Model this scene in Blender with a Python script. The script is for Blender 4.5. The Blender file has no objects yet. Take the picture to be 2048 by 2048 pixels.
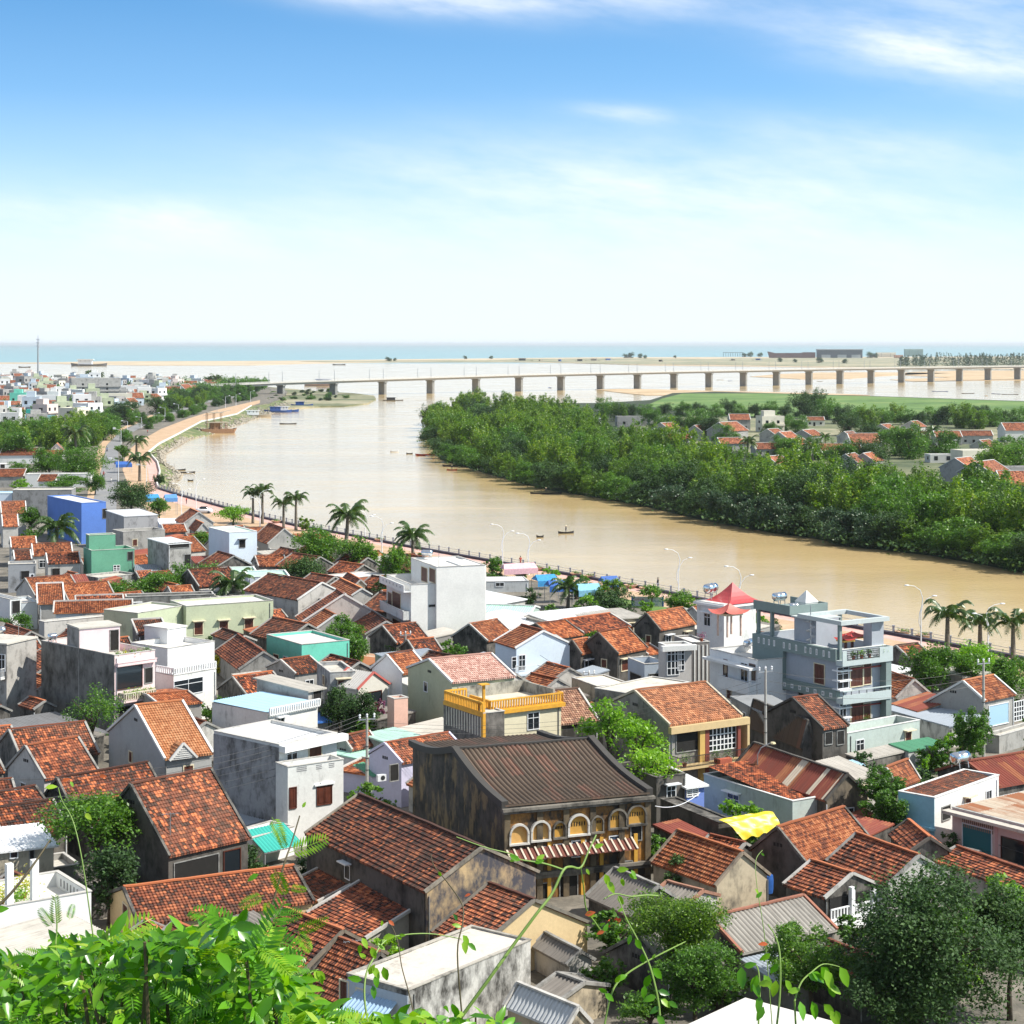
import bpy,math,random
import numpy as np
from mathutils import Vector,Matrix
R=math.radians
rnd=random.Random(7)
sc=bpy.context.scene
COL=sc.collection
# ---------------------------------------------------------------- camera, sky, sun, exposure
F,CX,HY,CZ,G=3800.0,1024.0,688.0,42.0,2.5
cam=bpy.data.objects.new('camera', bpy.data.cameras.new('camera'));COL.objects.link(cam)
cam.location=(0, 0, CZ);cam.rotation_euler=(R(90), 0, 0)
cam.data.sensor_width=36.0;cam.data.lens=36.0*F/2048.0
cam.data.shift_y=-(1024.0-HY)/2048.0
cam.data.clip_start=0.3;cam.data.clip_end=80000
sc.camera=cam
SUN_AZ,SUN_EL=-10.0,47.0  # degrees from +X (right of the picture) towards +Y
wd=bpy.data.worlds.new('World');sc.world=wd;wd.use_nodes=True
nt=wd.node_tree;nt.nodes.clear()
def N(nt, t, **k):
 n=nt.nodes.new(t)
 for a,b in k.items():
  if a.startswith('i_'):
   n.inputs[a[2:].replace('_', ' ')].default_value=b
  else:setattr(n, a, b)
 return n
def math_(nt, op, a, b=None, c=None):
 n=nt.nodes.new('ShaderNodeMath');n.operation=op
 for i,v in enumerate((a, b, c)):
  if v is None:continue
  if hasattr(v, 'links'):nt.links.new(v, n.inputs[i])
  else:n.inputs[i].default_value=v
 return n.outputs[0]
def mixc(nt, f, a, b, bt='MIX'):
 n=nt.nodes.new('ShaderNodeMix');n.data_type='RGBA';n.blend_type=bt
 for i,v in((0, f), (6, a), (7, b)):
  if hasattr(v, 'links'):nt.links.new(v, n.inputs[i])
  elif i==0:n.inputs[0].default_value=v
  else:n.inputs[i].default_value=(*v, 1)if len(v)==3 else v
 return n.outputs[2]
def ramp(nt, f, stops, interp='LINEAR'):
 n=nt.nodes.new('ShaderNodeValToRGB');n.color_ramp.interpolation=interp
 e=n.color_ramp.elements
 while len(e)<len(stops):e.new(0.5)
 for k,(p, c)in zip(e, stops):
  k.position=p;k.color=(*c, 1)if len(c)==3 else c
 nt.links.new(f, n.inputs[0]);return n.outputs[0]
L=nt.links.new
tc=N(nt, 'ShaderNodeTexCoord')
mp=N(nt, 'ShaderNodeMapping');mp.inputs['Scale'].default_value=(1, 1, 2.2)
L(tc.outputs['Generated'], mp.inputs[0])
sky=N(nt, 'ShaderNodeTexSky', sky_type='NISHITA', sun_disc=False)
sky.sun_elevation=R(SUN_EL);sky.sun_rotation=R(90-SUN_AZ);sky.altitude=0
sky.air_density=1.0;sky.dust_density=1.6;sky.ozone_density=2.5
L(mp.outputs[0], sky.inputs[0])
hs=N(nt, 'ShaderNodeHueSaturation');hs.inputs['Saturation'].default_value=1.12;hs.inputs['Value'].default_value=1.0
L(sky.outputs[0], hs.inputs['Color'])
sx=N(nt, 'ShaderNodeSeparateXYZ');L(tc.outputs['Generated'], sx.inputs[0])
# thin high cloud: streaky noise laid on a flat layer far overhead
zz=math_(nt, 'ADD', math_(nt, 'MAXIMUM', sx.outputs[2], 0.0), 0.03)
cv=N(nt, 'ShaderNodeCombineXYZ')
L(math_(nt, 'MULTIPLY', math_(nt, 'DIVIDE', sx.outputs[0], zz), 0.5), cv.inputs[0])
L(math_(nt, 'DIVIDE', 1.0, zz), cv.inputs[1])
n1=N(nt, 'ShaderNodeTexNoise', noise_dimensions='3D');n1 .inputs['Scale'].default_value=0.55;n1 .inputs['Detail'].default_value=7;n1 .inputs['Roughness'].default_value=0.62
n1 .inputs['Distortion'].default_value=0.5
mp2=N(nt, 'ShaderNodeMapping');mp2 .inputs['Location'].default_value=(3.4, 1.2, 0);mp2 .inputs['Rotation'].default_value=(0, 0, 0.25)
L(cv.outputs[0], mp2 .inputs[0]);L(mp2 .outputs[0], n1 .inputs[0])
cl=ramp(nt, n1 .outputs[0], [(0.5, (0, 0, 0)), (0.64, (.3, .3, .3)), (0.8, (.85, .85, .85))])
clm=math_(nt, 'MULTIPLY', cl, ramp(nt, sx.outputs[2], [(0.0, (0, 0, 0)), (0.06, (.35, .35, .35)), (0.1, (1, 1, 1))]))
# hand-placed cirrus patches seen in the photograph: (dir x/y, dir z/y, half width, half height, strength)
blobs=[(-0.055, 0.184, .07, .010, .85), (.045, .186, .09, .012, .55), (.262, .150, .085, .018, .72), (.20, .158, .05, .012, .4), (.24, .182, .06, .010, .4), (.062, .121, .022, .004, .6), (-.178, .066, .035, .008, .5), (-.22, .058, .09, .016, .4), (.14, .080, .16, .022, .55), (.20, .105, .10, .012, .35), (.0, .085, .12, .014, .3), (-.08, .050, .2, .02, .4), (.12, .05, .2, .02, .5)]
px_=math_(nt, 'DIVIDE', sx.outputs[0], math_(nt, 'MAXIMUM', sx.outputs[1], 0.05))
pz_=math_(nt, 'DIVIDE', sx.outputs[2], math_(nt, 'MAXIMUM', sx.outputs[1], 0.05))
n2=N(nt, 'ShaderNodeTexNoise');n2 .inputs['Scale'].default_value=1.0;n2 .inputs['Detail'].default_value=6;n2 .inputs['Roughness'].default_value=.6
cb=N(nt, 'ShaderNodeCombineXYZ');L(math_(nt, 'MULTIPLY', px_, 16), cb.inputs[0]);L(math_(nt, 'MULTIPLY', math_(nt, 'ADD', pz_, math_(nt, 'MULTIPLY', px_, .14)), 60), cb.inputs[1]);L(cb.outputs[0], n2 .inputs[0])
tot=None
for(bx, bz, wx, wz, st)in blobs:
 a=math_(nt, 'POWER', math_(nt, 'DIVIDE', math_(nt, 'SUBTRACT', px_, bx), wx), 2)
 b=math_(nt, 'POWER', math_(nt, 'DIVIDE', math_(nt, 'ADD', math_(nt, 'SUBTRACT', pz_, bz), math_(nt, 'MULTIPLY', math_(nt, 'SUBTRACT', px_, bx), .1)), wz), 2)
 g=math_(nt, 'MULTIPLY', math_(nt, 'POWER', 2.718, math_(nt, 'MULTIPLY', math_(nt, 'ADD', a, b), -1.0)), st)
 tot=g if tot is None else math_(nt, 'ADD', tot, g)
nz=ramp(nt, n2 .outputs[0], [(.32, (0, 0, 0)), (.70, (1, 1, 1))])
blobm=math_(nt, 'MINIMUM', math_(nt, 'MULTIPLY', tot, math_(nt, 'ADD', math_(nt, 'MULTIPLY', nz, .75), .3)), 1.0)
front=math_(nt, 'GREATER_THAN', sx.outputs[1], 0.3)
far=math_(nt, 'MULTIPLY', clm, math_(nt, 'SUBTRACT', 1.0, front))
cm=math_(nt, 'MINIMUM', math_(nt, 'ADD', math_(nt, 'MULTIPLY', blobm, front), far), 0.85)
SKYGAIN=(0.88, 1.52, 1.66)
g1=mixc(nt, 1.0, hs.outputs[0], SKYGAIN, 'MULTIPLY')
skc=mixc(nt, cm, g1, (8.6, 8.7, 8.9))
# low band near the horizon turns paler (sea haze)
hz=ramp(nt, sx.outputs[2], [(0.0, (1, 1, 1)), (0.035, (.9, .9, .9)), (0.08, (.42, .42, .42)), (0.13, (.13, .13, .13)), (0.2, (0, 0, 0))], 'LINEAR')
skc=mixc(nt, hz, skc, (6.7, 7.35, 7.95))
over=ramp(nt, sx.outputs[2], [(0.0, (0, 0, 0)), (0.24, (0, 0, 0)), (0.5, (.75, .75, .75))])  # pale veil added to the unseen sky overhead, brightens and neutralises fill light
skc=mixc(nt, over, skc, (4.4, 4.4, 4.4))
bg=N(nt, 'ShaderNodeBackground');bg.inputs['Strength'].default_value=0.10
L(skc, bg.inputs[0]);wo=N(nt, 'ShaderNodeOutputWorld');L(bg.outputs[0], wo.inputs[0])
sun=bpy.data.objects.new('sun', bpy.data.lights.new('sun', 'SUN'));COL.objects.link(sun)
sun.data.energy=5.0;sun.data.angle=R(0.5);sun.data.color=(1.0, 0.95, 0.86)
sd=Vector((math.cos(R(SUN_AZ))*math.cos(R(SUN_EL)), math.sin(R(SUN_AZ))*math.cos(R(SUN_EL)), math.sin(R(SUN_EL))))
sun.rotation_euler=sd.to_track_quat('Z', 'Y').to_euler()
sc.view_settings.view_transform='Standard';sc.view_settings.look='None'
sc.view_settings.exposure=0.52;sc.view_settings.gamma=1
# ---------------------------------------------------------------- pixel <-> world
TL={'T1':(0, 640), 'T2':(512, 640), 'T3':(1024, 640), 'T4':(1536, 640), 'M1':(0, 1100), 'M2':(512, 1100), 'M3':(1024, 1100), 'M4':(1536, 1100), 'B1':(0, 1536), 'B2':(512, 1536), 'B3':(1024, 1536), 'B4':(1536, 1536), 'P':(0, 0), 'Z2':(1500, 1160, 6.037)}
def P(t, x, y):
 if t=='P':return(x, y)
 o=TL[t];q=o[2]if len(o)>2 else 3.7734;return(o[0]+x/q, o[1]+y/q)
def W(x, y, z=G):
 Y=(CZ-z)*F/(y-HY);return Vector(((x-CX)*Y/F, Y, z))
def WY(x, y, Y):
 return Vector(((x-CX)*Y/F, Y, CZ-(y-HY)*Y/F))
def solve(p, d, x):
 k=(x-CX)/F
 return(k*p[1]-p[0])/(d[0]-k*d[1])
# ---------------------------------------------------------------- objects
def put(o, parent=None):
 COL.objects.link(o)
 if parent is not None:o.parent=parent
 return o
def tag(o, label=None, cat=None, group=None, kind=None):
 if label:o['label']=label
 if cat:o['category']=cat
 if group:o['group']=group
 if kind:o['kind']=kind
 return o
def empty(name, loc, rz=0, label=None, cat=None, group=None):
 o=bpy.data.objects.new(name, None);o.location=loc;o.rotation_euler=(0, 0, rz);o.empty_display_size=.5
 put(o);return tag(o, label, cat, group)
class MB:
 def __init__(s):s.v=[];s.f=[];s.uv=[];s.mi=[]
 def quad(s, pts, uv=None, mi=0):
  n=len(s.v);s.v+=[tuple(p)for p in pts];s.f.append(list(range(n, n+len(pts))))
  s.uv+=list(uv)if uv else[(0, 0)]*len(pts);s.mi.append(mi)
 def box(s, x0, x1, y0, y1, z0, z1, mi=0, bottom=True):
  c=[(x0, y0, z0), (x1, y0, z0), (x1, y1, z0), (x0, y1, z0), (x0, y0, z1), (x1, y0, z1), (x1, y1, z1), (x0, y1, z1)]
  fs=[(4, 5, 6, 7), (0, 1, 5, 4), (1, 2, 6, 5), (2, 3, 7, 6), (3, 0, 4, 7)]
  if bottom:fs.append((3, 2, 1, 0))
  for f in fs:s.quad([c[i]for i in f], mi=mi)
 def bar(s, a, b, w, h=None, mi=0):
  a,b=Vector(a),Vector(b);d=(b-a);
  if d.length<1e-6:return
  d.normalize();h=h or w
  u=d.cross(Vector((0, 0, 1)))
  if u.length<1e-3:u=Vector((1, 0, 0))
  u.normalize();v=u.cross(d).normalized();u=u*w/2;v=v*h/2
  r0=[a-u-v, a+u-v, a+u+v, a-u+v];r1=[b-u-v, b+u-v, b+u+v, b-u+v]
  for i in range(4):s.quad([r0[i], r0[(i+1)%4], r1[(i+1)%4], r1[i]], mi=mi)
  s.quad(r0[::-1], mi=mi);s.quad(r1, mi=mi)
 def tube(s, pts, rad, n=7, mi=0, cap=True):
  pts=[Vector(p)for p in pts];m=len(pts)
  if not hasattr(rad, '__len__'):rad=[rad]*m
  base=len(s.v);prev=None
  for i,p in enumerate(pts):
   d=(pts[min(i+1, m-1)]-pts[max(i-1, 0)]).normalized()
   if prev is None:
    u=d.cross(Vector((0, 0, 1)))
    if u.length<.05:u=d.cross(Vector((0, 1, 0)))
   else:u=prev-d*prev.dot(d)
   u.normalize();prev=u;w=d.cross(u)
   for k in range(n):
    a=2*math.pi*k/n;s.v.append(tuple(p+(u*math.cos(a)+w*math.sin(a))*rad[i]))
  for i in range(m-1):
   for k in range(n):
    q=[base+i*n+k, base+i*n+(k+1)%n, base+(i+1)*n+(k+1)%n, base+(i+1)*n+k]
    s.f.append(q);s.uv+=[(0, 0)]*4;s.mi.append(mi)
  if cap:
   for q in([base+k for k in range(n)][::-1], [base+(m-1)*n+k for k in range(n)]):
    s.f.append(q);s.uv+=[(0, 0)]*n;s.mi.append(mi)
 def lathe(s, prof, n=12, c=(0, 0, 0), mi=0):
  base=len(s.v)
  for(r, z)in prof:
   for k in range(n):
    a=2*math.pi*k/n;s.v.append((c[0]+r*math.cos(a), c[1]+r*math.sin(a), c[2]+z))
  for i in range(len(prof)-1):
   for k in range(n):
    s.f.append([base+i*n+k, base+i*n+(k+1)%n, base+(i+1)*n+(k+1)%n, base+(i+1)*n+k]);s.uv+=[(0, 0)]*4;s.mi.append(mi)
 def mesh(s, name, mats, smooth=False):
  me=bpy.data.meshes.new(name);me.from_pydata(s.v, [], s.f)
  uvl=me.uv_layers.new(name='UVMap');uvl.data.foreach_set('uv', np.array(s.uv, dtype=np.float32).ravel())
  for m in(mats if isinstance(mats, (list, tuple))else[mats]):me.materials.append(m)
  me.polygons.foreach_set('material_index', s.mi)
  if smooth:me.polygons.foreach_set('use_smooth', [True]*len(s.f))
  me.update();return me
 def build(s, name, mats, parent=None, smooth=False, loc=None):
  if not s.f:return None
  o=bpy.data.objects.new(name, s.mesh(name, mats, smooth))
  if loc is not None:o.location=loc
  return put(o, parent)
def copy_tree(o, parent=None):
 c=o.copy();COL.objects.link(c)
 if parent is not None:c.parent=parent
 for ch in o.children:copy_tree(ch, c)
 return c
# ---------------------------------------------------------------- materials
MC={}
def newmat(name):
 m=bpy.data.materials.new(name);m.use_nodes=True;nt=m.node_tree;nt.nodes.clear()
 out=nt.nodes.new('ShaderNodeOutputMaterial');b=nt.nodes.new('ShaderNodeBsdfPrincipled')
 nt.links.new(b.outputs[0], out.inputs[0]);return m,nt,b
def noise(nt, vec, scale, detail=4, rough=.55, sxyz=None, dist=0):
 if sxyz:
  mp=nt.nodes.new('ShaderNodeMapping');mp.inputs['Scale'].default_value=sxyz;nt.links.new(vec, mp.inputs[0]);vec=mp.outputs[0]
 n=nt.nodes.new('ShaderNodeTexNoise');n.inputs['Scale'].default_value=scale;n.inputs['Detail'].default_value=detail
 n.inputs['Roughness'].default_value=rough;n.inputs['Distortion'].default_value=dist
 nt.links.new(vec, n.inputs[0]);return n.outputs[0]
def bump(nt, b, h, dist=.02, st=1.0):
 n=nt.nodes.new('ShaderNodeBump');n.inputs['Distance'].default_value=dist;n.inputs['Strength'].default_value=st
 nt.links.new(h, n.inputs['Height']);nt.links.new(n.outputs[0], b.inputs['Normal'])
def plain(name, col, rough=.6, metal=0, nz=.12, sc_=3):
 if name in MC:return MC[name]
 m,nt,b=newmat(name);tcx=nt.nodes.new('ShaderNodeTexCoord')
 n=noise(nt, tcx.outputs['Object'], sc_, 5)
 c2=tuple(c*(1-nz*2.2)for c in col)
 c=ramp(nt, n, [(.3, c2), (.65, col)]);nt.links.new(c, b.inputs['Base Color'])
 b.inputs['Roughness'].default_value=rough;b.inputs['Metallic'].default_value=metal
 MC[name]=m;return m
def wall(col, stain=.3, scol=(.05, .047, .042), key=None, rough=.85, moss=None):
 """painted or rendered masonry with rain streaks and grime"""
 stain=min(.9, stain+.10)
 k=('wall', col, stain, scol, moss)
 if k in MC:return MC[k]
 m,nt,b=newmat('masonry');tcx=nt.nodes.new('ShaderNodeTexCoord');v=tcx.outputs['Object']
 geo=nt.nodes.new('ShaderNodeNewGeometry')
 oi=nt.nodes.new('ShaderNodeObjectInfo');vj=nt.nodes.new('ShaderNodeVectorMath');vj.operation='ADD';nt.links.new(v, vj.inputs[0]);nt.links.new(math_(nt, 'MULTIPLY', oi.outputs['Random'], 60), vj.inputs[1]);v=vj.outputs[0]
 big=noise(nt, v, .45, 5, .6);st=noise(nt, v, 1.0, 6, .7, (1.5, 1.5, .30 if stain<.5 else .75));fine=noise(nt, v, 4.0, 5, .7)
 a=math_(nt, 'ADD', math_(nt, 'MULTIPLY', st, .55), math_(nt, 'MULTIPLY', big, .45))
 lo=.72-stain*.36
 msk=ramp(nt, a, [(max(0, lo-.02), (0, 0, 0)), (min(.99, lo+.16), (1, 1, 1))])
 msk=math_(nt, 'MULTIPLY', msk, min(1, .35+stain))
 base=mixc(nt, math_(nt, 'MULTIPLY', ramp(nt, fine, [(.35, (0, 0, 0)), (.75, (1, 1, 1))]), .16+.3*stain), col, tuple(c*.45 for c in col))
 base=mixc(nt, math_(nt, 'MULTIPLY', ramp(nt, big, [(.4, (0, 0, 0)), (.65, (1, 1, 1))]), .16+.3*stain), base, tuple(c*.6 for c in col))
 c=mixc(nt, msk, base, scol)
 if moss:
  g=ramp(nt, noise(nt, v, .8, 5, .65, (1, 1, .5)), [(.5, (0, 0, 0)), (.6, (1, 1, 1))])
  c=mixc(nt, math_(nt, 'MULTIPLY', g, .8), c, moss)
 nt.links.new(c, b.inputs['Base Color']);b.inputs['Roughness'].default_value=rough
 bump(nt, b, fine, .015, .5)
 MC[k]=m;return m
def uvjit(nt, uv, a, b):
 oi=nt.nodes.new('ShaderNodeObjectInfo');r=math_(nt, 'FLOOR', math_(nt, 'MULTIPLY', oi.outputs['Random'], 23));cb=nt.nodes.new('ShaderNodeCombineXYZ')
 nt.links.new(math_(nt, 'MULTIPLY', r, a), cb.inputs[0]);nt.links.new(math_(nt, 'MULTIPLY', r, b), cb.inputs[1])
 v=nt.nodes.new('ShaderNodeVectorMath');v.operation='ADD';nt.links.new(uv, v.inputs[0]);nt.links.new(cb.outputs[0], v.inputs[1]);return v.outputs[0]
def tiles(dark, mid, bright, fb=.25, key='', tw=.24, th=.30, moss=.4):
 """clay roof tiles, one random tone per tile, UV in metres (u along eave, v up slope)"""
 k=('tile', dark, mid, bright, fb)
 if k in MC:return MC[k]
 m,nt,b=newmat('clay_tiles');tcx=nt.nodes.new('ShaderNodeTexCoord');uv=uvjit(nt, tcx.outputs['UV'], tw*40, th*40)
 s=nt.nodes.new('ShaderNodeSeparateXYZ');nt.links.new(uv, s.inputs[0])
 u=math_(nt, 'FLOOR', math_(nt, 'DIVIDE', s.outputs[0], tw));w=math_(nt, 'FLOOR', math_(nt, 'DIVIDE', s.outputs[1], th))
 cb=nt.nodes.new('ShaderNodeCombineXYZ');nt.links.new(u, cb.inputs[0]);nt.links.new(w, cb.inputs[1])
 wn=nt.nodes.new('ShaderNodeTexWhiteNoise');wn.noise_dimensions='2D';nt.links.new(cb.outputs[0], wn.inputs['Vector'])
 big=noise(nt, uv, .5, 5, .65);cl_=noise(nt, uv, 1.6, 3, .6)
 t=math_(nt, 'ADD', math_(nt, 'MULTIPLY', wn.outputs['Value'], .62), math_(nt, 'MULTIPLY', cl_, .38))
 t=math_(nt, 'ADD', t, math_(nt, 'MULTIPLY', math_(nt, 'SUBTRACT', big, .5), .9))
 c=ramp(nt, t, [(.27, dark), (.53-.1*fb, mid), (.76-.22*fb, mid), (.86-.2*fb, bright)])
 f=ramp(nt, noise(nt, uv, .9, 6, .7, (1, .45, 1)), [(.62-moss*.3, (0, 0, 0)), (.78-moss*.2, (1, 1, 1))])
 c=mixc(nt, math_(nt, 'MULTIPLY', f, .25+moss*.7), c, tuple(x*.55 for x in dark))
 oi=nt.nodes.new('ShaderNodeObjectInfo');dust=ramp(nt, noise(nt, uv, .35, 5, .6), [(.42, (0, 0, 0)), (.62, (1, 1, 1))])
 r1=math_(nt, 'FRACT', math_(nt, 'MULTIPLY', oi.outputs['Random'], 7.3));c=mixc(nt, math_(nt, 'MULTIPLY', math_(nt, 'ADD', math_(nt, 'MULTIPLY', dust, .6), .3), math_(nt, 'MULTIPLY', r1, .45)), c, (.20, .115, .075))
 c=mixc(nt, 1.0, c, ramp(nt, oi.outputs['Random'], [(0, (.62, .62, .62)), (1, (1.1, 1.1, 1.1))]), 'MULTIPLY')
 nt.links.new(c, b.inputs['Base Color']);b.inputs['Roughness'].default_value=.85
 # round section of each pan tile
 ph=math_(nt, 'MULTIPLY', s.outputs[0], 2*math.pi/tw)
 bump(nt, b, math_(nt, 'MULTIPLY', math_(nt, 'SINE', ph), 1.0), .035, .9)
 MC[k]=m;return m
def sheet(col, rust=0.0, rcol=(.22, .07, .03), dirt=.2, rough=.5, metal=0.0):
 """corrugated roofing sheets laid side by side, with rust and dirt"""
 k=('sheet', col, rust, rcol, dirt)
 if k in MC:return MC[k]
 m,nt,b=newmat('sheet_roofing');tcx=nt.nodes.new('ShaderNodeTexCoord');uv=uvjit(nt, tcx.outputs['UV'], .95*17, 3.1*5)
 s=nt.nodes.new('ShaderNodeSeparateXYZ');nt.links.new(uv, s.inputs[0])
 u=math_(nt, 'FLOOR', math_(nt, 'DIVIDE', s.outputs[0], .95));w=math_(nt, 'FLOOR', math_(nt, 'DIVIDE', s.outputs[1], 3.1))
 cb=nt.nodes.new('ShaderNodeCombineXYZ');nt.links.new(u, cb.inputs[0]);nt.links.new(w, cb.inputs[1])
 wn=nt.nodes.new('ShaderNodeTexWhiteNoise');wn.noise_dimensions='2D';nt.links.new(cb.outputs[0], wn.inputs['Vector'])
 st=noise(nt, uv, 1.2, 6, .7, (3.0, .35, 1));big=noise(nt, uv, .4, 4)
 t=math_(nt, 'ADD', math_(nt, 'MULTIPLY', st, .6), math_(nt, 'MULTIPLY', wn.outputs['Value'], .4))
 rm=ramp(nt, t, [(max(0.0, .80-rust*.75), (0, 0, 0)), (min(1.0, .92-rust*.6), (1, 1, 1))])
 base=mixc(nt, math_(nt, 'MULTIPLY', ramp(nt, big, [(.35, (0, 0, 0)), (.7, (1, 1, 1))]), dirt), col, tuple(c*.5 for c in col))
 base=mixc(nt, math_(nt, 'MULTIPLY', ramp(nt, st, [(.5, (0, 0, 0)), (.72, (1, 1, 1))]), dirt), base, (.07, .06, .05))
 c=mixc(nt, math_(nt, 'MULTIPLY', rm, min(1, rust*2.2)), base, rcol)if rust>0 else base
 # dark lap line between two sheets
 fr=math_(nt, 'FRACT', math_(nt, 'DIVIDE', s.outputs[0], .95))
 lap=math_(nt, 'MULTIPLY', math_(nt, 'LESS_THAN', fr, .06), .3)
 c=mixc(nt, lap, c, tuple(x*.35 for x in col))
 nt.links.new(c, b.inputs['Base Color']);b.inputs['Roughness'].default_value=rough;b.inputs['Metallic'].default_value=metal
 MC[k]=m;return m
def leafm(name, c1, c2, c3=None, tr=.35, rough=.45):
 if name in MC:return MC[name]
 m,nt,b=newmat(name);g=nt.nodes.new('ShaderNodeNewGeometry');oi=nt.nodes.new('ShaderNodeObjectInfo')
 r=math_(nt, 'ADD', math_(nt, 'MULTIPLY', g.outputs['Random Per Island'], .72), math_(nt, 'MULTIPLY', oi.outputs['Random'], .28))
 st=[(.0, c1), (.75, c2)]+([(.97, c3)]if c3 else[])
 c=ramp(nt, r, st);nt.links.new(c, b.inputs['Base Color']);b.inputs['Roughness'].default_value=rough
 t=nt.nodes.new('ShaderNodeBsdfTranslucent');tcol=mixc(nt, 1.0, c, (1.5, 1.6, .35), 'MULTIPLY');nt.links.new(tcol, t.inputs[0])
 mx=nt.nodes.new('ShaderNodeMixShader');mx.inputs[0].default_value=tr
 nt.links.new(b.outputs[0], mx.inputs[1]);nt.links.new(t.outputs[0], mx.inputs[2])
 out=[n for n in nt.nodes if n.type=='OUTPUT_MATERIAL'][0];nt.links.new(mx.outputs[0], out.inputs[0])
 MC[name]=m;return m
def glassm():
 if 'glass' in MC:return MC['glass']
 m,nt,b=newmat('window_glass');b.inputs['Base Color'].default_value=(.015, .02, .025, 1);b.inputs['Roughness'].default_value=.08
 MC['glass']=m;return m
GLASS=glassm()
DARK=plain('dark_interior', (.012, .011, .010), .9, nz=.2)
WOOD=plain('brown_wood', (.11, .028, .014), .5, nz=.2, sc_=2)
WHITE=plain('white_paint', (.78, .79, .80), .6, nz=.05)
CREAM=plain('cream_paint', (.72, .63, .45), .7, nz=.1)
GREY=plain('grey_cement', (.30, .30, .29), .85, nz=.25)
BLACKM=plain('black_metal', (.03, .032, .036), .5)
STEEL=plain('stainless_steel', (.72, .73, .75), .18, 1.0, nz=.04)
GALV=plain('galvanised_steel', (.42, .44, .46), .45, .6)
LAMPW=plain('white_enamel', (.75, .77, .8), .4, nz=.03)
YEL=plain('yellow_ochre_paint', (.72, .36, .03), .7, nz=.1)
TERRA=plain('terracotta_pot', (.35, .09, .04), .8)
REDP=plain('red_paint', (.45, .03, .02), .5)
BLUEP=plain('blue_paint', (.03, .12, .42), .5)
BARK=plain('bark', (.10, .075, .05), .9, nz=.3, sc_=6)
PBARK=plain('palm_bark', (.22, .19, .15), .9, nz=.25, sc_=5)
# roof kinds
TOLD=tiles((.025, .009, .006), (.19, .046, .019), (.58, .17, .06), .45, moss=.45)  # old mossy red
TRED=tiles((.04, .012, .008), (.27, .068, .027), (.58, .18, .07), .5, moss=.3)
TORG=tiles((.16, .04, .015), (.42, .115, .035), (.62, .23, .09), .5, moss=.12)
TNEW=tiles((.48, .17, .06), (.62, .25, .10), (.70, .33, .15), .5, moss=0.0)
TBRN=tiles((.16, .08, .05), (.33, .17, .11), (.48, .30, .2), .5, moss=.15)
TFAR=tiles((.10, .026, .012), (.42, .12, .045), (.66, .24, .10), .6, moss=.2)
FIB=sheet((.22, .20, .18), .0, dirt=.55, rough=.9)
FIBL=sheet((.50, .47, .42), .05, dirt=.45, rough=.85)
TUBE=sheet((.125, .088, .062), .28, (.26, .11, .075), dirt=.5, rough=.9)
RUST=sheet((.24, .055, .035), .35, (.42, .17, .07), dirt=.35, rough=.8)
RUSTL=sheet((.62, .52, .40), .55, (.36, .14, .06), dirt=.3, rough=.7)
SWHITE=sheet((.78, .79, .80), .0, dirt=.15, rough=.4)
SGREY=sheet((.33, .37, .42), .0, dirt=.2, rough=.4)
SMINT=sheet((.42, .68, .56), .0, dirt=.15, rough=.45)
STEAL=sheet((.04, .40, .34), .0, dirt=.15, rough=.45)
SGREEN=sheet((.09, .30, .17), .0, dirt=.25, rough=.6)
SBLUE=sheet((.45, .68, .85), .0, dirt=.15, rough=.4)
SBLU2=sheet((.05, .18, .55), .0, dirt=.15, rough=.4)
PINKR=tiles((.40, .20, .16), (.56, .34, .28), (.68, .46, .39), .4, moss=.0)
SLAB=wall((.55, .52, .46), .35)
SLABW=wall((.68, .66, .62), .25)
CON=wall((.34, .33, .31), .45)  # bare cement render
COND=wall((.20, .185, .165), .75, (.028, .026, .023))
CONL=wall((.52, .50, .47), .4)
WW=wall((.80, .80, .79), .08)
WWD=wall((.72, .72, .70), .3)
BLACKW=wall((.11, .10, .088), .55, (.014, .013, .012))
# ---------------------------------------------------------------- building kit
def corr(mb, rows, amp=.035, wave=.30, per=4, mi=0):
 """corrugated skin through rows of (left, right) points running up the slope"""
 rows=[(Vector(a), Vector(b))for a, b in rows];Lu=(rows[0][1]-rows[0][0]).length
 n=max(per, min(900, int(Lu/wave*per)));base=len(mb.v);m=len(rows)
 nrm=(rows[0][1]-rows[0][0]).cross(rows[-1][0]-rows[0][0]).normalized()
 if nrm.z<0:nrm=-nrm
 vv=[0]
 for i in range(1, m):vv.append(vv[-1]+(rows[i][0]-rows[i-1][0]).length)
 for i,(a, b)in enumerate(rows):
  for k in range(n+1):
   t=k/n;mb.v.append(tuple(a.lerp(b, t)+nrm*amp*math.sin(2*math.pi*k/per+.4)))
 for i in range(m-1):
  for k in range(n):
   a=base+i*(n+1)+k;mb.f.append([a, a+1, a+n+2, a+n+1]);mb.mi.append(mi)
   u0,u1=Lu*k/n,Lu*(k+1)/n
   mb.uv+=[(u0, vv[i]), (u1, vv[i]), (u1, vv[i+1]), (u0, vv[i+1])]
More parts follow.
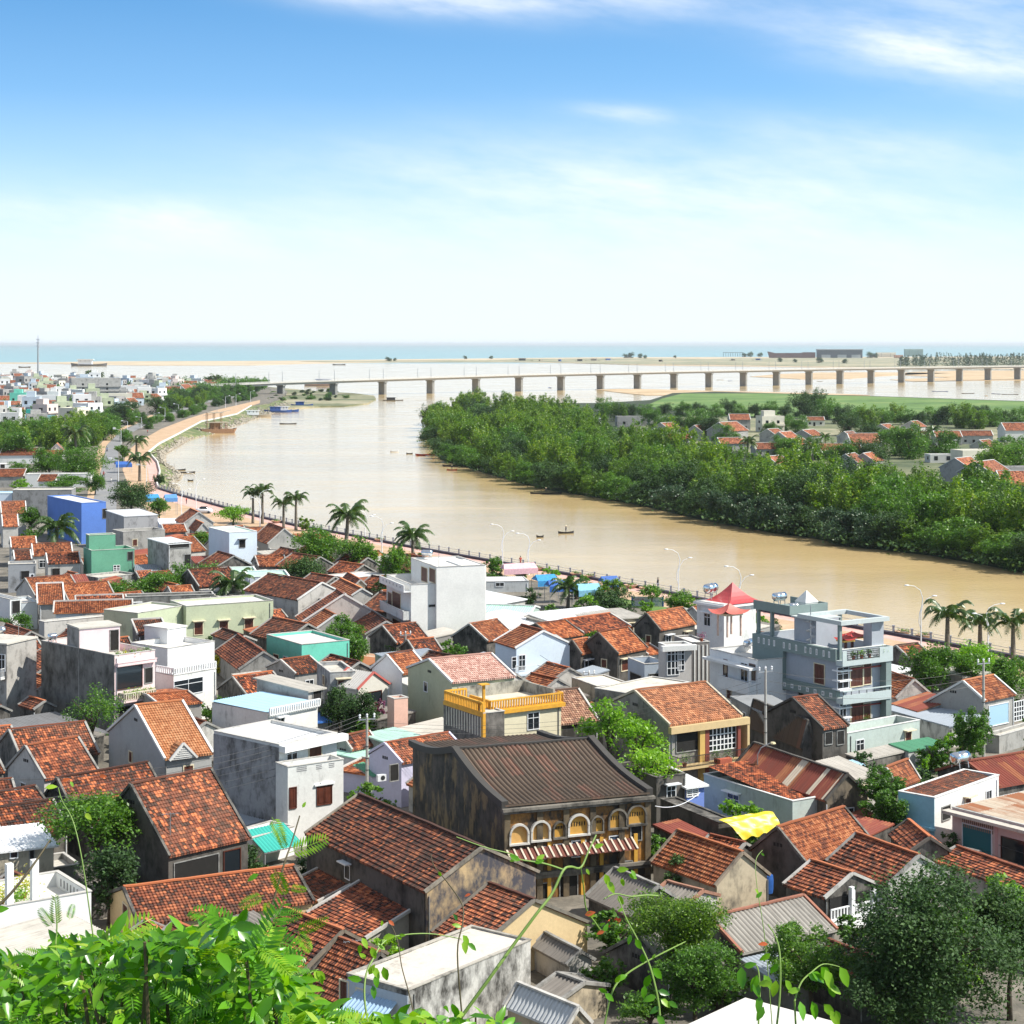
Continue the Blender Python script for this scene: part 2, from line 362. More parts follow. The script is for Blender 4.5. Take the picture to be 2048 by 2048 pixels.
def courses(mb, lo, hi, course=.30, lip=.055, mi=0, v0=0):
 """stepped tile courses from the low edge (l, r) to the high edge (l, r)"""
 l0,r0=map(Vector, lo);l1,r1=map(Vector, hi);Ls=(l1-l0).length;Lu=(r0-l0).length
 n=max(1, int(round(Ls/course)))
 nrm=(r0-l0).cross(l1-l0).normalized()
 if nrm.z<0:nrm=-nrm
 for i in range(n):
  a,b=i/n,(i+1)/n;jl=lip*(1+.25*rnd.uniform(-1, 1))
  p0=l0 .lerp(l1, a)+nrm*jl;p1=r0 .lerp(r1, a)+nrm*jl;p2=r0 .lerp(r1, b);p3=l0 .lerp(l1, b)
  va,vb=v0+(i+.02)*course,v0+(i+.98)*course
  mb.quad([p0, p1, p2, p3], [(0, va), (Lu, va), (Lu, vb), (0, vb)], mi)
  q0=l0 .lerp(l1, a)-nrm*.01;q1=r0 .lerp(r1, a)-nrm*.01
  mb.quad([q0, q1, p1, p0], [(0, va), (Lu, va), (Lu, va+.05), (0, va+.05)], mi)
TEALDOOR=sheet((.02, .17, .20), 0, dirt=.2)
FRAMEM={'w':WHITE, 'g':LAMPW, 'd':CREAM, 'o':None, 'b':WOOD, 's':WHITE}
class House:pass
def fbox(mb, face, u0, u1, z0, z1, o0, o1, mi=0):
 if face=='F':mb.box(u0, u1, -o1, -o0, z0, z1, mi)
 else:mb.box(-o1, -o0, u0, u1, z0, z1, mi)
def make_window(b, face, u, z, w, h, kind='g', off=0.0, name=None, pm=None):
 """window or door standing proud of a wall: frame > pane"""
 hood=kind.endswith('h');kk=kind[0]
 u0,u1,z0,z1=u-w/2,u+w/2,z-h/2,z+h/2
 f=MB();t=.07 if kk!='d' else .09
 fm={'w':WHITE, 'g':LAMPW, 'd':CREAM, 'o':GREY, 'b':WOOD, 's':WHITE, 'c':WOOD, 't':LAMPW}[kk]
 o=off
 fbox(f, face, u0-t, u0, z0-t, z1+t, o-.02, o+.07);fbox(f, face, u1, u1+t, z0-t, z1+t, o-.02, o+.07)
 fbox(f, face, u0, u1, z1, z1+t, o-.02, o+.068);fbox(f, face, u0, u1, z0-t, z0, o-.02, o+.09)
 if kk in 'gc' and w>.7:fbox(f, face, u-.025, u+.025, z0, z1, o, o+.055)
 if kk=='g' and h>1:fbox(f, face, u0, u1, z0+h*.68, z0+h*.68+.05, o, o+.053)
 if kk=='w':
  nv=max(2, int(w/.38))
  for i in range(1, nv):fbox(f, face, u0+w*i/nv-.05, u0+w*i/nv+.05, z0, z1, o, o+.055)
  for zf in(.22, .46, .70):fbox(f, face, u0, u1, z0+h*zf-.04, z0+h*zf+.04, o, o+.052)
 if hood:fbox(f, face, u0-.3, u1+.3, z1+.18, z1+.27, o-.05, o+.55)
 fo=f.build(name or('door' if h>1.75 else 'window'), fm, b.root)
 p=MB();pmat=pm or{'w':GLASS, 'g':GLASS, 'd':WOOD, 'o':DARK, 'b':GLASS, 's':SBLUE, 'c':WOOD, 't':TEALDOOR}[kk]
 fbox(p, face, u0, u1, z0, z1, o-.01, o+.02)
 if kk in 'dc' and pm is None:
  nv=max(2, int(w/.45))
  for i in range(nv):fbox(p, face, u0+w*(i+.14)/nv, u0+w*(i+.86)/nv, z0+.1, z1-.1, o+.02, o+.04)
 p.build('pane' if kk not in 'dc' else 'leaf', pmat, fo)
 return fo
def railing(mb, pts, h=.95, sp=.16, thick=.035, rail=.07, mi=0, solid_posts=True):
 for a,b_ in zip(pts[:-1], pts[1:]):
  a,b_=Vector(a),Vector(b_);n=max(1, int((b_-a).length/sp))
  mb.bar(a+Vector((0, 0, h)), b_+Vector((0, 0, h)), rail*1.5, rail, mi);mb.bar(a+Vector((0, 0, .08)), b_+Vector((0, 0, .08)), rail, rail, mi)
  for i in range(n+1):
   p=a.lerp(b_, i/n);mb.bar(p+Vector((0, 0, .1)), p+Vector((0, 0, h)), thick, thick, mi)
def facepts(face, u0, u1, z, o):
 return[(u0, -.02, z), (u0, -o, z), (u1, -o, z), (u1, -.02, z)]if face=='F' else[(-.02, u0, z), (-o, u0, z), (-o, u1, z), (-.02, u1, z)]
def balcony(b, face, u0, u1, z, depth=1.1, style='solid', mat=None, rmat=None, h=.95, off=0):
 mb=MB();fbox(mb, face, u0, u1, z-.18, z, off-.03, off+depth)
 if style=='solid':
  fbox(mb, face, u0, u1, z, z+h, off+depth-.1, off+depth-.002)
  fbox(mb, face, u0+.002, u0+.1, z, z+h, off, off+depth-.1);fbox(mb, face, u1-.1, u1-.002, z, z+h, off, off+depth-.1)
  fbox(mb, face, u0-.05, u1+.05, z+h, z+h+.07, off+depth-.14, off+depth+.05)
 o=mb.build('balcony', mat or b.wm, b.root)
 if style!='solid':
  r=MB();railing(r, facepts(face, u0+.05, u1-.05, z, off+depth-.06), h, .14 if style=='rail' else .26, .03 if style=='rail' else .12, .05 if style=='rail' else .1)
  r.build('railing', rmat or(BLACKM if style=='rail' else WHITE), o)
 return o
ALLB=[]
def house(label, A, B=None, C=None, D=None, apex=None, z=6, ang=None, w=None, d=None, k='gl', wl=None, rf=None, trim=None, rear=1.0, wins=(), name='house', cat='house', group=None, ph=.5, fl=None, lip=.055, course=.30, over=.3, rise=.5, sdir='F', wave=.32, amp=.03, sag=0, ridge=True, parw=.16, base=None, jit=True, ztop=None, tw=.2):
 t=A[0];ax,ay=P(*A);PA=W(ax, ay, z)
 sub=lambda q:P(q[0], q[1], q[2])if isinstance(q[0], str)else P(t, q[0], q[1])
 if ang is None:
  if B is not None and(isinstance(B, tuple)and len(B)>=2):q=W(*sub(B), z);ang=math.degrees(math.atan2(q.y-PA.y, q.x-PA.x))
  else:q=W(*sub(C), z);ang=math.degrees(math.atan2(q.y-PA.y, q.x-PA.x))-90
 th=R(ang);dx=Vector((math.cos(th), math.sin(th), 0));dy=Vector((-math.sin(th), math.cos(th), 0))
 xof=lambda q:(P(t, q, 0)[0]if not isinstance(q, tuple)else(P(t, q[0], 0)[0]if len(q)==1 else sub(q)[0]))
 if w is None and B is not None:w=solve(PA, dx, xof(B))
 if d is None and C is not None:d=solve(PA, dy, xof(C))
 if k=='gl' and d is None:d=solve(PA, dy, xof(apex))*(1+rear)
 if k=='gr' and w is None:w=solve(PA, dx, xof(apex))*(1+rear)
 if d is None and D is not None:d=solve(PA+dx*w, dy, xof(D))
 b=House();ALLB.append((label, round(ang), round(w, 1), round(d, 1), round(PA.y)))
 if not(0.5<w<60 and .5<d<60):print('BADDIM', label, ang, w, d)
 w=min(max(w, 1.5), 60);d=min(max(d, 1.5), 60)
 b.ang,b.w,b.d,b.z,b.PA,b.dx,b.dy,b.t=ang,w,d,z,PA,dx,dy,t
 if jit:w+=rnd.uniform(-.01, .01);d+=rnd.uniform(-.01, .01)
 b.root=empty(name, (PA.x, PA.y, G), th, label, cat, group);h=z-G;b.h=h
 b.wm=wl or CON;rf=rf or TRED;trim=trim or CONL
 b.tiled=rf.name.startswith('clay')
 def loc(face, x, y, off=0, tt=None):
  X,Y_=P(tt or t, x, y);dr=dx if face=='F' else dy;o=PA-(dy if face=='F' else dx)*off
  u=solve(o, dr, X);p=o+dr*u;return u,CZ-(Y_-HY)*p.y/F-G
 b.loc=loc
 wmb=MB()
 if k in('gl', 'gr'):
  Lr,Sp=(w, d)if k=='gl' else(d, w)  # ridge length, span
  m=Sp/(1+rear)
  pa=PA+(dy if k=='gl' else dx)*m
  za=CZ-(sub(apex)[1]-HY)*pa.y/F-G if apex is not None else h+m*.55
  if za-h<.3 or za-h>6:print('BADRISE', label, round(za-h, 2));za=h+max(.5, min(m*.8, za-h if za>h else .5))
  b.za=za
  M=(lambda u, v, zz:(u, v, zz))if k=='gl' else(lambda u, v, zz:(v, u, zz))
  sl=(za-h)/m;zr=za-sl*(Sp-m)
  prof=[(0, h), (m, za), (Sp, zr)]
  if sag:
   f=lambda s:s-sag*math.sin(math.pi*s)*(1.0)
   n=7;prof=[(m*i/n, h+(za-h)*f(i/n))for i in range(n)]+[(m, za)]+[(m+(Sp-m)*(i+1)/n, zr+(za-zr)*f(1-(i+1)/n))for i in range(n)]
  ins=.22
  pin=[(min(max(y_, ins), Sp-ins), z_-.10-(0 if 0<y_<Sp else-sl*ins*.6))for y_, z_ in prof]
  for ux in(.06, Lr-.06):
   pts=[M(ux, ins, -.6)]+[M(ux, a, z_)for a, z_ in pin]+[M(ux, Sp-ins, -.6)];wmb.quad(pts)
  wmb.quad([M(.06, ins, -.6), M(Lr-.06, ins, -.6), M(Lr-.06, ins, pin[0][1]), M(.06, ins, pin[0][1])])
  wmb.quad([M(.06, Sp-ins, -.6), M(Lr-.06, Sp-ins, -.6), M(Lr-.06, Sp-ins, pin[-1][1]), M(.06, Sp-ins, pin[-1][1])])
  b.wall=wmb.build('wall', b.wm, b.root)
  r=MB();ia=[i for i, q in enumerate(prof)if q[0]==m][0];e0,e1=0.0,Lr
  row=lambda q,dz=0:(M(e0, q[0], q[1]+dz), M(e1, q[0], q[1]+dz))
  if b.tiled:
   for seg in(prof[:ia+1], prof[ia:][::-1]):
    v0=0
    for a,c in zip(seg[:-1], seg[1:]):
     courses(r, row(a), row(c), course, lip, v0=v0);v0+=round(math.hypot(c[0]-a[0], c[1]-a[1])/course)*course
  else:
   corr(r, [row(q)for q in prof[:ia+1]], amp, wave);corr(r, [row(q)for q in prof[ia:][::-1]], amp, wave)
  # eave fascia
  for q in(prof[0], prof[-1]):r.quad([M(e0, q[0], q[1]-.12), M(e1, q[0], q[1]-.12), M(e1, q[0], q[1]+.02), M(e0, q[0], q[1]+.02)], [(0, 0), (Lr, 0), (Lr, .1), (0, .1)])
  b.roof=r.build('roof', rf, b.root)
  for ux in(0.0, Lr):
   tm=MB()
   for a,c in zip(prof[:-1], prof[1:]):
    tm.bar(M(ux, a[0], a[1]+.04), M(ux, c[0], c[1]+.04), tw, tw)
   tm.build('rake_trim', trim, b.roof)
  if ridge:
   tm=MB();n=max(2, int(Lr/.8));zs=[za+.1+rnd.uniform(-.02, .02)for _ in range(n+1)]
   for i in range(n):tm.bar(M(Lr*i/n, m, zs[i]), M(Lr*(i+1)/n, m, zs[i+1]), .24, .12)
   tm.build('ridge_cap', rf if b.tiled else trim, b.roof)
 elif k=='flat':
  wmb.box(0, w, 0, d, -.6, h-ph, bottom=False)
  if ph>.05:
   q=parw
   wmb.box(0, w, 0, q, h-ph, h);wmb.box(0, w, d-q, d, h-ph, h);wmb.box(0, q, q, d-q, h-ph, h);wmb.box(w-q, w, q, d-q, h-ph, h)
  b.wall=wmb.build('wall', b.wm, b.root)
  r=MB();e=parw+.01 if ph>.05 else-.12
  if b.tiled:
   s=(d-2*e)*.18;courses(r, ((e, e, h-ph+.06), (w-e, e, h-ph+.06)), ((e, d-e, h-ph+.06+s*.5), (w-e, d-e, h-ph+.06+s*.5)), course, lip)
  elif rf.name.startswith('sheet'):
   corr(r, [((e, e, h-ph+.06), (w-e, e, h-ph+.06)), ((e, d-e, h-ph+.16), (w-e, d-e, h-ph+.16))], amp, wave)
  else:r.box(e, w-e, e, d-e, h-ph-(.0 if ph>.05 else .0)+.004, h-ph+.06+(.1 if ph<=.05 else 0))
  b.roof=r.build('roof', rf, b.root)
  if trim and ph>.05:
   tm=MB()
   for(x0, x1, y0, y1)in((-.05, w+.05, -.05, parw+.02), (-.05, w+.05, d-parw-.02, d+.05), (-.05, parw+.02, parw+.02, d-parw-.02), (w-parw-.02, w+.05, parw+.02, d-parw-.02)):
    tm.box(x0, x1, y0, y1, h+.003, h+.07)
   tm.build('coping', trim, b.wall)
 elif k=='shed':
  e=over;hb=h+rise
  if sdir=='F':c=[(0, 0, h), (w, 0, h), (w, d, hb), (0, d, hb)];rows=[((-e, -e, h), (w+e, -e, h)), ((-e, d+e, hb), (w+e, d+e, hb))]
  else:c=[(0, 0, h), (w, 0, hb), (w, d, hb), (0, d, h)];rows=[((-e, d+e, h), (-e, -e, h)), ((w+e, d+e, hb), (w+e, -e, hb))]
  for i in range(4):
   p,q=c[i],c[(i+1)%4];wmb.quad([(p[0], p[1], -.6), (q[0], q[1], -.6), (q[0], q[1], q[2]-.08), (p[0], p[1], p[2]-.08)])
  b.wall=wmb.build('wall', b.wm, b.root);r=MB()
  if b.tiled:courses(r, rows[0], rows[1], course, lip)
  else:corr(r, rows, amp, wave)
  for i in range(2):
   a,c2=Vector(rows[i][0]),Vector(rows[i][1]);dn=Vector((0, 0, -.12));r.quad([a+dn, c2+dn, c2, a], [(0, 0), (1, 0), (1, .1), (0, .1)])
  for i in range(2):
   a,c2=Vector(rows[0][i]),Vector(rows[1][i]);dn=Vector((0, 0, -.12));r.quad([a+dn, c2+dn, c2, a], [(0, 0), (1, 0), (1, .1), (0, .1)])
  b.roof=r.build('roof', rf, b.root)
  if b.tiled:
   for i in range(2):tm=MB();tm.bar(Vector(rows[0][i])+Vector((0, 0, .05)), Vector(rows[1][i])+Vector((0, 0, .05)), .2, .2);tm.build('rake_trim', trim, b.roof)
   tm=MB();tm.bar(Vector(rows[1][0])+Vector((0, 0, .08)), Vector(rows[1][1])+Vector((0, 0, .08)), .22, .2)
   tm.build('top_trim', trim, b.roof)
 for q in wins:
  face,x,y,ww,hh=q[:5];kind=q[5]if len(q)>5 else 'g';tt=q[6]if len(q)>6 else t
  ks=1.0 if tt=='P' else(1/TL[tt][2]if len(TL[tt])>2 else 1/3.7734)
  X,Y_=P(tt, x, y);dr=dx if face=='F' else dy;org=PA.copy()
  off=0.0
  if k in('gl', 'gr'):
   if(face=='F')==(k=='gl'):off=-.22
   else:off=-.06
  org=PA-(dy if face=='F' else dx)*off
  u0=solve(org, dr, X-ww*ks/2);u1=solve(org, dr, X+ww*ks/2);um=(u0+u1)/2;p=org+dr*um
  zc=CZ-(Y_-HY)*p.y/F-G;hm=hh*ks*p.y/F
  make_window(b, face, um, zc, abs(u1-u0), hm, kind, off)
 # everyday openings, vents and pipes where the photograph shows only a glimpse of the wall
 if 'merchant house with' not in label and PA.y<340 and name in('house', 'shed')and wl not in(WW, ):
  rg=random.Random(int(PA.x*13+PA.y*7));fo,lo_=(-.22 if k=='gl' else(-.06 if k=='gr' else 0)),(-.06 if k=='gl' else(-.22 if k=='gr' else 0))
  if not wins and name=='house' and(k!='gr' or rg.random()<.3):
   for fl in range(max(1, int(h/3.1))):
    n=int(w/2.6)
    for i in range(n):
     if rg.random()<.75:zc=h-1.45-fl*3.0;make_window(b, 'F', w*(i+.5)/n, zc, rg.choice([.8, 1.0, 1.2]), rg.choice([1.0, 1.2]), rg.choice(['g', 'd', 'gh', 'o', 'dh']), fo)if zc>.8 else None
   if d>3.5 and rg.random()<.6 and h>3:make_window(b, 'L', d*rg.uniform(.3, .7), h-1.3, .7, .9, rg.choice(['g', 'd', 'o', 'gh']), lo_)
  if k=='gl' and name=='house':
   v=MB()
   for i in range(3):v.box(.035, .08, d*.5-.38+i*.28, d*.5-.2+i*.28, b.za-1.35, b.za-1.1)
   v.build('vent', DARK, b.root)
  if rg.random()<.6:pu=w*rg.choice([.04, .96]);v=MB();v.tube([(pu, -fo-.05, -.4), (pu, -fo-.05, h-.3)], .045, 6);v.build('downpipe', rg.choice([GALV, LAMPW, GREY]), b.root)
 return b
# ---------------------------------------------------------------- water, land, roads
def watermat(name, deep, rough, bs, dist, streak=.35):
 m,nt,b=newmat(name);tcx=nt.nodes.new('ShaderNodeTexCoord');v=tcx.outputs['Object']
 big=noise(nt, v, .008, 4, .6, (.5, 1.6, 1));mid=noise(nt, v, .05, 3, .6, (.5, 1.3, 1))
 c=mixc(nt, ramp(nt, big, [(.35, (0, 0, 0)), (.65, (1, 1, 1))]), deep, tuple(x*1.18 for x in deep))
 nt.links.new(c, b.inputs['Base Color'])
 rr=ramp(nt, mid, [(.35, (rough, rough, rough)), (.7, (rough+.12, )*3)]);nt.links.new(rr, b.inputs['Roughness'])
 b.inputs['IOR'].default_value=1.33
 w1=noise(nt, v, bs, 3, .6, (.8, 1.5, 1));w2=noise(nt, v, bs*4, 3, .6, (.8, 1.4, 1))
 h=math_(nt, 'ADD', w1, math_(nt, 'MULTIPLY', w2, .35));bump(nt, b, h, dist, 1.0)
 return m
RIVM=watermat('river_water', (.54, .40, .20), .05, .8, .045)
SEAM=watermat('sea_water', (.24, .37, .38), .3, .05, .3)
def slab(name, pts, z, mat, th=3.0, kind='structure', parent=None):
 m=MB();n=len(pts);top=[(p[0], p[1], z)for p in pts];m.quad(top, [(p[0], p[1])for p in pts])
 for i in range(n):
  a,b_=pts[i],pts[(i+1)%n];m.quad([(a[0], a[1], z-th), (b_[0], b_[1], z-th), (b_[0], b_[1], z), (a[0], a[1], z)])
 o=m.build(name, mat, parent)
 if kind:o['kind']=kind
 return o
def sheetobj(name, pts, z, mat):
 m=MB();m.quad([(p[0], p[1], z)for p in pts], [(p[0], p[1])for p in pts]);return tag(m.build(name, mat), kind='structure')
def ground_mat(name, c1, c2, c3, s=.15, rough=.95, bd=.05):
 m,nt,b=newmat(name);tcx=nt.nodes.new('ShaderNodeTexCoord');v=tcx.outputs['Object']
 a=noise(nt, v, s, 6, .65);f=noise(nt, v, s*12, 5, .7)
 t=math_(nt, 'ADD', math_(nt, 'MULTIPLY', a, .65), math_(nt, 'MULTIPLY', f, .35))
 c=ramp(nt, t, [(.36, c1), (.5, c2), (.64, c3)]);nt.links.new(c, b.inputs['Base Color']);b.inputs['Roughness'].default_value=rough
 bump(nt, b, f, bd, .6);return m
SAND=ground_mat('sand', (.34, .24, .14), (.48, .35, .21), (.56, .45, .31), .02)
SCRUB=ground_mat('scrub', (.05, .075, .03), (.16, .17, .09), (.42, .36, .25), .01)
GRASSM=ground_mat('grass_field', (.045, .10, .018), (.10, .19, .035), (.20, .25, .08), .02)
TOWNM=ground_mat('town_ground', (.07, .065, .055), (.15, .135, .11), (.26, .23, .19), .25)
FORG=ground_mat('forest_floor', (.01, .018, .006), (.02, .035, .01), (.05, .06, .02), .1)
HILLM=ground_mat('hill_soil', (.02, .035, .01), (.04, .07, .015), (.09, .10, .03), .6)
PAVE=ground_mat('paving', (.36, .24, .14), (.47, .32, .20), (.55, .40, .27), .3, .9)
PINKP=ground_mat('pink_paving', (.50, .28, .24), (.60, .36, .31), (.66, .43, .38), .4, .9)
TARM=ground_mat('asphalt', (.16, .16, .17), (.21, .21, .215), (.26, .255, .25), .2, .9)
sheetobj('river', [(-3000, 90), (3000, 90), (3000, 4100), (-3000, 4100)], 0.0, RIVM)
sheetobj('sea', [(-3000, 4100), (3000, 4100), (45000, 60000), (-45000, 60000)], 0.0, SEAM)
def wp(pts, z):return[W(x, y, z)for x, y in pts]
rail_px=[(2300, 1366), (2048, 1320), (1949, 1301), (1796, 1272), (1395, 1199), (1355, 1191), (1289, 1178), (1196, 1161), (1090, 1142), (1024, 1131), (803, 1092), (735, 1078), (591, 1052), (512, 1033), (450, 1016), (355, 990), (318, 978)]
coast_px=rail_px+[(315, 970), (320, 945), (315, 926), (297, 906), (318, 889), (355, 870), (403, 844), (429, 839), (474, 829), (503, 812), (540, 806), (560, 798), (575, 782), (512, 768), (420, 764), (300, 763), (100, 758), (-250, 752)]
coast=wp(coast_px, G)
near=[(200, 60)]+[(p.x, p.y)for p in coast]+[(-700, 1200), (-500, 60)]
slab('town_ground', [(60, 40), (90, 90)]+[(p.x, p.y)for p in coast]+[(-1000, 2000), (-700, 60), (-60, 40)], G, TOWNM)
# promenade strip inside the railing
def offset_line(pts, d):
 out=[]
 for i,p in enumerate(pts):
  a=pts[max(0, i-1)];b_=pts[min(len(pts)-1, i+1)];t=Vector((b_[0]-a[0], b_[1]-a[1])).normalized()
  out.append((p[0]-t.y*d, p[1]+t.x*d))
 return out
pr=[(p.x, p.y)for p in wp(rail_px, G)]
inner=offset_line(pr, 3.2)  # town side (line runs right to left, town lies to its left)
inner2=offset_line(pr, 9.5)
sheetobj('promenade', pr+inner[::-1], G+.05, PINKP)
sheetobj('promenade_walk', inner+inner2[::-1], G+.046, PAVE)
q=offset_line(pr, 13.5)
sheetobj('grass_verge', inner2[:7]+q[:7][::-1], G+.042, GRASSM)
# broad sandy plaza and road on the left
sheetobj('plaza', [(p.x, p.y)for p in wp([(318, 978), (355, 990), (450, 1016), (470, 1040), (420, 1068), (330, 1060), (285, 1010), (262, 985), (245, 940), (252, 905), (280, 882), (322, 858), (374, 838), (428, 821), (520, 800), (520, 806), (503, 812), (474, 829), (429, 839), (403, 844), (355, 870), (318, 889), (297, 906), (315, 926), (320, 945), (315, 970)], G)], G+.038, PAVE)
sheetobj('pink_path', [(p.x, p.y)for p in wp([(318, 978), (314, 970), (318, 945), (313, 926), (303, 915), (293, 925), (297, 950), (300, 985), (330, 1000), (440, 1032), (450, 1022), (355, 994)], G)], G+.055, PINKP)
sheetobj('road', [(p.x, p.y)for p in wp([(178, 1050), (232, 1050), (234, 976), (237, 900), (250, 872), (318, 837), (412, 806), (515, 787), (505, 785), (404, 803), (308, 832), (238, 866), (213, 892), (205, 930), (190, 985)], G)], G+.042, TARM)
sheetobj('dirt_shoulder', [(p.x, p.y)for p in wp([(178, 1050), (190, 985), (205, 930), (212, 892), (240, 862), (310, 830), (302, 830), (228, 862), (200, 888), (186, 930), (180, 960), (165, 1050)], G)], G+.03, PAVE)
# wall along the plaza edge, white from afar
wl_=wp([(318, 978), (314, 970), (320, 945), (315, 926), (297, 906), (318, 889), (355, 870), (403, 844), (429, 839), (474, 829), (503, 812)], G)
m=MB()
for a,b_ in zip(wl_[:-1], wl_[1:]):m.bar(a+Vector((0, 0, .35)), b_+Vector((0, 0, .35)), .4, .7)
tag(m.build('sea_wall', wall((.72, .70, .66), .25)), 'low pale parapet wall zigzagging along the plaza above the rocks', 'wall')
# river railing: dark kerb, rails and posts
rr=empty('river_railing', (pr[0][0], pr[0][1], G), 0, 'long thin railing with grey posts on a dark kerb along the river edge', 'railing')
o0=Vector((pr[0][0], pr[0][1], G))
m=MB();kb=MB()
pp=[Vector((p[0], p[1], G))-o0 for p in pr]
for a,b_ in zip(pp[:-1], pp[1:]):
 kb.bar(a+Vector((0, 0, .2)), b_+Vector((0, 0, .2)), .9, .45)
 for hh in(.75, 1.15):m.bar(a+Vector((0, 0, hh)), b_+Vector((0, 0, hh)), .05)
m.build('rail', GALV, rr);kb.build('kerb', plain('dark_kerb', (.07, .06, .08), .9), rr)
tot=sum((b_-a).length for a, b_ in zip(pp[:-1], pp[1:]));m=MB();m.box(-.13, .13, -.13, .13, 0, 1.25);m.box(-.18, .18, -.18, .18, 1.25, 1.36);po=None
nposts=96;step=tot/nposts;dist=0;i=0;acc=0
for k in range(nposts+1):
 s=k*step;acc=0
 for a,b_ in zip(pp[:-1], pp[1:]):
  l=(b_-a).length
  if s<=acc+l+1e-4:p=a.lerp(b_, min(1, (s-acc)/l));break
  acc+=l
 if po is None:po=m.build('post', plain('grey_post', (.32, .34, .38), .8), rr);o=po
 elif k<99:o=po.copy();COL.objects.link(o)
 o.location=p
# far bank, island, shoals, bar
far_px=[(2400, 1215), (2048, 1139), (1980, 1126), (1854, 1104), (1708, 1088), (1620, 1070), (1536, 1059), (1403, 1035), (1289, 1008), (1190, 990), (1103, 977), (1024, 958), (936, 932), (883, 917), (866, 894), (856, 860), (870, 838), (960, 815), (1080, 806), (1200, 806), (1300, 800), (1345, 786), (1430, 783), (1536, 786), (1748, 792), (2048, 802), (2500, 815)]
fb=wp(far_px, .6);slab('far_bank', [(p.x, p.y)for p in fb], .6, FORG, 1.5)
fld=wp([(1290, 812), (1325, 797), (1365, 787), (1536, 787), (1748, 793), (2048, 803), (2500, 818), (2500, 870), (2048, 850), (1700, 838), (1400, 830)], .7)
tag(slab('grass_field', [(p.x, p.y)for p in fld], .75, GRASSM, .2), kind='structure')
vil=wp([(1250, 840), (1400, 832), (2048, 856), (2500, 880), (2500, 1010), (2048, 975), (1700, 940), (1450, 900), (1280, 870)], .8)
slab('village_ground', [(p.x, p.y)for p in vil], .9, SCRUB, .4)
def shoal(pts, mat, z=.35, name='sandbar'):slab(name, [(p.x, p.y)for p in wp(pts, z)], z, mat, .8)
shoal([(1190, 779), (1240, 777.5), (1330, 779), (1400, 781), (1536, 784), (1700, 788), (1740, 790), (1600, 790), (1380, 788), (1340, 790), (1290, 790), (1250, 786)], SAND)
shoal([(1500, 753), (1560, 748), (1640, 745), (1750, 744.5), (1900, 746), (1760, 752), (1700, 757), (1600, 758)], SAND)
shoal([(1820, 744), (1930, 741), (2048, 741), (2500, 742), (2500, 762), (2048, 760), (1900, 761.5), (1830, 763), (1780, 759), (1900, 755), (1800, 750)], SAND)
shoal([(-300, 725.2), (90, 724.6), (200, 722.6), (512, 721.5), (650, 720.5), (800, 718.5), (1000, 716.5), (1200, 714.5), (1500, 714), (2500, 712), (2500, 738), (2048, 738), (1700, 736), (1500, 733), (1300, 731), (1180, 727), (1024, 724.6), (800, 724.8), (620, 727), (512, 730.5), (300, 731), (180, 729.5), (90, 727), (-300, 727.5)], ground_mat('bar_sand', (.36, .29, .20), (.50, .40, .27), (.60, .50, .37), .004))
slab('bar_scrub', [(p.x, p.y)for p in wp([(600, 722.5), (800, 721), (1000, 719.5), (1060, 717.5), (1200, 717), (1330, 716.5), (1420, 718), (1480, 716), (2500, 714), (2500, 737), (2048, 735.5), (1640, 733), (1420, 729), (1250, 728.5), (1090, 724), (800, 724), (650, 724)], .8)], .9, ground_mat('bar_scrub', (.12, .16, .09), (.26, .25, .16), (.58, .47, .32), .006), .4)
slab('spit', [(p.x, p.y)for p in wp([(520, 772), (575, 777), (650, 783), (705, 786), (748, 791), (752, 797), (735, 806), (690, 811), (640, 812), (590, 815), (555, 816), (520, 812)], .8)], .8, SCRUB, 1.2)
# rocky bank below the plaza
bk=wp([(318, 978), (320, 945), (315, 926), (297, 906), (318, 889), (355, 870), (403, 844), (429, 839), (474, 829), (503, 812), (560, 800)], G)
wk=wp([(366, 1000), (352, 968), (366, 950), (330, 927), (329, 910), (380, 878), (428, 868), (452, 858), (480, 850), (512, 838), (590, 812)], 0)
wk=[Vector((wk[i].x, wk[i].y, -.3))for i in range(len(wk))]
m=MB()
for i in range(len(bk)-1):m.quad([bk[i]+Vector((0, 0, -.05)), bk[i+1]+Vector((0, 0, -.05)), wk[i+1], wk[i]])
tag(m.build('river_bank', ground_mat('bank_soil', (.04, .08, .02), (.12, .15, .05), (.34, .27, .17), .15)), kind='structure')
m=MB();rr_=random.Random(3)
def rock(m, c, s):
 vs=[]
 for(x, y, z)in((1, 0, 0), (-1, 0, 0), (0, 1, 0), (0, -1, 0), (0, 0, .8), (0, 0, -.8)):
  vs.append(c+Vector((x, y, z))*s*rr_.uniform(.6, 1.2)+Vector([rr_.uniform(-.25, .25)*s for _ in range(3)]))
 for f in((0, 2, 4), (2, 1, 4), (1, 3, 4), (3, 0, 4), (2, 0, 5), (1, 2, 5), (3, 1, 5), (0, 3, 5)):m.quad([vs[i]for i in f])
for i in range(len(bk)-1):
 n=int((wk[i]-wk[i+1]).length*2.3)
 for _ in range(n):
  t,s=rr_.random(),min(1, abs(rr_.gauss(0, .28)));a=wk[i].lerp(wk[i+1], t);b_=bk[i].lerp(bk[i+1], t)
  rock(m, a.lerp(b_, s)+Vector((0, 0, .15)), rr_.uniform(.35, .95))
tag(m.build('riprap_rocks', plain('pale_rock', (.42, .37, .30), .9, nz=.3, sc_=1)), 'heaped pale rocks lining the bank below the plaza', 'rocks', kind='stuff')
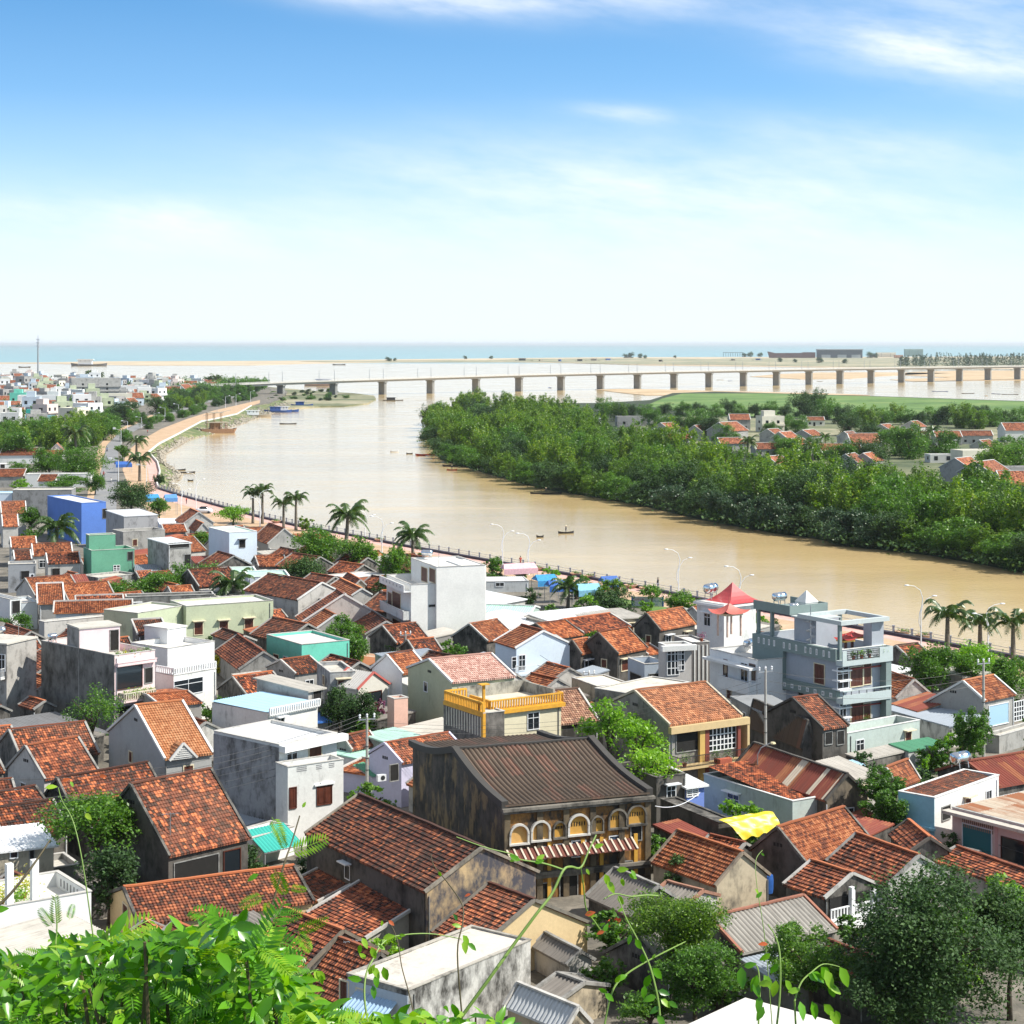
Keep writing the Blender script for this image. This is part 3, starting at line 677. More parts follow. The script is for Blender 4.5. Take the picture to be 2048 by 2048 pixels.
# hill the camera stands on
m=MB();hx=[-60+6*i for i in range(21)];hy=[-6, 0, 2, 4, 6, 9, 13, 18, 25, 34, 45, 58, 76]
hz_=lambda x,y:(40.6-.30*max(0, y)if y<8 else 38.2-.62*(y-8))+.18*math.sin(x*.9+y*.5)*min(1, y/10)-(.3 if y<2.5 else 0)
for i in range(len(hx)-1):
 for j in range(len(hy)-1):
  m.quad([(x, y, max(G-.3, hz_(x, y)))for x, y in((hx[i], hy[j]), (hx[i+1], hy[j]), (hx[i+1], hy[j+1]), (hx[i], hy[j+1]))])
tag(m.build('hillside', HILLM), kind='structure')
# ---------------------------------------------------------------- bridge
pier_x=[470, 562, 667, 765, 861, 952, 1038, 1122, 1201, 1275, 1348, 1418, 1487, 1553, 1618, 1680, 1742, 1803, 1862, 1919, 1976, 2035, 2092]
def brp(x):
 y=789-(x-765)*.02314;return W(x, y, 0)
def brz(x):return float(np.interp(x, [430, 562, 765, 1038, 1348, 1700, 2100], [9.6, 11.0, 12.3, 14.0, 15.0, 15.6, 15.4]))
B0=brp(470);br=empty('river_bridge', (B0 .x, B0 .y, 0), 0, 'long concrete road bridge on many rectangular piers across the river mouth', 'bridge')
bd=(brp(2000)-B0).normalized();bn=Vector((-bd.y, bd.x, 0));CONB=wall((.42, .39, .35), .25);HW=5.6
dk=MB();pa_=MB();gd=MB()
xs=[430]+pier_x
for a,b_ in zip(xs[:-1], xs[1:]):
 p,q=brp(a)-B0,brp(b_)-B0;za,zb=brz(a),brz(b_)
 for(o1, o2, d0, d1, M_)in((-HW, HW, .0, .35, dk), (-HW+1.1, HW-1.1, -1.5, 0, gd)):
  c=[p+bn*o1, q+bn*o1, q+bn*o2, p+bn*o2];zz_=[za, zb, zb, za]
  lo=[Vector((c[i].x, c[i].y, zz_[i]+d0))for i in range(4)];hi=[Vector((c[i].x, c[i].y, zz_[i]+d1))for i in range(4)]
  M_.quad(hi);M_.quad(lo[::-1])
  for i in range(4):M_.quad([lo[i], lo[(i+1)%4], hi[(i+1)%4], hi[i]])
 for s in(-1, 1):
  u=p+bn*(HW-.2)*s;v=q+bn*(HW-.2)*s;u.z=za;v.z=zb
  pa_.bar(u+Vector((0, 0, 1.35)), v+Vector((0, 0, 1.35)), .25, .22)
  n=9
  for i in range(n):
   w_=u.lerp(v, i/n);pa_.bar(w_+Vector((0, 0, .3)), w_+Vector((0, 0, 1.3)), .35)
  pa_.bar(u+Vector((0, 0, .5)), v+Vector((0, 0, .5)), .3, .3)
dk.build('deck', CONB, br);pa_.build('parapet', wall((.6, .58, .54), .1), br);gd.build('girder', CONB, br)
PIERM=wall((.27, .265, .25), .35)
ang=math.atan2(bd.y, bd.x)
for x in pier_x[1:]:
 p=brp(x)-B0;m=MB();z1=brz(x)-1.5
 m.box(-1.15, 1.15, -3.9, 3.9, -1, z1-.9);m.box(-1.5, 1.5, -4.8, 4.8, z1-.9, z1)
 o=m.build('pier', PIERM, br, loc=(p.x, p.y, 0));o.rotation_euler=(0, 0, ang)
# lamps on the bridge
bl=MB();bl.tube([(0, 0, 0), (0, 0, 8.5)], [.26, .16], 5);bl.bar((0, 0, 8.4), (1.3, 0, 8.9), .08);
hd=MB();hd.box(1.1, 1.9, -.15, .15, 8.82, 8.98);pl=None
for a,b_ in zip(pier_x[:-2], pier_x[1:-1]):
 for t,s in((0.1, 1), (0.65, -1)):
  x=a+(b_-a)*t;p=brp(x)+bn*(HW-.3)*s;p.z=brz(x)+.35
  if pl is None:
   pl=empty('bridge_lamp', p, ang+math.pi/2, 'slender single-arm lamp post standing on the bridge deck', 'street lamp', 'lamp posts along the bridge')
   bl.build('pole', GALV, pl);hd.build('lamp_head', LAMPW, pl)
  else:c=copy_tree(pl);c.location=p;c.rotation_euler=(0, 0, ang+(math.pi/2 if s>0 else-math.pi/2))
# sea haze: one even box of pale air round everything
m=MB();m.box(-30000, 30000, -400, 40000, -2, 56);hzo=m.build('haze', (lambda:None)()or plain('haze_shell', (1, 1, 1)));hm_=bpy.data.materials.new('haze');hm_.use_nodes=True;hn=hm_.node_tree;hn.nodes.clear()
vo=hn.nodes.new('ShaderNodeVolumePrincipled');vo.inputs['Color'].default_value=(.92, .97, 1.0, 1);vo.inputs['Density'].default_value=3.6e-5;vo.inputs['Anisotropy'].default_value=.2
ou=hn.nodes.new('ShaderNodeOutputMaterial');hn.links.new(vo.outputs[0], ou.inputs['Volume']);hzo.data.materials.clear();hzo.data.materials.append(hm_);hzo['kind']='stuff'
# ---------------------------------------------------------------- the quarter in front: each house read off the photograph
TEALW=wall((.22, .42, .40), .35);MINTW=wall((.62, .74, .60), .2);TURQ=wall((.16, .60, .46), .22);LILAC=wall((.60, .58, .74), .12)
PALEB=wall((.66, .76, .86), .08);PINKW=wall((.78, .60, .60), .15);PGREEN=wall((.50, .55, .38), .3);OLIVE=wall((.48, .50, .34), .3)
BLUG=wall((.21, .27, .26), .1);BLUG2=wall((.38, .41, .46), .1);CREAMW=wall((.72, .66, .48), .12);TANW=wall((.50, .42, .30), .5)
CREAM2=wall((.66, .50, .28), .2);BLUEW=wall((.10, .22, .62), .06);OCHW=wall((.55, .40, .22), .85, (.06, .06, .075));TEALD=wall((.05, .19, .13), .3)
GREENH=wall((.13, .36, .24), .3);PALET=wall((.46, .54, .51), .3);SKYW=wall((.30, .55, .65), .15);WSTAIN=wall((.66, .64, .60), .55)
MOTT=wall((.40, .385, .36), .5);TRIMW=WWD;TRIMD=COND;TRIMG=CON
# nearest rows, left
house('steep moss-stained red tile house with teal ground-floor front and railing, above the long low roof', ('B1', 1280, 670), (1890, 530), apex=(985, 125), z=6.5, rf=TOLD, wl=BLACKW, trim=TRIMD, wins=[('F', 1480, 770, 330, 170, 'o'), ('F', 1750, 720, 120, 200, 'b')])
house('long low red tile roof with small cream gable at its left, above the bushes', ('B1', 1050, 1190), (2370, 1010), apex=(930, 905), z=4.6, rf=TRED, wl=CREAM2, trim=TRIMD, wins=[('L', 950, 1100, 36, 130, 'd')])
house('low red tile roof tucked between the steep moss-stained roof and the bright orange one', ('M1', 570, 2010), (1260, 1880), apex=(430, 1722), z=4.3, rf=TOLD, wl=COND, trim=TRIMD)
house('grey gabled house with orange-red tiles and a square skylight hole near its ridge', ('M1', 340, 1735), (740, 1660), apex=(190, 1480), z=5.6, rf=TRED, wl=CONL, trim=TRIMG)
house('dark brown tiled roof cut off by the left picture edge above the white sheet roof', ('B1', -200, 440), (400, 330), apex=(-330, 240), z=4.6, rf=TOLD, wl=COND, trim=TRIMD)
shd=house('tan walled shed under white corrugated sheets at the left edge', ('B1', -120, 640), (405, 580), D=(290, 345), z=6.4, k='shed', rise=.35, rf=SWHITE, wl=wall((.50, .44, .34), .4), trim=None, wins=[('F', 105, 645, 50, 60, 'g'), ('F', 240, 650, 30, 60, 'o')])
house('grey stained concrete deck between the white sheet shed and the white planted terrace house', ('B1', -200, 845), (602, 728), D=(480, 640), z=3.9, k='flat', ph=.45, rf=SLAB, wl=CON)
hw=house('white two-storey terrace house with slotted parapet and plants on its roof at lower left', ('B1', -200, 1085), (688, 932), D=(438, 828), z=6.3, k='flat', ph=1.0, rf=SLABW, wl=WW, parw=.22, wins=[('F', 565, 1205, 22, 35, 'o'), ('F', 400, 1230, 90, 130, 'c')])
m=MB()
for i in range(6):m.box(hw.w-.235, hw.w-.21, hw.d*(.30+i*.1), hw.d*(.30+i*.1)+.16, hw.h-.75, hw.h-.25)
m.build('parapet_slot', plain('slot_shade', (.25, .25, .26), .8), hw.root)
for xx in(80, 270):
 u,zz_=hw.loc('F', xx, 1030);m=MB();m.box(u-.22, u+.22, .02, .46, hw.h-1, hw.h+2.6);m.build('pillar', WW, hw.root)
# bright orange house
ho=house('grey cement gable house with bright new orange tiles and a small white dormer', ('M1', 1245, 1580), (1610, 1535), apex=(1020, 1175), z=7.0, rf=TNEW, wl=wall((.38, .385, .38), .25), trim=WWD, course=.34, lip=.05)
u,zz_=ho.loc('F', 1375, 1560)
m=MB();fw=1.15;r_=MB()
m.quad([(u-fw, -.25, ho.h-.1), (u+fw, -.25, ho.h-.1), (u, -.25, ho.h+1.15)])
m.bar((u-fw-.1, -.3, ho.h-.1), (u, -.3, ho.h+1.25), .16, .18);m.bar((u+fw+.1, -.3, ho.h-.1), (u, -.3, ho.h+1.25), .16, .18)
for i in range(5):m.box(u-fw*.7*(1-i/5), u+fw*.7*(1-i/5), -.31, -.28, ho.h+.05+i*.17, ho.h+.12+i*.17)
courses(r_, ((u-fw-.1, 1.3, ho.h-.1), (u-fw-.1, -.3, ho.h-.1)), ((u, 1.3, ho.h+1.2), (u, -.3, ho.h+1.2)));courses(r_, ((u+fw+.1, -.3, ho.h-.1), (u+fw+.1, 1.3, ho.h-.1)), ((u, -.3, ho.h+1.2), (u, 1.3, ho.h+1.2)))
dm=m.build('dormer', WWD, ho.root);r_.build('dormer_roof', TNEW, dm)
ho2=house('small orange tile roof directly behind the bright new orange one', ('M1', 1215, 1180), (1530, 1150), apex=(1110, 1095), z=6.2, rf=TORG, wl=CON)
# grey-white three storey house
h8=house('pale grey three-storey house with white sheet-covered roof slab and brown balcony doors', ('M2', 175, 1472), (610, 1382), C=(-317, ), z=10.2, k='flat', ph=.35, rf=SWHITE, wl=WWD, parw=.25, wins=[('F', 270, 1560, 75, 135, 'g'), ('F', 445, 1530, 90, 140, 'd')])
m=MB();m.box(-.02, h8 .w+.6, -.75, -.0, h8 .h-.55, h8 .h-.05);m.build('roof_fascia', WW, h8 .root)
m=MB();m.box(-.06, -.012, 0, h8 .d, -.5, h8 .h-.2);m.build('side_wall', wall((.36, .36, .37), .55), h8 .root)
f=house('projecting white lower storey with slotted balcony wall and brown door, on the grey three-storey house', ('M2', 240, 1640), (660, 1580), z=8.9, k='flat', d=2.0, ph=.9, rf=SLABW, wl=WWD, ztop=0, wins=[('F', 278, 1870, 45, 150, 'c'), ('F', 515, 1850, 105, 130, 'c')], name='house_wing', cat='house wing')
m=MB()
for i,xx in enumerate((345, 475, 570)):
 u,zz_=f.loc('F', xx, 1655-(xx-345)*.13)
 for k_ in range(3):m.box(u-.45+.2*(i>0), u+.45-.2*(i>0), -.012, .01, zz_-.16+k_*.14, zz_-.09+k_*.14)
m.build('slot', plain('slot_shade', (.25, .25, .26), .8), f.root)
m=MB();u,zz_=f.loc('F', 515, 1770);m.box(u-.9, u+.9, -.16, -.01, zz_-.02, zz_+.1);m.box(u-.35, u+.35, -.14, -.01, zz_+.1, zz_+.2);m.build('door_pediment', WHITE, f.root)
f3=house('white terrace wall with slotted balusters above the turquoise awning', ('B2', -30, 530), (290, 440), z=4.7, k='flat', d=2.6, ph=.9, rf=SLABW, wl=WW, name='terrace')
m=MB()
for i in range(5):m.box(f3 .w*(.1+i*.11), f3 .w*(.1+i*.11)+.12, -.012, .01, f3 .h-.75, f3 .h-.2)
m.build('slot', plain('slot_shade', (.25, .25, .26), .8), f3 .root)
def awning(label, t, A, B, depth, z, mat, drop=.6, name='awning', cat='awning', post=None):
 """sloping sheet canopy whose low outer edge runs from A to B"""
 a=W(*P(t, *A), z);q=W(*P(t, *B), z);th=math.atan2(q.y-a.y, q.x-a.x);w_=(q-a).length
 r=empty(name, (a.x, a.y, G), th, label, cat);h=z-G;m=MB()
 corr(m, [((0, 0, h), (w_, 0, h)), ((0, depth, h+drop), (w_, depth, h+drop))], .03, .3)
 m.build('sheet', mat, r);m=MB()
 for x in(.05, w_/2, w_-.05):m.bar((x, 0, h-.08), (x, depth, h+drop-.08), .06)
 m.bar((0, .03, h-.07), (w_, .03, h-.07), .06);m.build('frame', GALV, r)
 if post is not None:
  for x in(.1, w_-.1):
   m=MB();m.bar((x, .1, -.2), (x, .1, h-.1), .08);m.build('post', post, r)
 return r
awning('turquoise corrugated awning below the white slotted terrace', 'B2', (65, 640), (358, 575), 2.6, 3.9, STEAL, 1.2, post=GALV)
house('flat blue-grey sheet roof squeezed between the grey three-storey house and the steep moss-stained roof', ('B1', 1860, 430), (2120, 370), C=(1610, ), z=3.9, k='shed', rise=.2, rf=SGREY, wl=CON, sdir='L', over=.05)
# pink balcony house and left edge tower
h9=house('tall house with dark mouldy side wall and pink balconied front', ('M1', 865, 797), (1170, 755), C=(315, ), z=10.6, k='flat', ph=.7, rf=SLAB, wl=PINKW, wins=[('F', 975, 960, 190, 160, 'b'), ('F', 1120, 945, 55, 110, 'o'), ('F', 1010, 1215, 240, 90, 'o')])
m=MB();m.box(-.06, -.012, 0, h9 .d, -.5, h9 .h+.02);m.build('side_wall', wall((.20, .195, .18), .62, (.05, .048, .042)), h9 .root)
balcony(h9, 'F', h9 .w*.1, h9 .w*.9, h9 .loc('F', 1000, 1120)[1], .9, 'balus', PINKW, wall((.62, .55, .45), .1), h=.75)
balcony(h9, 'F', .1, h9 .w-.1, h9 .h-.95, .45, 'solid', PINKW, h=.15)
h9b=house('pink rooftop room with open doorway on the tall mouldy-sided house', ('M1', 600, 598), (905, 572), C=(510, ), z=12.6, k='flat', ph=.0, rf=SLAB, wl=wall((.78, .62, .64), .08), name='rooftop_room', cat='rooftop room', trim=None, wins=[('F', 862, 680, 60, 150, 'o')])
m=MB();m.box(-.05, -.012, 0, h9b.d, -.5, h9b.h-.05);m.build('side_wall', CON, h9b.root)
h10=house('narrow grey mottled concrete tower house at the left edge with a barred balcony', ('M1', 50, 716), (275, 665), C=(-420, ), z=10.6, k='flat', ph=.0, rf=SLAB, wl=MOTT, trim=None, wins=[('L', 15, 850, 45, 120, 'g')])
balcony(h10, 'L', .2, 3.0, h10 .loc('L', 20, 960)[1], .7, 'rail', WWD, WHITE)
house('wide dark grey sheet roof over shadowed stalls left of the bright orange roof', ('M1', 290, 1450), (780, 1375), D=(400, 1240), z=4.0, k='shed', rise=.45, rf=sheet((.20, .20, .205), 0, dirt=.4, rough=.6), wl=BLACKW, over=.4)
house('dark stall roof of brown sheets at the left edge beside the wide grey sheet roof', ('M1', -260, 1500), (230, 1440), D=(120, 1370), z=3.6, k='shed', rise=.4, rf=sheet((.13, .12, .12), .2, dirt=.4), wl=BLACKW, over=.3)
# green long building
h12=house('long pale green two-storey building with three brown hooded windows', ('M1', 1405, 425), (2062, 380), d=6.5, z=8.0, k='flat', ph=.3, rf=SLABW, wl=PGREEN, wins=[('F', 1498, 592, 62, 90, 'dh'), ('F', 1688, 582, 62, 88, 'dh'), ('F', 1878, 565, 62, 88, 'dh')])
house('pale green left arm of the long green building, angled slightly away', ('M1', 1040, 478), (1400, 418), z=7.9, d=6, k='flat', ph=.25, rf=SLABW, wl=PGREEN, name='house_wing', cat='house wing')
house('low grey-white extension running left from the long pale green building', ('M1', 335, 545), (1045, 478), D=(1000, 465), z=6.6, k='flat', ph=.15, rf=SLABW, wl=CONL)
house('white block with lean tiled roof standing behind the pink balcony house', ('M1', 1265, 600), (1405, 578), z=9.0, d=4, k='flat', ph=.0, rf=SLABW, wl=WW, trim=None)
house('small mossy tile roof leaning on the white block behind the pink balcony house', ('M1', 1045, 640), (1262, 650), z=8.0, d=4.5, ang=20, k='shed', rise=1.1, rf=TOLD, wl=COND, over=.1)
h13=house('white stepped block with small planted roof terrace', ('M1', 1265, 745), (1618, 690), z=7.8, d=6.5, k='flat', ph=.6, rf=SLABW, wl=WW)
h14=house('grey-white house with balustraded flat roof and green glass front', ('M1', 1310, 950), (1632, 895), C=(1175, ), z=7.6, k='flat', ph=.1, rf=wall((.34, .33, .29), .3), wl=WWD, wins=[('F', 1420, 1030, 215, 110, 'g')])
m=MB();railing(m, [(.1, h14 .d, h14 .h), (.1, .1, h14 .h), (h14 .w, .1, h14 .h)], .75, .3, .14, .1);m.build('balustrade', WHITE, h14 .root)
h16=house('light blue sheet-roofed house with white baluster railing along its front', ('M2', 90, 1225), (465, 1150), C=(-332, ), z=6.6, k='flat', ph=.05, rf=SBLUE, wl=WWD)
m=MB();railing(m, [(.0, -.3, h16 .h-.35), (h16 .w, -.3, h16 .h-.35)], .75, .3, .14, .1);m.build('balustrade', WHITE, h16 .root)
house('bright blue corrugated lean-to roof below the white baluster railing', ('M2', 330, 1310), (545, 1290), z=4.6, d=2.5, ang=28, k='shed', rise=.5, rf=SBLU2, wl=CON)
house('rusty striped cream sheet roof beside the light blue roof', ('M2', 395, 1062), (505, 1040), C=(5, ), z=7.4, k='shed', rise=.5, rf=FIBL, wl=CONL, sdir='F', wins=[('F', 460, 1110, 60, 90, 'o')])
house('tall weathered grey wall block with a potted shrub on top', ('M2', 560, 925), (750, 985), C=(460, ), z=8.2, k='flat', ph=.4, ang=18, rf=SLAB, wl=wall((.36, .37, .38), .6))
h18=house('turquoise flat-roofed house with white deck and two brown windows', ('M2', 345, 715), (705, 680), C=(80, ), z=7.4, k='flat', ph=.35, rf=SLABW, wl=TURQ, wins=[('L', 153, 835, 36, 90, 'd'), ('L', 228, 850, 36, 85, 'g')])
house('red tile roof left of the turquoise house, sloping towards the viewer', ('M1', 1800, 905), C=(1615, 765), apex=(1990, 770), z=5.0, k='gr', rf=TRED, wl=CON, trim=TRIMG)
house('small dark red gable roof peeking up behind the long pale green building end', ('M1', 1760, 700), C=(1590, 640), apex=(1850, 650), z=5.4, k='gr', rf=TOLD, wl=CON)
house('brown-red tiled roof crouching in front of the turquoise house', ('M2', 300, 935), (520, 905), apex=(335, 830), z=5.6, rf=TOLD, wl=CON, d=6)
# grey gable cluster left of the white tower
house('grey gabled house with dark red slope, leftmost of the gable cluster beside the white tower', ('M2', 310, 378), C=(170, 352), apex=(500, 247), z=6.4, k='gr', rf=TRED, wl=CONL, trim=WWD, d=14)
house('broad grey gable with long narrow red slope and white rake, mid gable cluster', ('M2', 345, 545), C=(295, 505), apex=(665, 335), z=5.2, k='gr', rf=TRED, wl=CONL, trim=WWD)
house('orange tiled gable house highest in the gable cluster, next to the white tower', ('M2', 720, 345), C=(560, 265), apex=(800, 292), z=6.6, k='gr', rf=TORG, wl=CONL, trim=WWD)
house('low orange-red tiled gable in front of the gable cluster behind the leafy tree', ('M2', 430, 612), C=(335, 560), apex=(600, 490), z=4.8, k='gr', rf=TORG, wl=CON, trim=WWD)
house('small dark red gable roof pressed against the left foot of the white tower', ('M2', 820, 640), C=(715, 560), apex=(985, 540), z=4.8, k='gr', rf=TOLD, wl=CON)
house('red tile roof right behind the gable cluster with pale gable', ('M2', 745, 270), C=(650, 215), apex=(790, 225), z=6.4, k='gr', rf=TRED, wl=TANW)
house('brick-red low building with white roof edge behind the gable cluster', ('M2', 710, 215), (990, 185), z=5.6, d=6, k='flat', ph=.1, rf=SLABW, wl=wall((.36, .12, .06), .2))
house('faded rusty shed roof beside the bush at the foot of the white tower', ('M2', 740, 900), (990, 800), z=3.8, d=7, k='shed', rise=.4, rf=RUSTL, wl=CON, sdir='F')
# white tower
TOWW=wall((.80, .79, .76), .16, (.42, .41, .39))
tw=house('tall blank white tower house with brown doors on stacked balconies, highest in mid picture', ('M2', 1170, 262), (1728, 225), C=(985, ), z=10.8, k='flat', ph=.9, rf=SLABW, wl=TOWW, ang=20, wins=[('L', 1012, 375, 30, 105, 'd'), ('L', 1062, 385, 60, 125, 'd'), ('L', 1012, 580, 30, 105, 'd'), ('L', 1062, 590, 60, 125, 'd'), ('F', 1330, 420, 46, 12, 'o'), ('F', 1443, 410, 18, 10, 'o'), ('F', 1493, 405, 30, 10, 'o')])
tu,tz=tw.loc('F', 1360, 130)
ub=house('upper storey of the white tower with two brown doors', ('M2', 1362, 130), (1728, 90), C=(1170, ), z=13.0, k='flat', ph=.25, rf=SLABW, wl=TOWW, ang=20, name='tower_storey', cat='tower storey', trim=None, wins=[('L', 1272, 185, 44, 105, 'd'), ('L', 1333, 192, 44, 100, 'd')])
m=MB();u0,_=tw.loc('F', 1556, 300);m.box(u0, tw.w+.05, -.35, .02, -.5, ub.h-.01);m.box(u0+.02, tw.w+.04, .02, tw.d*.6, tw.h-.2, ub.h-.02);m.build('shaft_wall', TOWW, tw.root)
for yy in(460, 655):balcony(tw, 'L', .15, tw.d-.15, tw.loc('L', 1080, yy)[1]-.3, 1.0, 'solid' if yy==460 else 'rail', WWD, WHITE)
m=MB();m.box(-1.0, .0, .0, tw.d, tw.h-1.0, tw.h-.85);m.box(-1.0, -.88, .0, tw.d, tw.h-.85, tw.h-.05);m.build('roof_balcony', WW, tw.root)
m=MB()
for i in range(6):m.box(-1.012, -.99, tw.d*(.12+.14*i), tw.d*(.12+.14*i)+.45, tw.h-.6, tw.h-.3)
m.build('baluster_block', GALV, tw.root)
# pinkish long roof with green gable
h22=house('big pale green gable wall with long dusty pink ribbed roof', ('M2', 1482, 1003), (1960, 955), apex=(1305, 825), z=8.6, rf=PINKR, wl=OLIVE, trim=WWD, rear=1.0, course=.42, lip=.06)
h22b=house('salmon and white balcony edge against the left side of the big pale green gable', ('M2', 1043, 1125), (1110, 1115), z=7.6, ang=30, d=1.2, k='flat', ph=.3, rf=SLABW, wl=wall((.72, .45, .36), .15), name='house_wing', cat='house wing')
h24=house('white-gabled house with bright orange tiles left of the dusty pink roof', ('M2', 1110, 938), (1305, 905), apex=(985, 790), z=7.8, rf=TORG, wl=WW, trim=WWD)
h25=house('small house with a red-trimmed white portico gable facing the dark trees', ('M2', 765, 1055), (1010, 1012), z=6.8, apex=(885, 925), k='gr', d=4, rf=wall((.55, .53, .5), .3), wl=wall((.62, .60, .54), .15), trim=wall((.50, .12, .10), .1), ridge=False, wins=[('F', 890, 1110, 110, 80, 'b')])
house('white balcony parapet with red band beside the red-trimmed portico gable', ('M2', 1015, 1010), (1230, 945), z=6.6, d=2.5, k='flat', ph=.5, rf=SLABW, wl=WWD, trim=wall((.50, .12, .10), .1), name='house_wing', cat='house wing')
# yellow balustrade house
h23=house('cream house crowned by bright yellow balustrades, right in front of the pink roof', ('M3', -160, 1215), (370, 1150), z=8.9, d=6.5, k='flat', ph=.05, rf=wall((.62, .56, .46), .4), wl=CREAMW, wins=[('F', 160, 1290, 82, 120, 'g')])
m=MB();railing(m, [(-.1, 3.4, h23 .h), (-.1, -.1, h23 .h), (h23 .w+.1, -.1, h23 .h), (h23 .w+.1, h23 .d*.1, h23 .h)], .9, .28, .13, .12);m.box(-.3, h23 .w+.3, -.3, -.002, h23 .h-.35, h23 .h+.02);m.build('balustrade', YEL, h23 .root)
m=MB();m.box(.2, h23 .w, h23 .d-.5, h23 .d-.3, h23 .h, h23 .h+1.2);m.box(h23 .w-.2, h23 .w, 1.0, h23 .d-.5, h23 .h, h23 .h+1.1);m.build('back_parapet', wall((.40, .38, .32), .6), h23 .root)
h23b=house('lower mouldy-walled wing with yellow corner balustrade and ragged awning posts', ('M2', 1715, 1235), (1800, 1225), C=(1415, 1178), z=9.1, k='flat', ph=.1, rf=SLAB, wl=wall((.22, .2, .18), .7), name='house_wing', cat='house wing', w=2.2)
m=MB();railing(m, [(-.05, h23b.d*.95, h23b.h), (-.05, h23b.d*.1, h23b.h), (-.05, .0, h23b.h)], .95, .28, .13, .14);railing(m, [(0, h23b.d*.95, h23b.h), (h23b.w, h23b.d*.95, h23b.h)], .95, .28, .13, .14);m.build('balustrade', YEL, h23b.root)
m=MB();m.box(-.05, 0.15, .0, h23b.d, h23b.h-.35, h23b.h+.06)
m.box(-.08, .2, -.1, .2, -.5, h23b.h);m.build('yellow_beam', YEL, h23b.root)
m=MB()
for i in range(14):m.box(-.035, -.012, h23b.d*.05+i*h23b.d*.066, h23b.d*.05+i*h23b.d*.066+.16, h23b.h-2.1, h23b.h-.4)
m.build('wall_rib', wall((.6, .56, .46), .3), h23b.root)
m=MB();px0,_=h23b.loc('L', 1715, 1100);m.box(.15, .36, .25, .46, h23b.h, h23b.h+2.5);m.box(-.2, .7, .0, .7, h23b.h+2.5, h23b.h+2.58);m.build('yellow_column', YEL, h23b.root)
# small ones in front of it
house('lilac gable house with mottled red tiles beside the utility pole', ('M2', 1105, 1612), (1590, 1525), apex=(970, 1460), z=6.3, rf=TRED, wl=LILAC, trim=LILAC, wins=[('F', 1040, 1680, 60, 120, 'o')])
house('small red tile roof just left of the mint sheet roofs', ('M2', 725, 1510), (925, 1465), apex=(652, 1408), z=5.0, rf=TRED, wl=CON)
house('mint green sheet roof between the small red roof and the lilac gable', ('M2', 800, 1580), (1060, 1500), z=4.6, d=9, k='shed', rise=.5, rf=SMINT, wl=WWD, over=.1)
house('paler mint and grey roof panel right of the mint sheet roof', ('M2', 1080, 1480), (1330, 1425), z=5.4, d=5, k='shed', rise=.4, rf=sheet((.45, .66, .58), 0, dirt=.3), wl=CON, over=.1)
house('lilac wall topped with a strip of orange tiles left of the utility pole', ('M2', 840, 1690), (1000, 1640), C=(650, ), z=4.4, k='shed', rise=.4, rf=TORG, wl=LILAC, sdir='L', w=3)
awning('small green awning with a lamp on the lilac gable house', 'M2', (880, 1715), (960, 1690), 2.2, 4.6, SGREEN, .8)
# ---------------------------------------------------------------- the old dark merchants' house in the middle
OLDF=wall((.50, .23, .045), .86, (.035, .028, .022));OLDG=wall((.10, .085, .07), .7, (.014, .013, .012), moss=(.26, .18, .085))
dh=house('large old blackened merchant house with curved ribbed dark roof and arched ochre front', ('P', 1010, 1611), (1300, 1585), apex=(909.5, 1499), z=9.4, rf=TUBE, wl=OLDG, trim=wall((.06, .055, .05), .4), sag=.21, tw=.5, wave=.38, amp=.075)
b=dh;fr=MB();off=.22
fr.box(0.1, b.w-.1, .10, .215, -.6, b.h-.35);b_front=fr.build('front_wall', OLDF, b.root)
def fy(x, y):return b.loc('F', x, y, -.1)
# cornices
m=MB();m.box(-.25, b.w+.3, -.35, .25, b.h-.42, b.h-.22);m.box(-.15, b.w+.2, -.2, .25, b.h-.62, b.h-.45);m.box(-.05, b.w+.1, -.25, .12, 1.75, 1.98);m.box(0, b.w, -.12, .11, 1.5, 1.7)
m.build('cornice', wall((.22, .20, .17), .6, (.03, .028, .024)), b.root)
# pilasters
for t in(.015, .235, .415, .60, .80, .985):m=MB();m.box(b.w*t-.22, b.w*t+.22, -.06, .11, -.5, b.h-.62);m.build('pilaster', wall((.16, .12, .07), .6, (.03, .025, .02)), b.root)
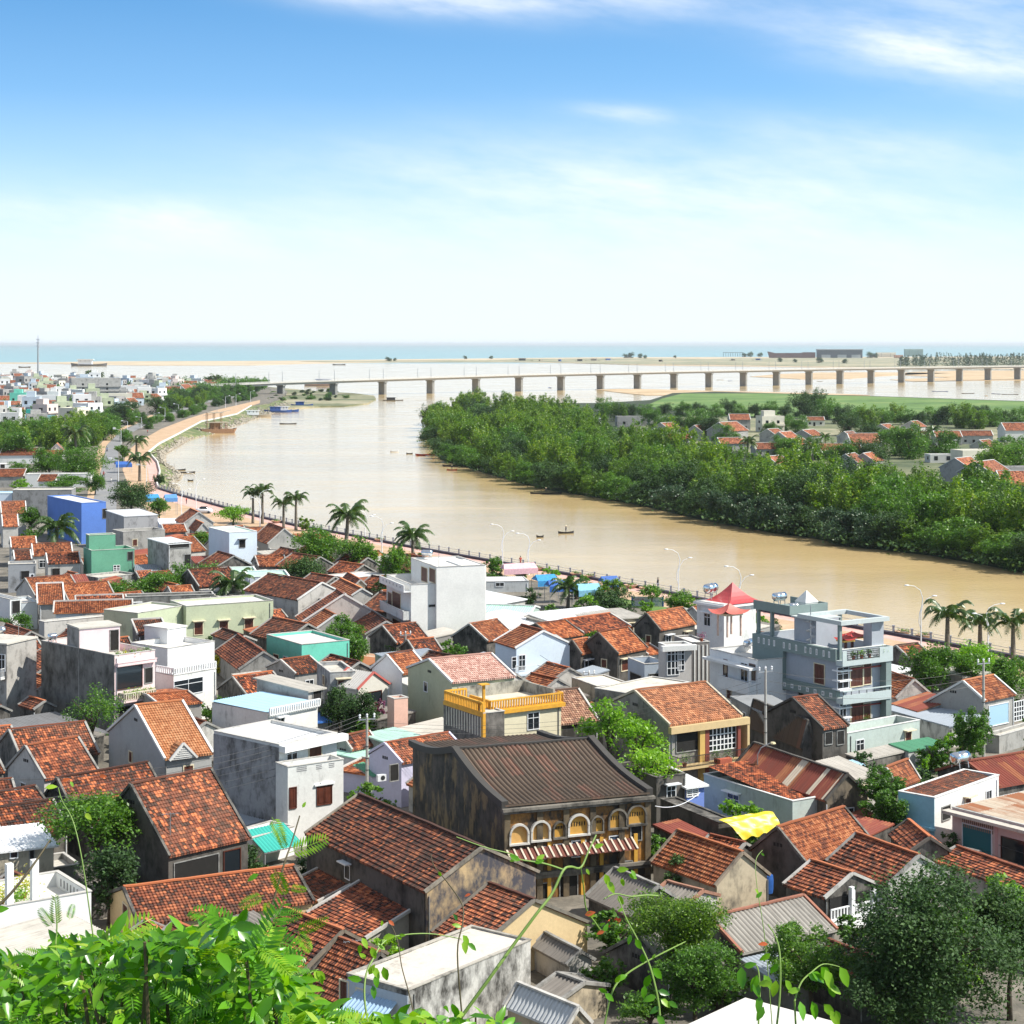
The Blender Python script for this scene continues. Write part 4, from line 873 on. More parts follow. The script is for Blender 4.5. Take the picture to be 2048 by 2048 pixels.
# arched blind windows: archivolt, fan and sill
def arch(cx, zc, r, bright, slots):
 a=MB();n=14
 for i in range(n):
  t0,t1=math.pi*i/n,math.pi*(i+1)/n
  for rr0,rr1,o in((r, r*1.22, -.16), ):
   q=[(cx+rr0*math.cos(t0), o, zc+rr0*math.sin(t0)), (cx+rr1*math.cos(t0), o, zc+rr1*math.sin(t0)), (cx+rr1*math.cos(t1), o, zc+rr1*math.sin(t1)), (cx+rr0*math.cos(t1), o, zc+rr0*math.sin(t1))]
   a.quad(q);a.quad([(p[0], .1, p[2])for p in(q[0], q[3])]+[q[3], q[0]]);a.quad([(p[0], .1, p[2])for p in(q[1], q[2])]+[q[2], q[1]])
 a.box(cx-r*1.25, cx+r*1.25, -.18, .1, zc-.75, zc-.62);a.box(cx-r*1.22, cx-r, -.12, .1, zc-.62, zc);a.box(cx+r, cx+r*1.22, -.12, .1, zc-.62, zc)
 fo=a.build('arch_frame', wall((.62, .60, .56), .3)if bright else wall((.20, .18, .15), .6, (.03, .028, .024)), b.root)
 p=MB();pts=[(cx-r, .07, zc-.62), (cx+r, .07, zc-.62)]+[(cx+r*math.cos(math.pi*i/12), .07, zc+r*math.sin(math.pi*i/12))for i in range(13)]
 p.quad(pts);po=p.build('arch_panel', wall((.66, .38, .12), .25)if not slots else wall((.60, .32, .06), .3), fo)
 if slots:
  s=MB();ns=6
  for i in range(ns):
   x=cx-r*.7+r*1.4*i/(ns-1);s.box(x-.035, x+.035, .045, .068, zc-.05, zc+r*.35)
  s.build('slot', DARK, po)
for(x, y, r, br_, sl)in((1037, 1668, .62, 1, 0), (1080, 1661, .62, 1, 0), (1118, 1656, .42, 0, 1), (1156, 1650, .70, 1, 1), (1193, 1645, .42, 0, 1), (1234, 1637, .62, 0, 1), (1272, 1630, .66, 0, 1)):
 u,zc=fy(x, y);arch(u, zc, r, br_, sl)
# striped tiled canopy
u0,z0=fy(1012, 1700);u1,z1=fy(1262, 1665)
cm_=MB();corr(cm_, [((u0, -1.1, z0-.55), (u1, -1.1, z0-.55)), ((u0, .05, z0), (u1, .05, z0))], .03, .3)
ca=cm_.build('canopy', sheet((.16, .05, .035), .1, dirt=.4, rough=.9), b.root)
m=MB();n=19
for i in range(n):u=u0+(u1-u0)*i/(n-1);m.bar((u, -1.12, z0-.49), (u, .05, z0+.06), .13, .09)
m.build('rib', wall((.62, .52, .42), .2), ca)
# windows under the canopy and at ground floor
for(x, y, w_, h_, kd)in((1048, 1708, 12, 12, 'o'), (1079, 1706, 20, 22, 's'), (1117, 1698, 18, 18, 's'), (1157, 1697, 26, 30, 's'), (1195, 1688, 14, 16, 's'), (1232, 1681, 26, 18, 's'), (1272, 1664, 20, 32, 'o'), (1137, 1775, 34, 46, 'o'), (1197, 1757, 26, 40, 'o'), (1252, 1740, 22, 34, 'o'), (1052, 1795, 20, 50, 'o'), (1092, 1790, 20, 46, 'o')):
 ua,za_=fy(x-w_/2, y);ub_,zb_=fy(x+w_/2, y);yc=b.PA.y+3;hm=h_*yc/F
 ww=abs(ub_-ua)
 make_window(b, 'F', (ua+ub_)/2, (za_+zb_)/2, ww, hm, kd, -.1, name='window', pm=plain('blue_curtain', (.035, .07, .12), .8)if kd=='s' else DARK)
for t in(.30, .53, .66, .9):m=MB();m.box(b.w*t-.14, b.w*t+.14, -.02, .11, -.5, b.h-2.9);m.build('yellow_pilaster', wall((.66, .36, .05), .3), b.root)
# ---------------------------------------------------------------- roofs in front of it
h29=house('long dark red tiled house with ochre and black gable, before the merchant house', ('B2', 1272, 940), C=(368, 497), apex=(1712, 600), z=6.8, k='gr', rf=TOLD, wl=OCHW, trim=wall((.34, .30, .24), .5), course=.33, lip=.07)
m=MB();m.box(.16, .19, .3, h29 .d, -.5, h29 .h-.12);m.build('side_wall', BLACKW, h29 .root)  # near-black face: shade below the eave put into the wall colour
h30=house('tiled lean-to roof below the long dark red tiled house', ('B2', 830, 1282), C=(405, 1098), z=3.9, k='shed', sdir='L', w=5.0, rise=1.7, rf=TRED, wl=wall((.46, .42, .36), .4), over=.15, trim=CONL)
house('narrow dark tiled roof in shade left of the tiled lean-to', ('B2', 470, 1010), C=(250, 880), z=3.9, k='shed', sdir='L', w=3.6, rise=1.2, rf=TOLD, wl=BLACKW, over=.1)
h31=house('red tiled roof just above the bushes with a thick mossy gable wall', ('B2', 310, 1590), C=(-130, 1400), apex=(660, 1232), z=4.2, k='gr', rf=TRED, wl=COND, trim=wall((.20, .17, .13), .5), course=.33, lip=.07)
house('red tiled roof right of the thick mossy gable wall with a television aerial', ('B2', 640, 1790), C=(330, 1660), apex=(930, 1400), z=3.6, k='gr', rf=TRED, wl=COND, trim=TRIMD, course=.33, lip=.07)
h32=house('pale flat slab-roofed house with stained grey side and blue awning at bottom centre', ('B2', 1150, 1680), (2072, 1300), C=(690, 1490), z=6.4, k='flat', ph=.12, rf=wall((.62, .57, .50), .35), wl=wall((.56, .55, .52), .7), trim=wall((.42, .39, .34), .5), wins=[('L', 670, 1690, 60, 160, 'd'), ('L', 790, 1740, 50, 140, 'd')])
m=MB();m.box(-.06, -.012, 0, h32 .d, -.5, h32 .h-.3);m.build('front_wall', wall((.45, .52, .60), .15), h32 .root)
a_=MB();ua,za_=h32 .loc('L', 1070, 1690);ub_,zb_=h32 .loc('L', 760, 1600)
corr(a_, [((-1.5, ub_, h32 .h-1.55), (-1.5, ua, h32 .h-1.55)), ((0, ub_, h32 .h-.75), (0, ua, h32 .h-.75))], .035, .28);a_.build('awning', sheet((.30, .45, .62), 0, dirt=.15), h32 .root)
house('cream gable house with dark red tiles in front of the old merchant house', ('B2', 1660, 1385), C=(1320, 1243), apex=(2102, 1000), z=4.6, k='gr', rf=TRED, wl=CREAM2, trim=wall((.20, .18, .15), .5), course=.33, lip=.07)
house('grey fibre-cement gable roof with a broken white gable, right of the pale slab roof', ('B3', 410, 1492), C=(142, 1345), apex=(520, 1388), z=4.0, k='gr', rf=FIB, wl=CONL, trim=CON, amp=.05)
house('grey fibre-cement roof with crumbling plaster gable at the bottom', ('B3', 352, 1768), C=(146, 1692), apex=(547, 1625), z=4.2, k='gr', rf=FIB, wl=TANW, trim=CON, amp=.05)
house('bright grey corrugated roof with rounded gable at the bottom edge', ('B3', 395, 1990), C=(-60, 1800), apex=(500, 1810), z=4.6, k='gr', rf=sheet((.50, .52, .54), 0, dirt=.12), wl=TANW, trim=CONL, amp=.05)
house('weathered fibre-cement roof under the ochre front of the old merchant house', ('B3', 880, 1118), C=(555, 970), apex=(1105, 895), z=3.9, k='gr', rf=FIB, wl=COND, trim=CON, amp=.05)
house('fibre-cement roof with a light grey gable beside the orange-red slope', ('B3', 1312, 1045), C=(1040, 970), apex=(1442, 932), z=4.4, k='gr', rf=FIB, wl=CONL, trim=wall((.36, .18, .12), .4), amp=.05)
house('wide pale corrugated roof with a broken red ridge, left of the big dark tree', ('B3', 1740, 1402), (2455, 1222), apex=(1490, 1130), z=4.2, rf=sheet((.34, .32, .29), .0, dirt=.4, rough=.9), wl=COND, trim=wall((.34, .14, .09), .4), amp=.06, wave=.36)
house('corrugated roof half hidden under the fine-leaved tree', ('B3', 1180, 1605), (1600, 1500), apex=(930, 1268), z=4.0, rf=sheet((.34, .32, .29), .0, dirt=.4, rough=.9), wl=COND, trim=TRIMD, amp=.06, wave=.36)
house('pale roof slab at the bottom edge right of centre', ('B3', 1890, 2230), (2450, 1940), D=(1765, 1712), z=5.4, k='flat', ph=.05, rf=SLABW, wl=WSTAIN)
house('orange-red tile slope with a tan plaster gable beside the old merchant house', ('B3', 1532, 892), C=(1045, 712), apex=(1742, 640), z=4.8, k='gr', rf=TORG, wl=TANW, trim=wall((.30, .24, .18), .5), course=.33, lip=.07)
house('dark garden wall block behind the orange-red slope', ('B3', 1560, 415), C=(1120, 235), w=1.2, z=5.4, k='flat', ph=.1, rf=COND, wl=BLACKW, trim=TRIMD, name='garden_wall', cat='wall')
house('black mouldy two-storey house beside the old merchant house, under the bright leafy tree', ('M3', 1090, 1720), (1310, 1690), z=6.6, d=6, k='flat', ph=.6, rf=SLAB, wl=BLACKW, trim=TRIMD)
house('small white-roofed blue kiosk wedged below the balcony house', ('M3', 1320, 1790), (1450, 1775), z=5.6, d=5, ang=30, k='shed', rise=.5, rf=SWHITE, wl=wall((.16, .25, .62), .05), wins=[('F', 1360, 1825, 80, 60, 'w')])
# right foreground
house('orange tiled roof with dark gable below the yellow tarpaulin', ('B4', 290, 722), (792, 556), apex=(70, 450), z=5.4, rf=TORG, wl=BLACKW, trim=TRIMD, course=.33)
h43=house('red tiled roof with a light cement gable above the big dark tree', ('B4', 905, 885), C=(438, 705), apex=(1142, 662), z=5.2, k='gr', rf=TRED, wl=CONL, trim=CON, course=.33, lip=.07)
h44=house('tiled house with an open white-pillared porch under its gable', ('B4', 425, 985), C=(115, 880), apex=(640, 797), z=4.8, k='gr', rf=TRED, wl=COND, trim=CONL, course=.33, lip=.07)
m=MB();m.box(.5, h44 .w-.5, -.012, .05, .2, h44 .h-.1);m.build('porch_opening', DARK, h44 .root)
for xx in(.42, .80):
 m=MB();m.box(h44 .w*xx-.16, h44 .w*xx+.16, -.5, -.18, -.5, h44 .h+(.5 if xx<.6 else-.0));m.build('pillar', WHITE, h44 .root)
m=MB();railing(m, [(.3, -.34, .8), (h44 .w-.3, -.34, .8)], .75, .28, .1, .08);m.box(.2, h44 .w-.1, -.6, 0, -.5, .8);m.build('porch_railing', WHITE, h44 .root)
house('small parapet-edged tile roof above the red roof with a light cement gable', ('B4', 1062, 640), C=(905, 500), apex=(1222, 528), z=5.0, k='gr', rf=TRED, wl=COND, trim=wall((.16, .14, .12), .5))
house('long red tile roof running behind the big dark tree to the right edge', ('B4', 1960, 960), C=(1240, 695), apex=(2150, 850), z=4.4, k='gr', rf=TRED, wl=CON, trim=CON)
h47=house('pink shop house with teal metal doors and rust-streaked roof at the right edge', ('B4', 2100, 475), C=(1390, 298), w=11, z=6.6, k='flat', ph=.06, rf=RUSTL, wl=wall((.70, .50, .47), .12), trim=None, wins=[('L', 1580, 560, 215, 230, 't'), ('L', 1850, 640, 170, 200, 'b')])
m=MB();m.box(-.9, .0, -.1, h47 .d+.3, h47 .h-.35, h47 .h-.12);m.build('canopy_slab', wall((.55, .50, .44), .4), h47 .root)
m=MB();q0,qz=h47 .loc('L', 1700, 430);q1,_=h47 .loc('L', 1460, 360);nn=16
for i in range(nn):
 for k_ in range(2):m.box(-.03, -.012, q0+(q1-q0)*i/nn, q0+(q1-q0)*i/nn+abs(q1-q0)/nn*.6, h47 .h-1.25+k_*.35, h47 .h-.98+k_*.35)
m.build('vent_block', plain('slot_brown', (.28, .2, .16), .8), h47 .root)
m=MB();m.box(-.04, -.012, *sorted((h47 .loc('L', 1735, 600)[0], h47 .loc('L', 1715, 600)[0])), -.5, h47 .h-.4);m.build('wall_post', wall((.66, .38, .36), .1), h47 .root)
h48=house('teal and white house whose parapet frames a dark red tile roof', ('M4', 1257, 1872), (1742, 1700), C=(985, ), z=7.2, k='flat', ph=.25, rf=TOLD, wl=WWD, trim=WWD, parw=.2)
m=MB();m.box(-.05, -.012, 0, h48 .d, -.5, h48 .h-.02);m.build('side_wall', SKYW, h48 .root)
m=MB();m.box(-.3, .0, -.1, h48 .d, h48 .h-2.5, h48 .h-2.3);m.build('ledge', SKYW, h48 .root)
house('wide rust-red corrugated roof right of the chrome tank', ('M4', 1745, 1790), (2250, 1700), apex=(1500, 1600), z=5.4, rf=RUST, wl=COND, trim=RUST, amp=.05)
house('small orange tile roof behind the teal and white house', ('M4', 985, 1800), (1150, 1735), apex=(890, 1645), z=5.8, rf=TORG, wl=CON)
h50=house('long rust-red sheet roof patched with white sheets and dark stone gable', ('M4', 430, 1895), C=(-270, 1640), apex=(600, 1695), z=5.6, k='gr', rf=RUST, wl=wall((.20, .165, .12), .6, (.03, .03, .03)), trim=BLACKW, amp=.05)
m=MB()
for(t, wd_)in((.16, .5), (.36, 1.3), (.02, .25)):
 y0=h50 .d*t;mm=h50 .w/2;corr(m, [((-.02, y0+wd_, h50 .h+.06), (-.02, y0, h50 .h+.06)), ((mm, y0+wd_, h50 .za+.06), (mm, y0, h50 .za+.06))], .03, .3)
m.build('patch_sheet', RUSTL, h50 .root)
h50b=house('pale teal flat-walled house with red tiles and a hooded window, next to the yellow tarpaulin', ('M3', 2117, 1897), C=(1448, 1692), w=6, z=5.6, k='flat', ph=.35, rf=TRED, wl=PALET, trim=WWD, wins=[('L', 1672, 1905, 82, 120, 'gh')])
house('low rust-striped awning roof beside the pale teal house', ('B4', 330, 440), C=(185, 345), w=5, z=3.9, k='shed', sdir='L', rise=.7, rf=RUST, wl=BLACKW)
# orange-tiled balcony house
h51=house('two-storey house with bright orange-brown tiles, white french doors and a planted balcony', ('M3', 1192, 1322), (1738, 1250), apex=(925, 1062), z=8.9, rf=tiles((.20, .07, .03), (.42, .16, .07), (.56, .25, .12), .4, moss=.0), wl=wall((.30, .28, .26), .5), trim=wall((.5, .44, .34), .3), wins=[('F', 1330, 1440, 180, 150, 'o'), ('F', 1585, 1420, 200, 165, 'w')])
m=MB();m.box(-.1, h51 .w+.6, -.35, .1, h51 .h-.75, h51 .h-.15);m.box(h51 .w+.35, h51 .w+.6, -.3, 2.0, -.5, h51 .h-.75);m.build('fascia', wall((.62, .46, .24), .2), h51 .root)
m=MB();m.box(h51 .w*.40, h51 .w*.47, -.1, .2, .5, h51 .h-.75);m.build('column', wall((.62, .40, .12), .1), h51 .root)
m=MB();m.box(h51 .w*.475, h51 .w*.53, -.1, .2, .5, h51 .h-.75);m.box(h51 .w*.93, h51 .w*.97, -.1, .2, .5, h51 .h-.75);m.build('brick_column', wall((.25, .06, .04), .2), h51 .root)
balcony(h51, 'F', 0, h51 .w+.5, h51 .h-3.6, 1.3, 'rail', wall((.62, .46, .24), .2), BLACKM, off=.0)
house('grey concrete block with pale speckled roof behind the orange-brown tiled balcony house', ('M3', 905, 1090), C=(625, 1045), w=9, z=8.3, k='flat', ph=.1, rf=wall((.62, .58, .50), .35), wl=wall((.36, .34, .28), .6))
house('faded brown tiled roof right of the yellow balustrades', ('M3', 330, 1320), (660, 1290), apex=(300, 1075), z=6.6, rf=TBRN, wl=COND, d=9)
house('small red slope below the faded brown tiled roof', ('M3', 330, 1345), (470, 1330), apex=(315, 1195), z=6.0, rf=TRED, wl=CON, d=5)
house('pale flat roof slab in front of the blackened gables', ('M3', 640, 1030), (890, 895), z=5.2, d=6, ang=25, k='flat', ph=.12, rf=wall((.78, .70, .58), .12), wl=TANW)
h60=house('blue-grey parapet house with white medallion blocks left of the white french-door house', ('M3', 1000, 862), (1165, 872), C=(875, ), z=6.6, ang=20, k='flat', ph=.8, rf=SLABW, wl=wall((.36, .42, .50), .1), wins=[('F', 1080, 960, 90, 50, 'o'), ('L', 935, 970, 80, 70, 'o')])
h54=house('grey house with tall white french doors and white slab roof', ('M3', 1160, 722), (1355, 712), C=(1105, ), z=9.6, k='flat', ph=.5, rf=SLABW, wl=wall((.50, .48, .46), .1), trim=WWD, wins=[('F', 1215, 830, 85, 220, 'w'), ('F', 1275, 820, 45, 170, 'w')], ang=18)
m=MB();m.box(-.6, h54 .w+.4, -.6, 0, h54 .h-.55, h54 .h+.02);m.build('roof_fascia', WWD, h54 .root)
h54b=house('narrow tall grey-striped wing between the french-door house and the white villa', ('M3', 1360, 700), (1490, 690), z=9.2, ang=18, d=5, k='flat', ph=.2, rf=SLABW, wl=wall((.20, .185, .175), .15), name='house_wing', cat='house wing')
m=MB()
for i in range(4):m.box(h54b.w*(.1+i*.24), h54b.w*(.17+i*.24), -.08, -.01, .3, h54b.h-.3)
m.build('fin', WWD, h54b.root)
# blackened gables
house('black-gabled house with mottled orange-red tiles right behind the white french-door house', ('M3', 1120, 606), (1392, 556), apex=(1015, 480), z=6.4, rf=TORG, wl=BLACKW, trim=wall((.16, .14, .12), .5))
house('black-gabled house with orange tiles, the larger of the adjoining pair in mid town', ('M3', 805, 787), (1027, 742), apex=(650, 625), z=6.4, rf=TORG, wl=BLACKW, trim=wall((.16, .14, .12), .5))
house('small black-gabled annex with a little orange roof left of the larger black gable', ('M3', 527, 787), (642, 765), apex=(455, 685), z=6.2, rf=TORG, wl=BLACKW, trim=wall((.16, .14, .12), .5))
house('dark grey windowless box wall left of the black-gabled annex', ('M3', 222, 705), (420, 722), z=6.8, ang=12, d=6, k='flat', ph=.1, rf=SLAB, wl=wall((.12, .115, .105), .6))
house('orange tiled house with dark gable behind the pale blue gabled house', ('M3', 325, 668), (547, 636), apex=(180, 560), z=6.0, rf=TORG, wl=BLACKW, trim=wall((.16, .14, .12), .5))
h55=house('pale blue gabled house with orange tiles and an upstairs balcony', ('M3', 22, 742), C=(-140, 690), apex=(237, 612), z=7.2, k='gr', rf=TORG, wl=PALEB, trim=WW, wins=[('F', 75, 850, 45, 110, 'g'), ('F', 15, 850, 30, 80, 'g')])
balcony(h55, 'F', 0, h55 .w*.5, h55 .loc('F', 60, 930)[1], 1.0, 'rail', PALEB, WHITE)
house('orange slope right of the larger black gable', ('M3', 1030, 790), (1142, 775), apex=(1000, 722), z=5.6, rf=TORG, wl=WSTAIN, d=5)
house('red tile roof behind the orange slopes near the white sheds', ('M3', 540, 625), (900, 575), apex=(500, 525), z=4.8, rf=TRED, wl=COND, d=8)
# white and mint sheds near the river
house('big bright white sheet roof near the promenade trees', ('M3', 310, 545), (830, 490), D=(640, 380), z=4.8, k='shed', rise=.6, rf=SWHITE, wl=CONL, wins=())
house('mint green shed with a white-framed gable end, left of the big white sheet roof', ('M3', 140, 480), C=(-160, 470), apex=(75, 425), z=4.6, rf=SMINT, wl=wall((.36, .46, .42), .2), trim=WWD, k='gr', d=16, w=6)
house('white sheet roof in front of the mint green shed', ('M3', -40, 590), (300, 520), z=4.4, d=8, k='shed', rise=.6, rf=SWHITE, wl=CONL)
house('pale rusty striped roof behind the red tile roof', ('M3', 330, 560), (640, 520), z=4.6, d=6, k='shed', rise=.5, rf=FIBL, wl=CON)
house('long pale roof strip between the big white roof and the black-gabled house', ('M3', 600, 530), (990, 505), z=4.9, d=7, k='shed', rise=.3, rf=FIBL, wl=CON)
house('white shed roof below the flowering tree right of the white tower', ('M2', 1750, 420), (2030, 370), z=4.4, d=9, k='shed', rise=.8, rf=SWHITE, wl=CONL)
house('grey-walled low workshop with white roof right of the white tower top', ('M2', 1740, 240), (2060, 270), z=4.2, d=6, ang=8, k='flat', ph=.15, rf=SWHITE, wl=wall((.5, .52, .53), .3), wins=[('F', 1840, 260, 60, 25, 'g')])
house('pale slabs and canvas strip beside the foot of the white tower', ('M2', 1760, 580), (2060, 500), z=4.0, d=7, k='shed', rise=.4, rf=FIBL, wl=CON)
house('orange-red tiled roof at the right foot of the white tower', ('M2', 1750, 690), (1960, 650), apex=(1720, 560), z=5.4, rf=TORG, wl=COND, d=6)
# ---------------------------------------------------------------- blue-grey villa on the right
bg_=house('grey-green three-storey villa with slotted parapets, red-brown doors and rooftop pergola', ('Z2', 1088, 850), (1635, 788), C=(75, ), z=11.3, k='flat', ph=1.0, rf=wall((.38, .40, .42), .2), wl=BLUG2, trim=WWD, wins=[('L', 222, 1045, 120, 240, 'd'), ('L', 840, 1135, 120, 235, 'd'), ('L', 255, 1350, 100, 170, 'd'), ('L', 390, 1400, 45, 50, 'o'), ('L', 620, 1380, 60, 60, 'o'), ('F', 1285, 1165, 145, 230, 'd'), ('F', 1415, 1130, 85, 250, 'd'), ('F', 1120, 1180, 130, 250, 'g'), ('F', 1290, 1610, 145, 250, 'd'), ('F', 1410, 1590, 80, 200, 'd'), ('F', 1120, 1560, 70, 200, 'g')])
b=bg_;W_,D_,H_=b.w,b.d,b.h
def lv(x):return b.loc('L', x, 900)[0]
m=MB()
m.box(-.5, -.01, lv(1080), D_+.05, H_-1.15, H_+.06)  # slotted parapet band, long side
m.build('parapet_band', BLUG, b.root)
m=MB();m.box(-.5, -.02, lv(440), D_+.04, 3.6, H_-1.16);m.build('corner_wall', BLUG, b.root)
m=MB();m.box(-.5, -.01, .0, lv(440), 3.75, 4.75);m.box(-.55, 0, 0, lv(440), 4.75, 4.83);m.build('side_parapet', BLUG, b.root)
m=MB();m.box(-.55, W_+.1, -1.0, -.01, H_-1.45, H_-.95);m.box(-.55, -.0, -1.0, -.9, H_-.95, H_+.05);m.box(W_*.72, W_+.1, -1.0, -.88, H_-.95, H_+.05);m.box(W_, W_+.1, -.88, 0, H_-.95, H_+.05);m.build('front_balcony', wall((.48, .55, .55), .08), b.root)
m=MB();railing(m, [(.0, -.95, H_-.95), (W_*.72, -.95, H_-.95)], .95, 1.1, .07, .05)
for zz_ in(.3, .55, .75):m.bar((0, -.95, H_-.95+zz_), (W_*.72, -.95, H_-.95+zz_), .05)
m.build('railing', BLACKM, b.root)
m=MB();m.box(-.5, W_-.15, -1.0, -.01, 3.55, 4.1);m.box(-.5, W_-.15, -1.0, -.9, 4.1, 4.45);m.box(-.5, W_-.1, -1.05, -.85, 4.8, 4.88);m.build('front_balcony', wall((.48, .55, .55), .08), b.root)
m=MB();railing(m, [(-.4, -.95, 4.1), (W_-.3, -.95, 4.1)], .72, .9, .06, .04);m.build('railing', BLACKM, b.root)
m=MB();m.box(-.4, W_-.15, -1.0, -.01, .35, .9);m.build('front_balcony', wall((.48, .55, .55), .08), b.root)
m=MB();railing(m, [(.0, -.95, .9), (W_-.3, -.95, .9)], .9, 1.0, .07, .05);m.bar((0, -.95, 1.4), (W_-.3, -.95, 1.4), .05);m.build('railing', BLACKM, b.root)
m=MB();m.box(W_-.75, W_-.02, -.9, -.02, -.5, H_-1.45);m.build('side_fin', BLUG, b.root)
for zz_ in(4.1+2.6, 4.1+1.6, 4.1+.7, 3.0, 2.0, 1.1):
 m=MB();m.box(-.45, 1.15, -.5, -.01, zz_, zz_+.14);m.box(-.45, -.01, 0, .7, zz_, zz_+.14);m.build('sunshade_slat', WHITE, b.root)
for zz_ in(6.75, 2.95):m=MB();m.box(1.1, W_-.8, -.25, -.01, zz_, zz_+.12);m.build('door_lintel', plain('red_beam', (.28, .04, .03), .5), b.root)
def slotblocks(xs, y0, hgt, wd_, zc):
 for x in xs:
  v=lv(x);m=MB()
  m.box(-.525, -.505, v-wd_/2, v+wd_/2, zc-hgt/2, zc+hgt/2);m.box(-.53, -.524, v-wd_/2+.06, v+wd_/2-.06, zc-hgt/2+.08, zc+hgt/2-.08, 1);m.build('parapet_block', [WHITE, GALV], b.root)
slotblocks((150, 213, 275, 338, 455, 525, 603, 715, 777, 850, 935, 1002), 0, .62, .26, H_-.52)
slotblocks((463, 553, 645, 739, 832, 927, 1022), 0, .42, .40, 4.25)
# rooftop: room, pergola beams, posts, upper tank deck
zt=H_+2.55
m=MB();m.box(W_*.05, W_*.55, D_*.30, D_*.56, H_-.95, zt);m.box(W_*.72, W_-.1, .15, 1.4, H_-.95, zt);m.build('roof_room', BLUG2, b.root)
m=MB();
for(x0, x1, y0, y1)in((-.3, W_+.1, -.5, .0), (-.3, .15, .0, D_*.42), (W_-.3, W_+.1, .0, D_*.42), (-.3, W_+.1, D_*.42, D_*.47)):m.box(x0, x1, y0, y1, zt, zt+.42)
m.box(-.28, W_*.6, D_*.30, D_*.55, zt-.01, zt+.1);m.build('pergola', wall((.50, .55, .55), .08), b.root)
for(x, y)in((.0, .05), (.0, D_*.97), (.0, D_*.80), (W_-.25, D_*.5)):
 m=MB();m.box(x-.16, x+.16, y-.16, y+.16, H_-.95, zt+(.1 if y>D_*.6 else 0));m.build('roof_post', BLUG, b.root)
m=MB();z2=zt+.10
m.box(-.3, W_*.8, D_*.56, D_+.1, z2, z2+.2);m.box(-.3, -.18, D_*.56, D_+.1, z2+.2, z2+.95);m.box(-.18, W_*.8, D_*.56, D_*.56+.12, z2+.2, z2+.95);m.box(W_*.8-.12, W_*.8, D_*.56+.12, D_+.1, z2+.2, z2+.95)
m.build('tank_deck', BLUG, b.root)
m=MB();gl_=z2+2.1;cx_,cy_=W_*.62,D_*.72
for q in((-1, -1), (1, -1), (1, 1), (-1, 1)):pass
bs=[(cx_-.9, cy_-.9, z2+.9), (cx_+.9, cy_-.9, z2+.9), (cx_+.9, cy_+.9, z2+.9), (cx_-.9, cy_+.9, z2+.9)]
for i in range(4):m.quad([bs[i], bs[(i+1)%4], (cx_, cy_, gl_)])
m.box(cx_-.85, cx_+.85, cy_-.85, cy_+.85, z2+.2, z2+.9);m.build('skylight', WWD, b.root)
def bw(x, y, z):return b.root.matrix_basis@Vector((x, y, z))
def tank(loc, rz, label, r=.42, L=1.5, hgt=.9, name='water_tank'):
 t=empty(name, loc, rz, label, 'water tank');m=MB()
 prof=[(.0, -L/2-.1), (r*.6, -L/2-.08), (r, -L/2), (r, -L/4), (r*1.02, -L/4+.02), (r, -L/4+.04), (r, L/4), (r*1.02, L/4+.02), (r, L/4+.04), (r, L/2), (r*.6, L/2+.08), (0, L/2+.1)]
 m.lathe(prof, 14);m.v=[(z, x, y+hgt+r)for(x, y, z)in m.v];m.build('tank_body', STEEL, t, smooth=True)
 for s in(-L*.33, L*.33):
  m=MB()
  for k_ in(-1, 1):m.bar((s, k_*r*.9, 0), (s, k_*r*.7, hgt+r*.5), .06)
  m.bar((s, -r*.85, hgt*.95), (s, r*.85, hgt*.95), .05);m.build('stand', GALV, t)
 return t
tank(bw(W_*.16, D_*.80, z2+.2), R(40), 'chrome water tank on the roof deck of the grey-green villa')
tank(bw(W_*.16, D_*.62, z2+.2), R(10), 'small upright-framed chrome tank beside the skylight of the grey-green villa', .3, .8, .3)
m=MB();sp=[(-.25, D_*.36, H_-.9+i*.28)for i in range(15)]
for i in range(40):
 a=i*.55;m.bar((-.1+.0, D_*.33, H_-.9+i*.085), (-.1+.5*math.cos(a), D_*.33+.5*math.sin(a), H_-.9+i*.085), .05)
m.tube([(-.1, D_*.33, H_-1), (-.1, D_*.33, zt+1.5)], .05, 6);m.build('spiral_stair', GALV, b.root)
# rooftop shrine with red curved roof
def pagoda(mb, cx, cy, z, rx, ry, hgt, curl=.25, n=8):
 for k_ in range(4):
  def pt(s, t):
   # s 0..1 along eave, t 0..1 eave to apex
   q=[(-1, -1), (1, -1), (1, 1), (-1, 1)];a,c=q[k_],q[(k_+1)%4]
   x=a[0]+(c[0]-a[0])*s;y=a[1]+(c[1]-a[1])*s;f=(1-t)**1.0;zz_=hgt*t**1.7+curl*abs(2*s-1)**3*(1-t)**2
   return(cx+x*rx*f, cy+y*ry*f, z+zz_)
  for i in range(n):
   for j in range(n):mb.quad([pt(i/n, j/n), pt((i+1)/n, j/n), pt((i+1)/n, (j+1)/n), pt(i/n, (j+1)/n)], [(i/n*2*rx, j/n*2), ((i+1)/n*2*rx, j/n*2), ((i+1)/n*2*rx, (j+1)/n*2), (i/n*2*rx, (j+1)/n*2)])
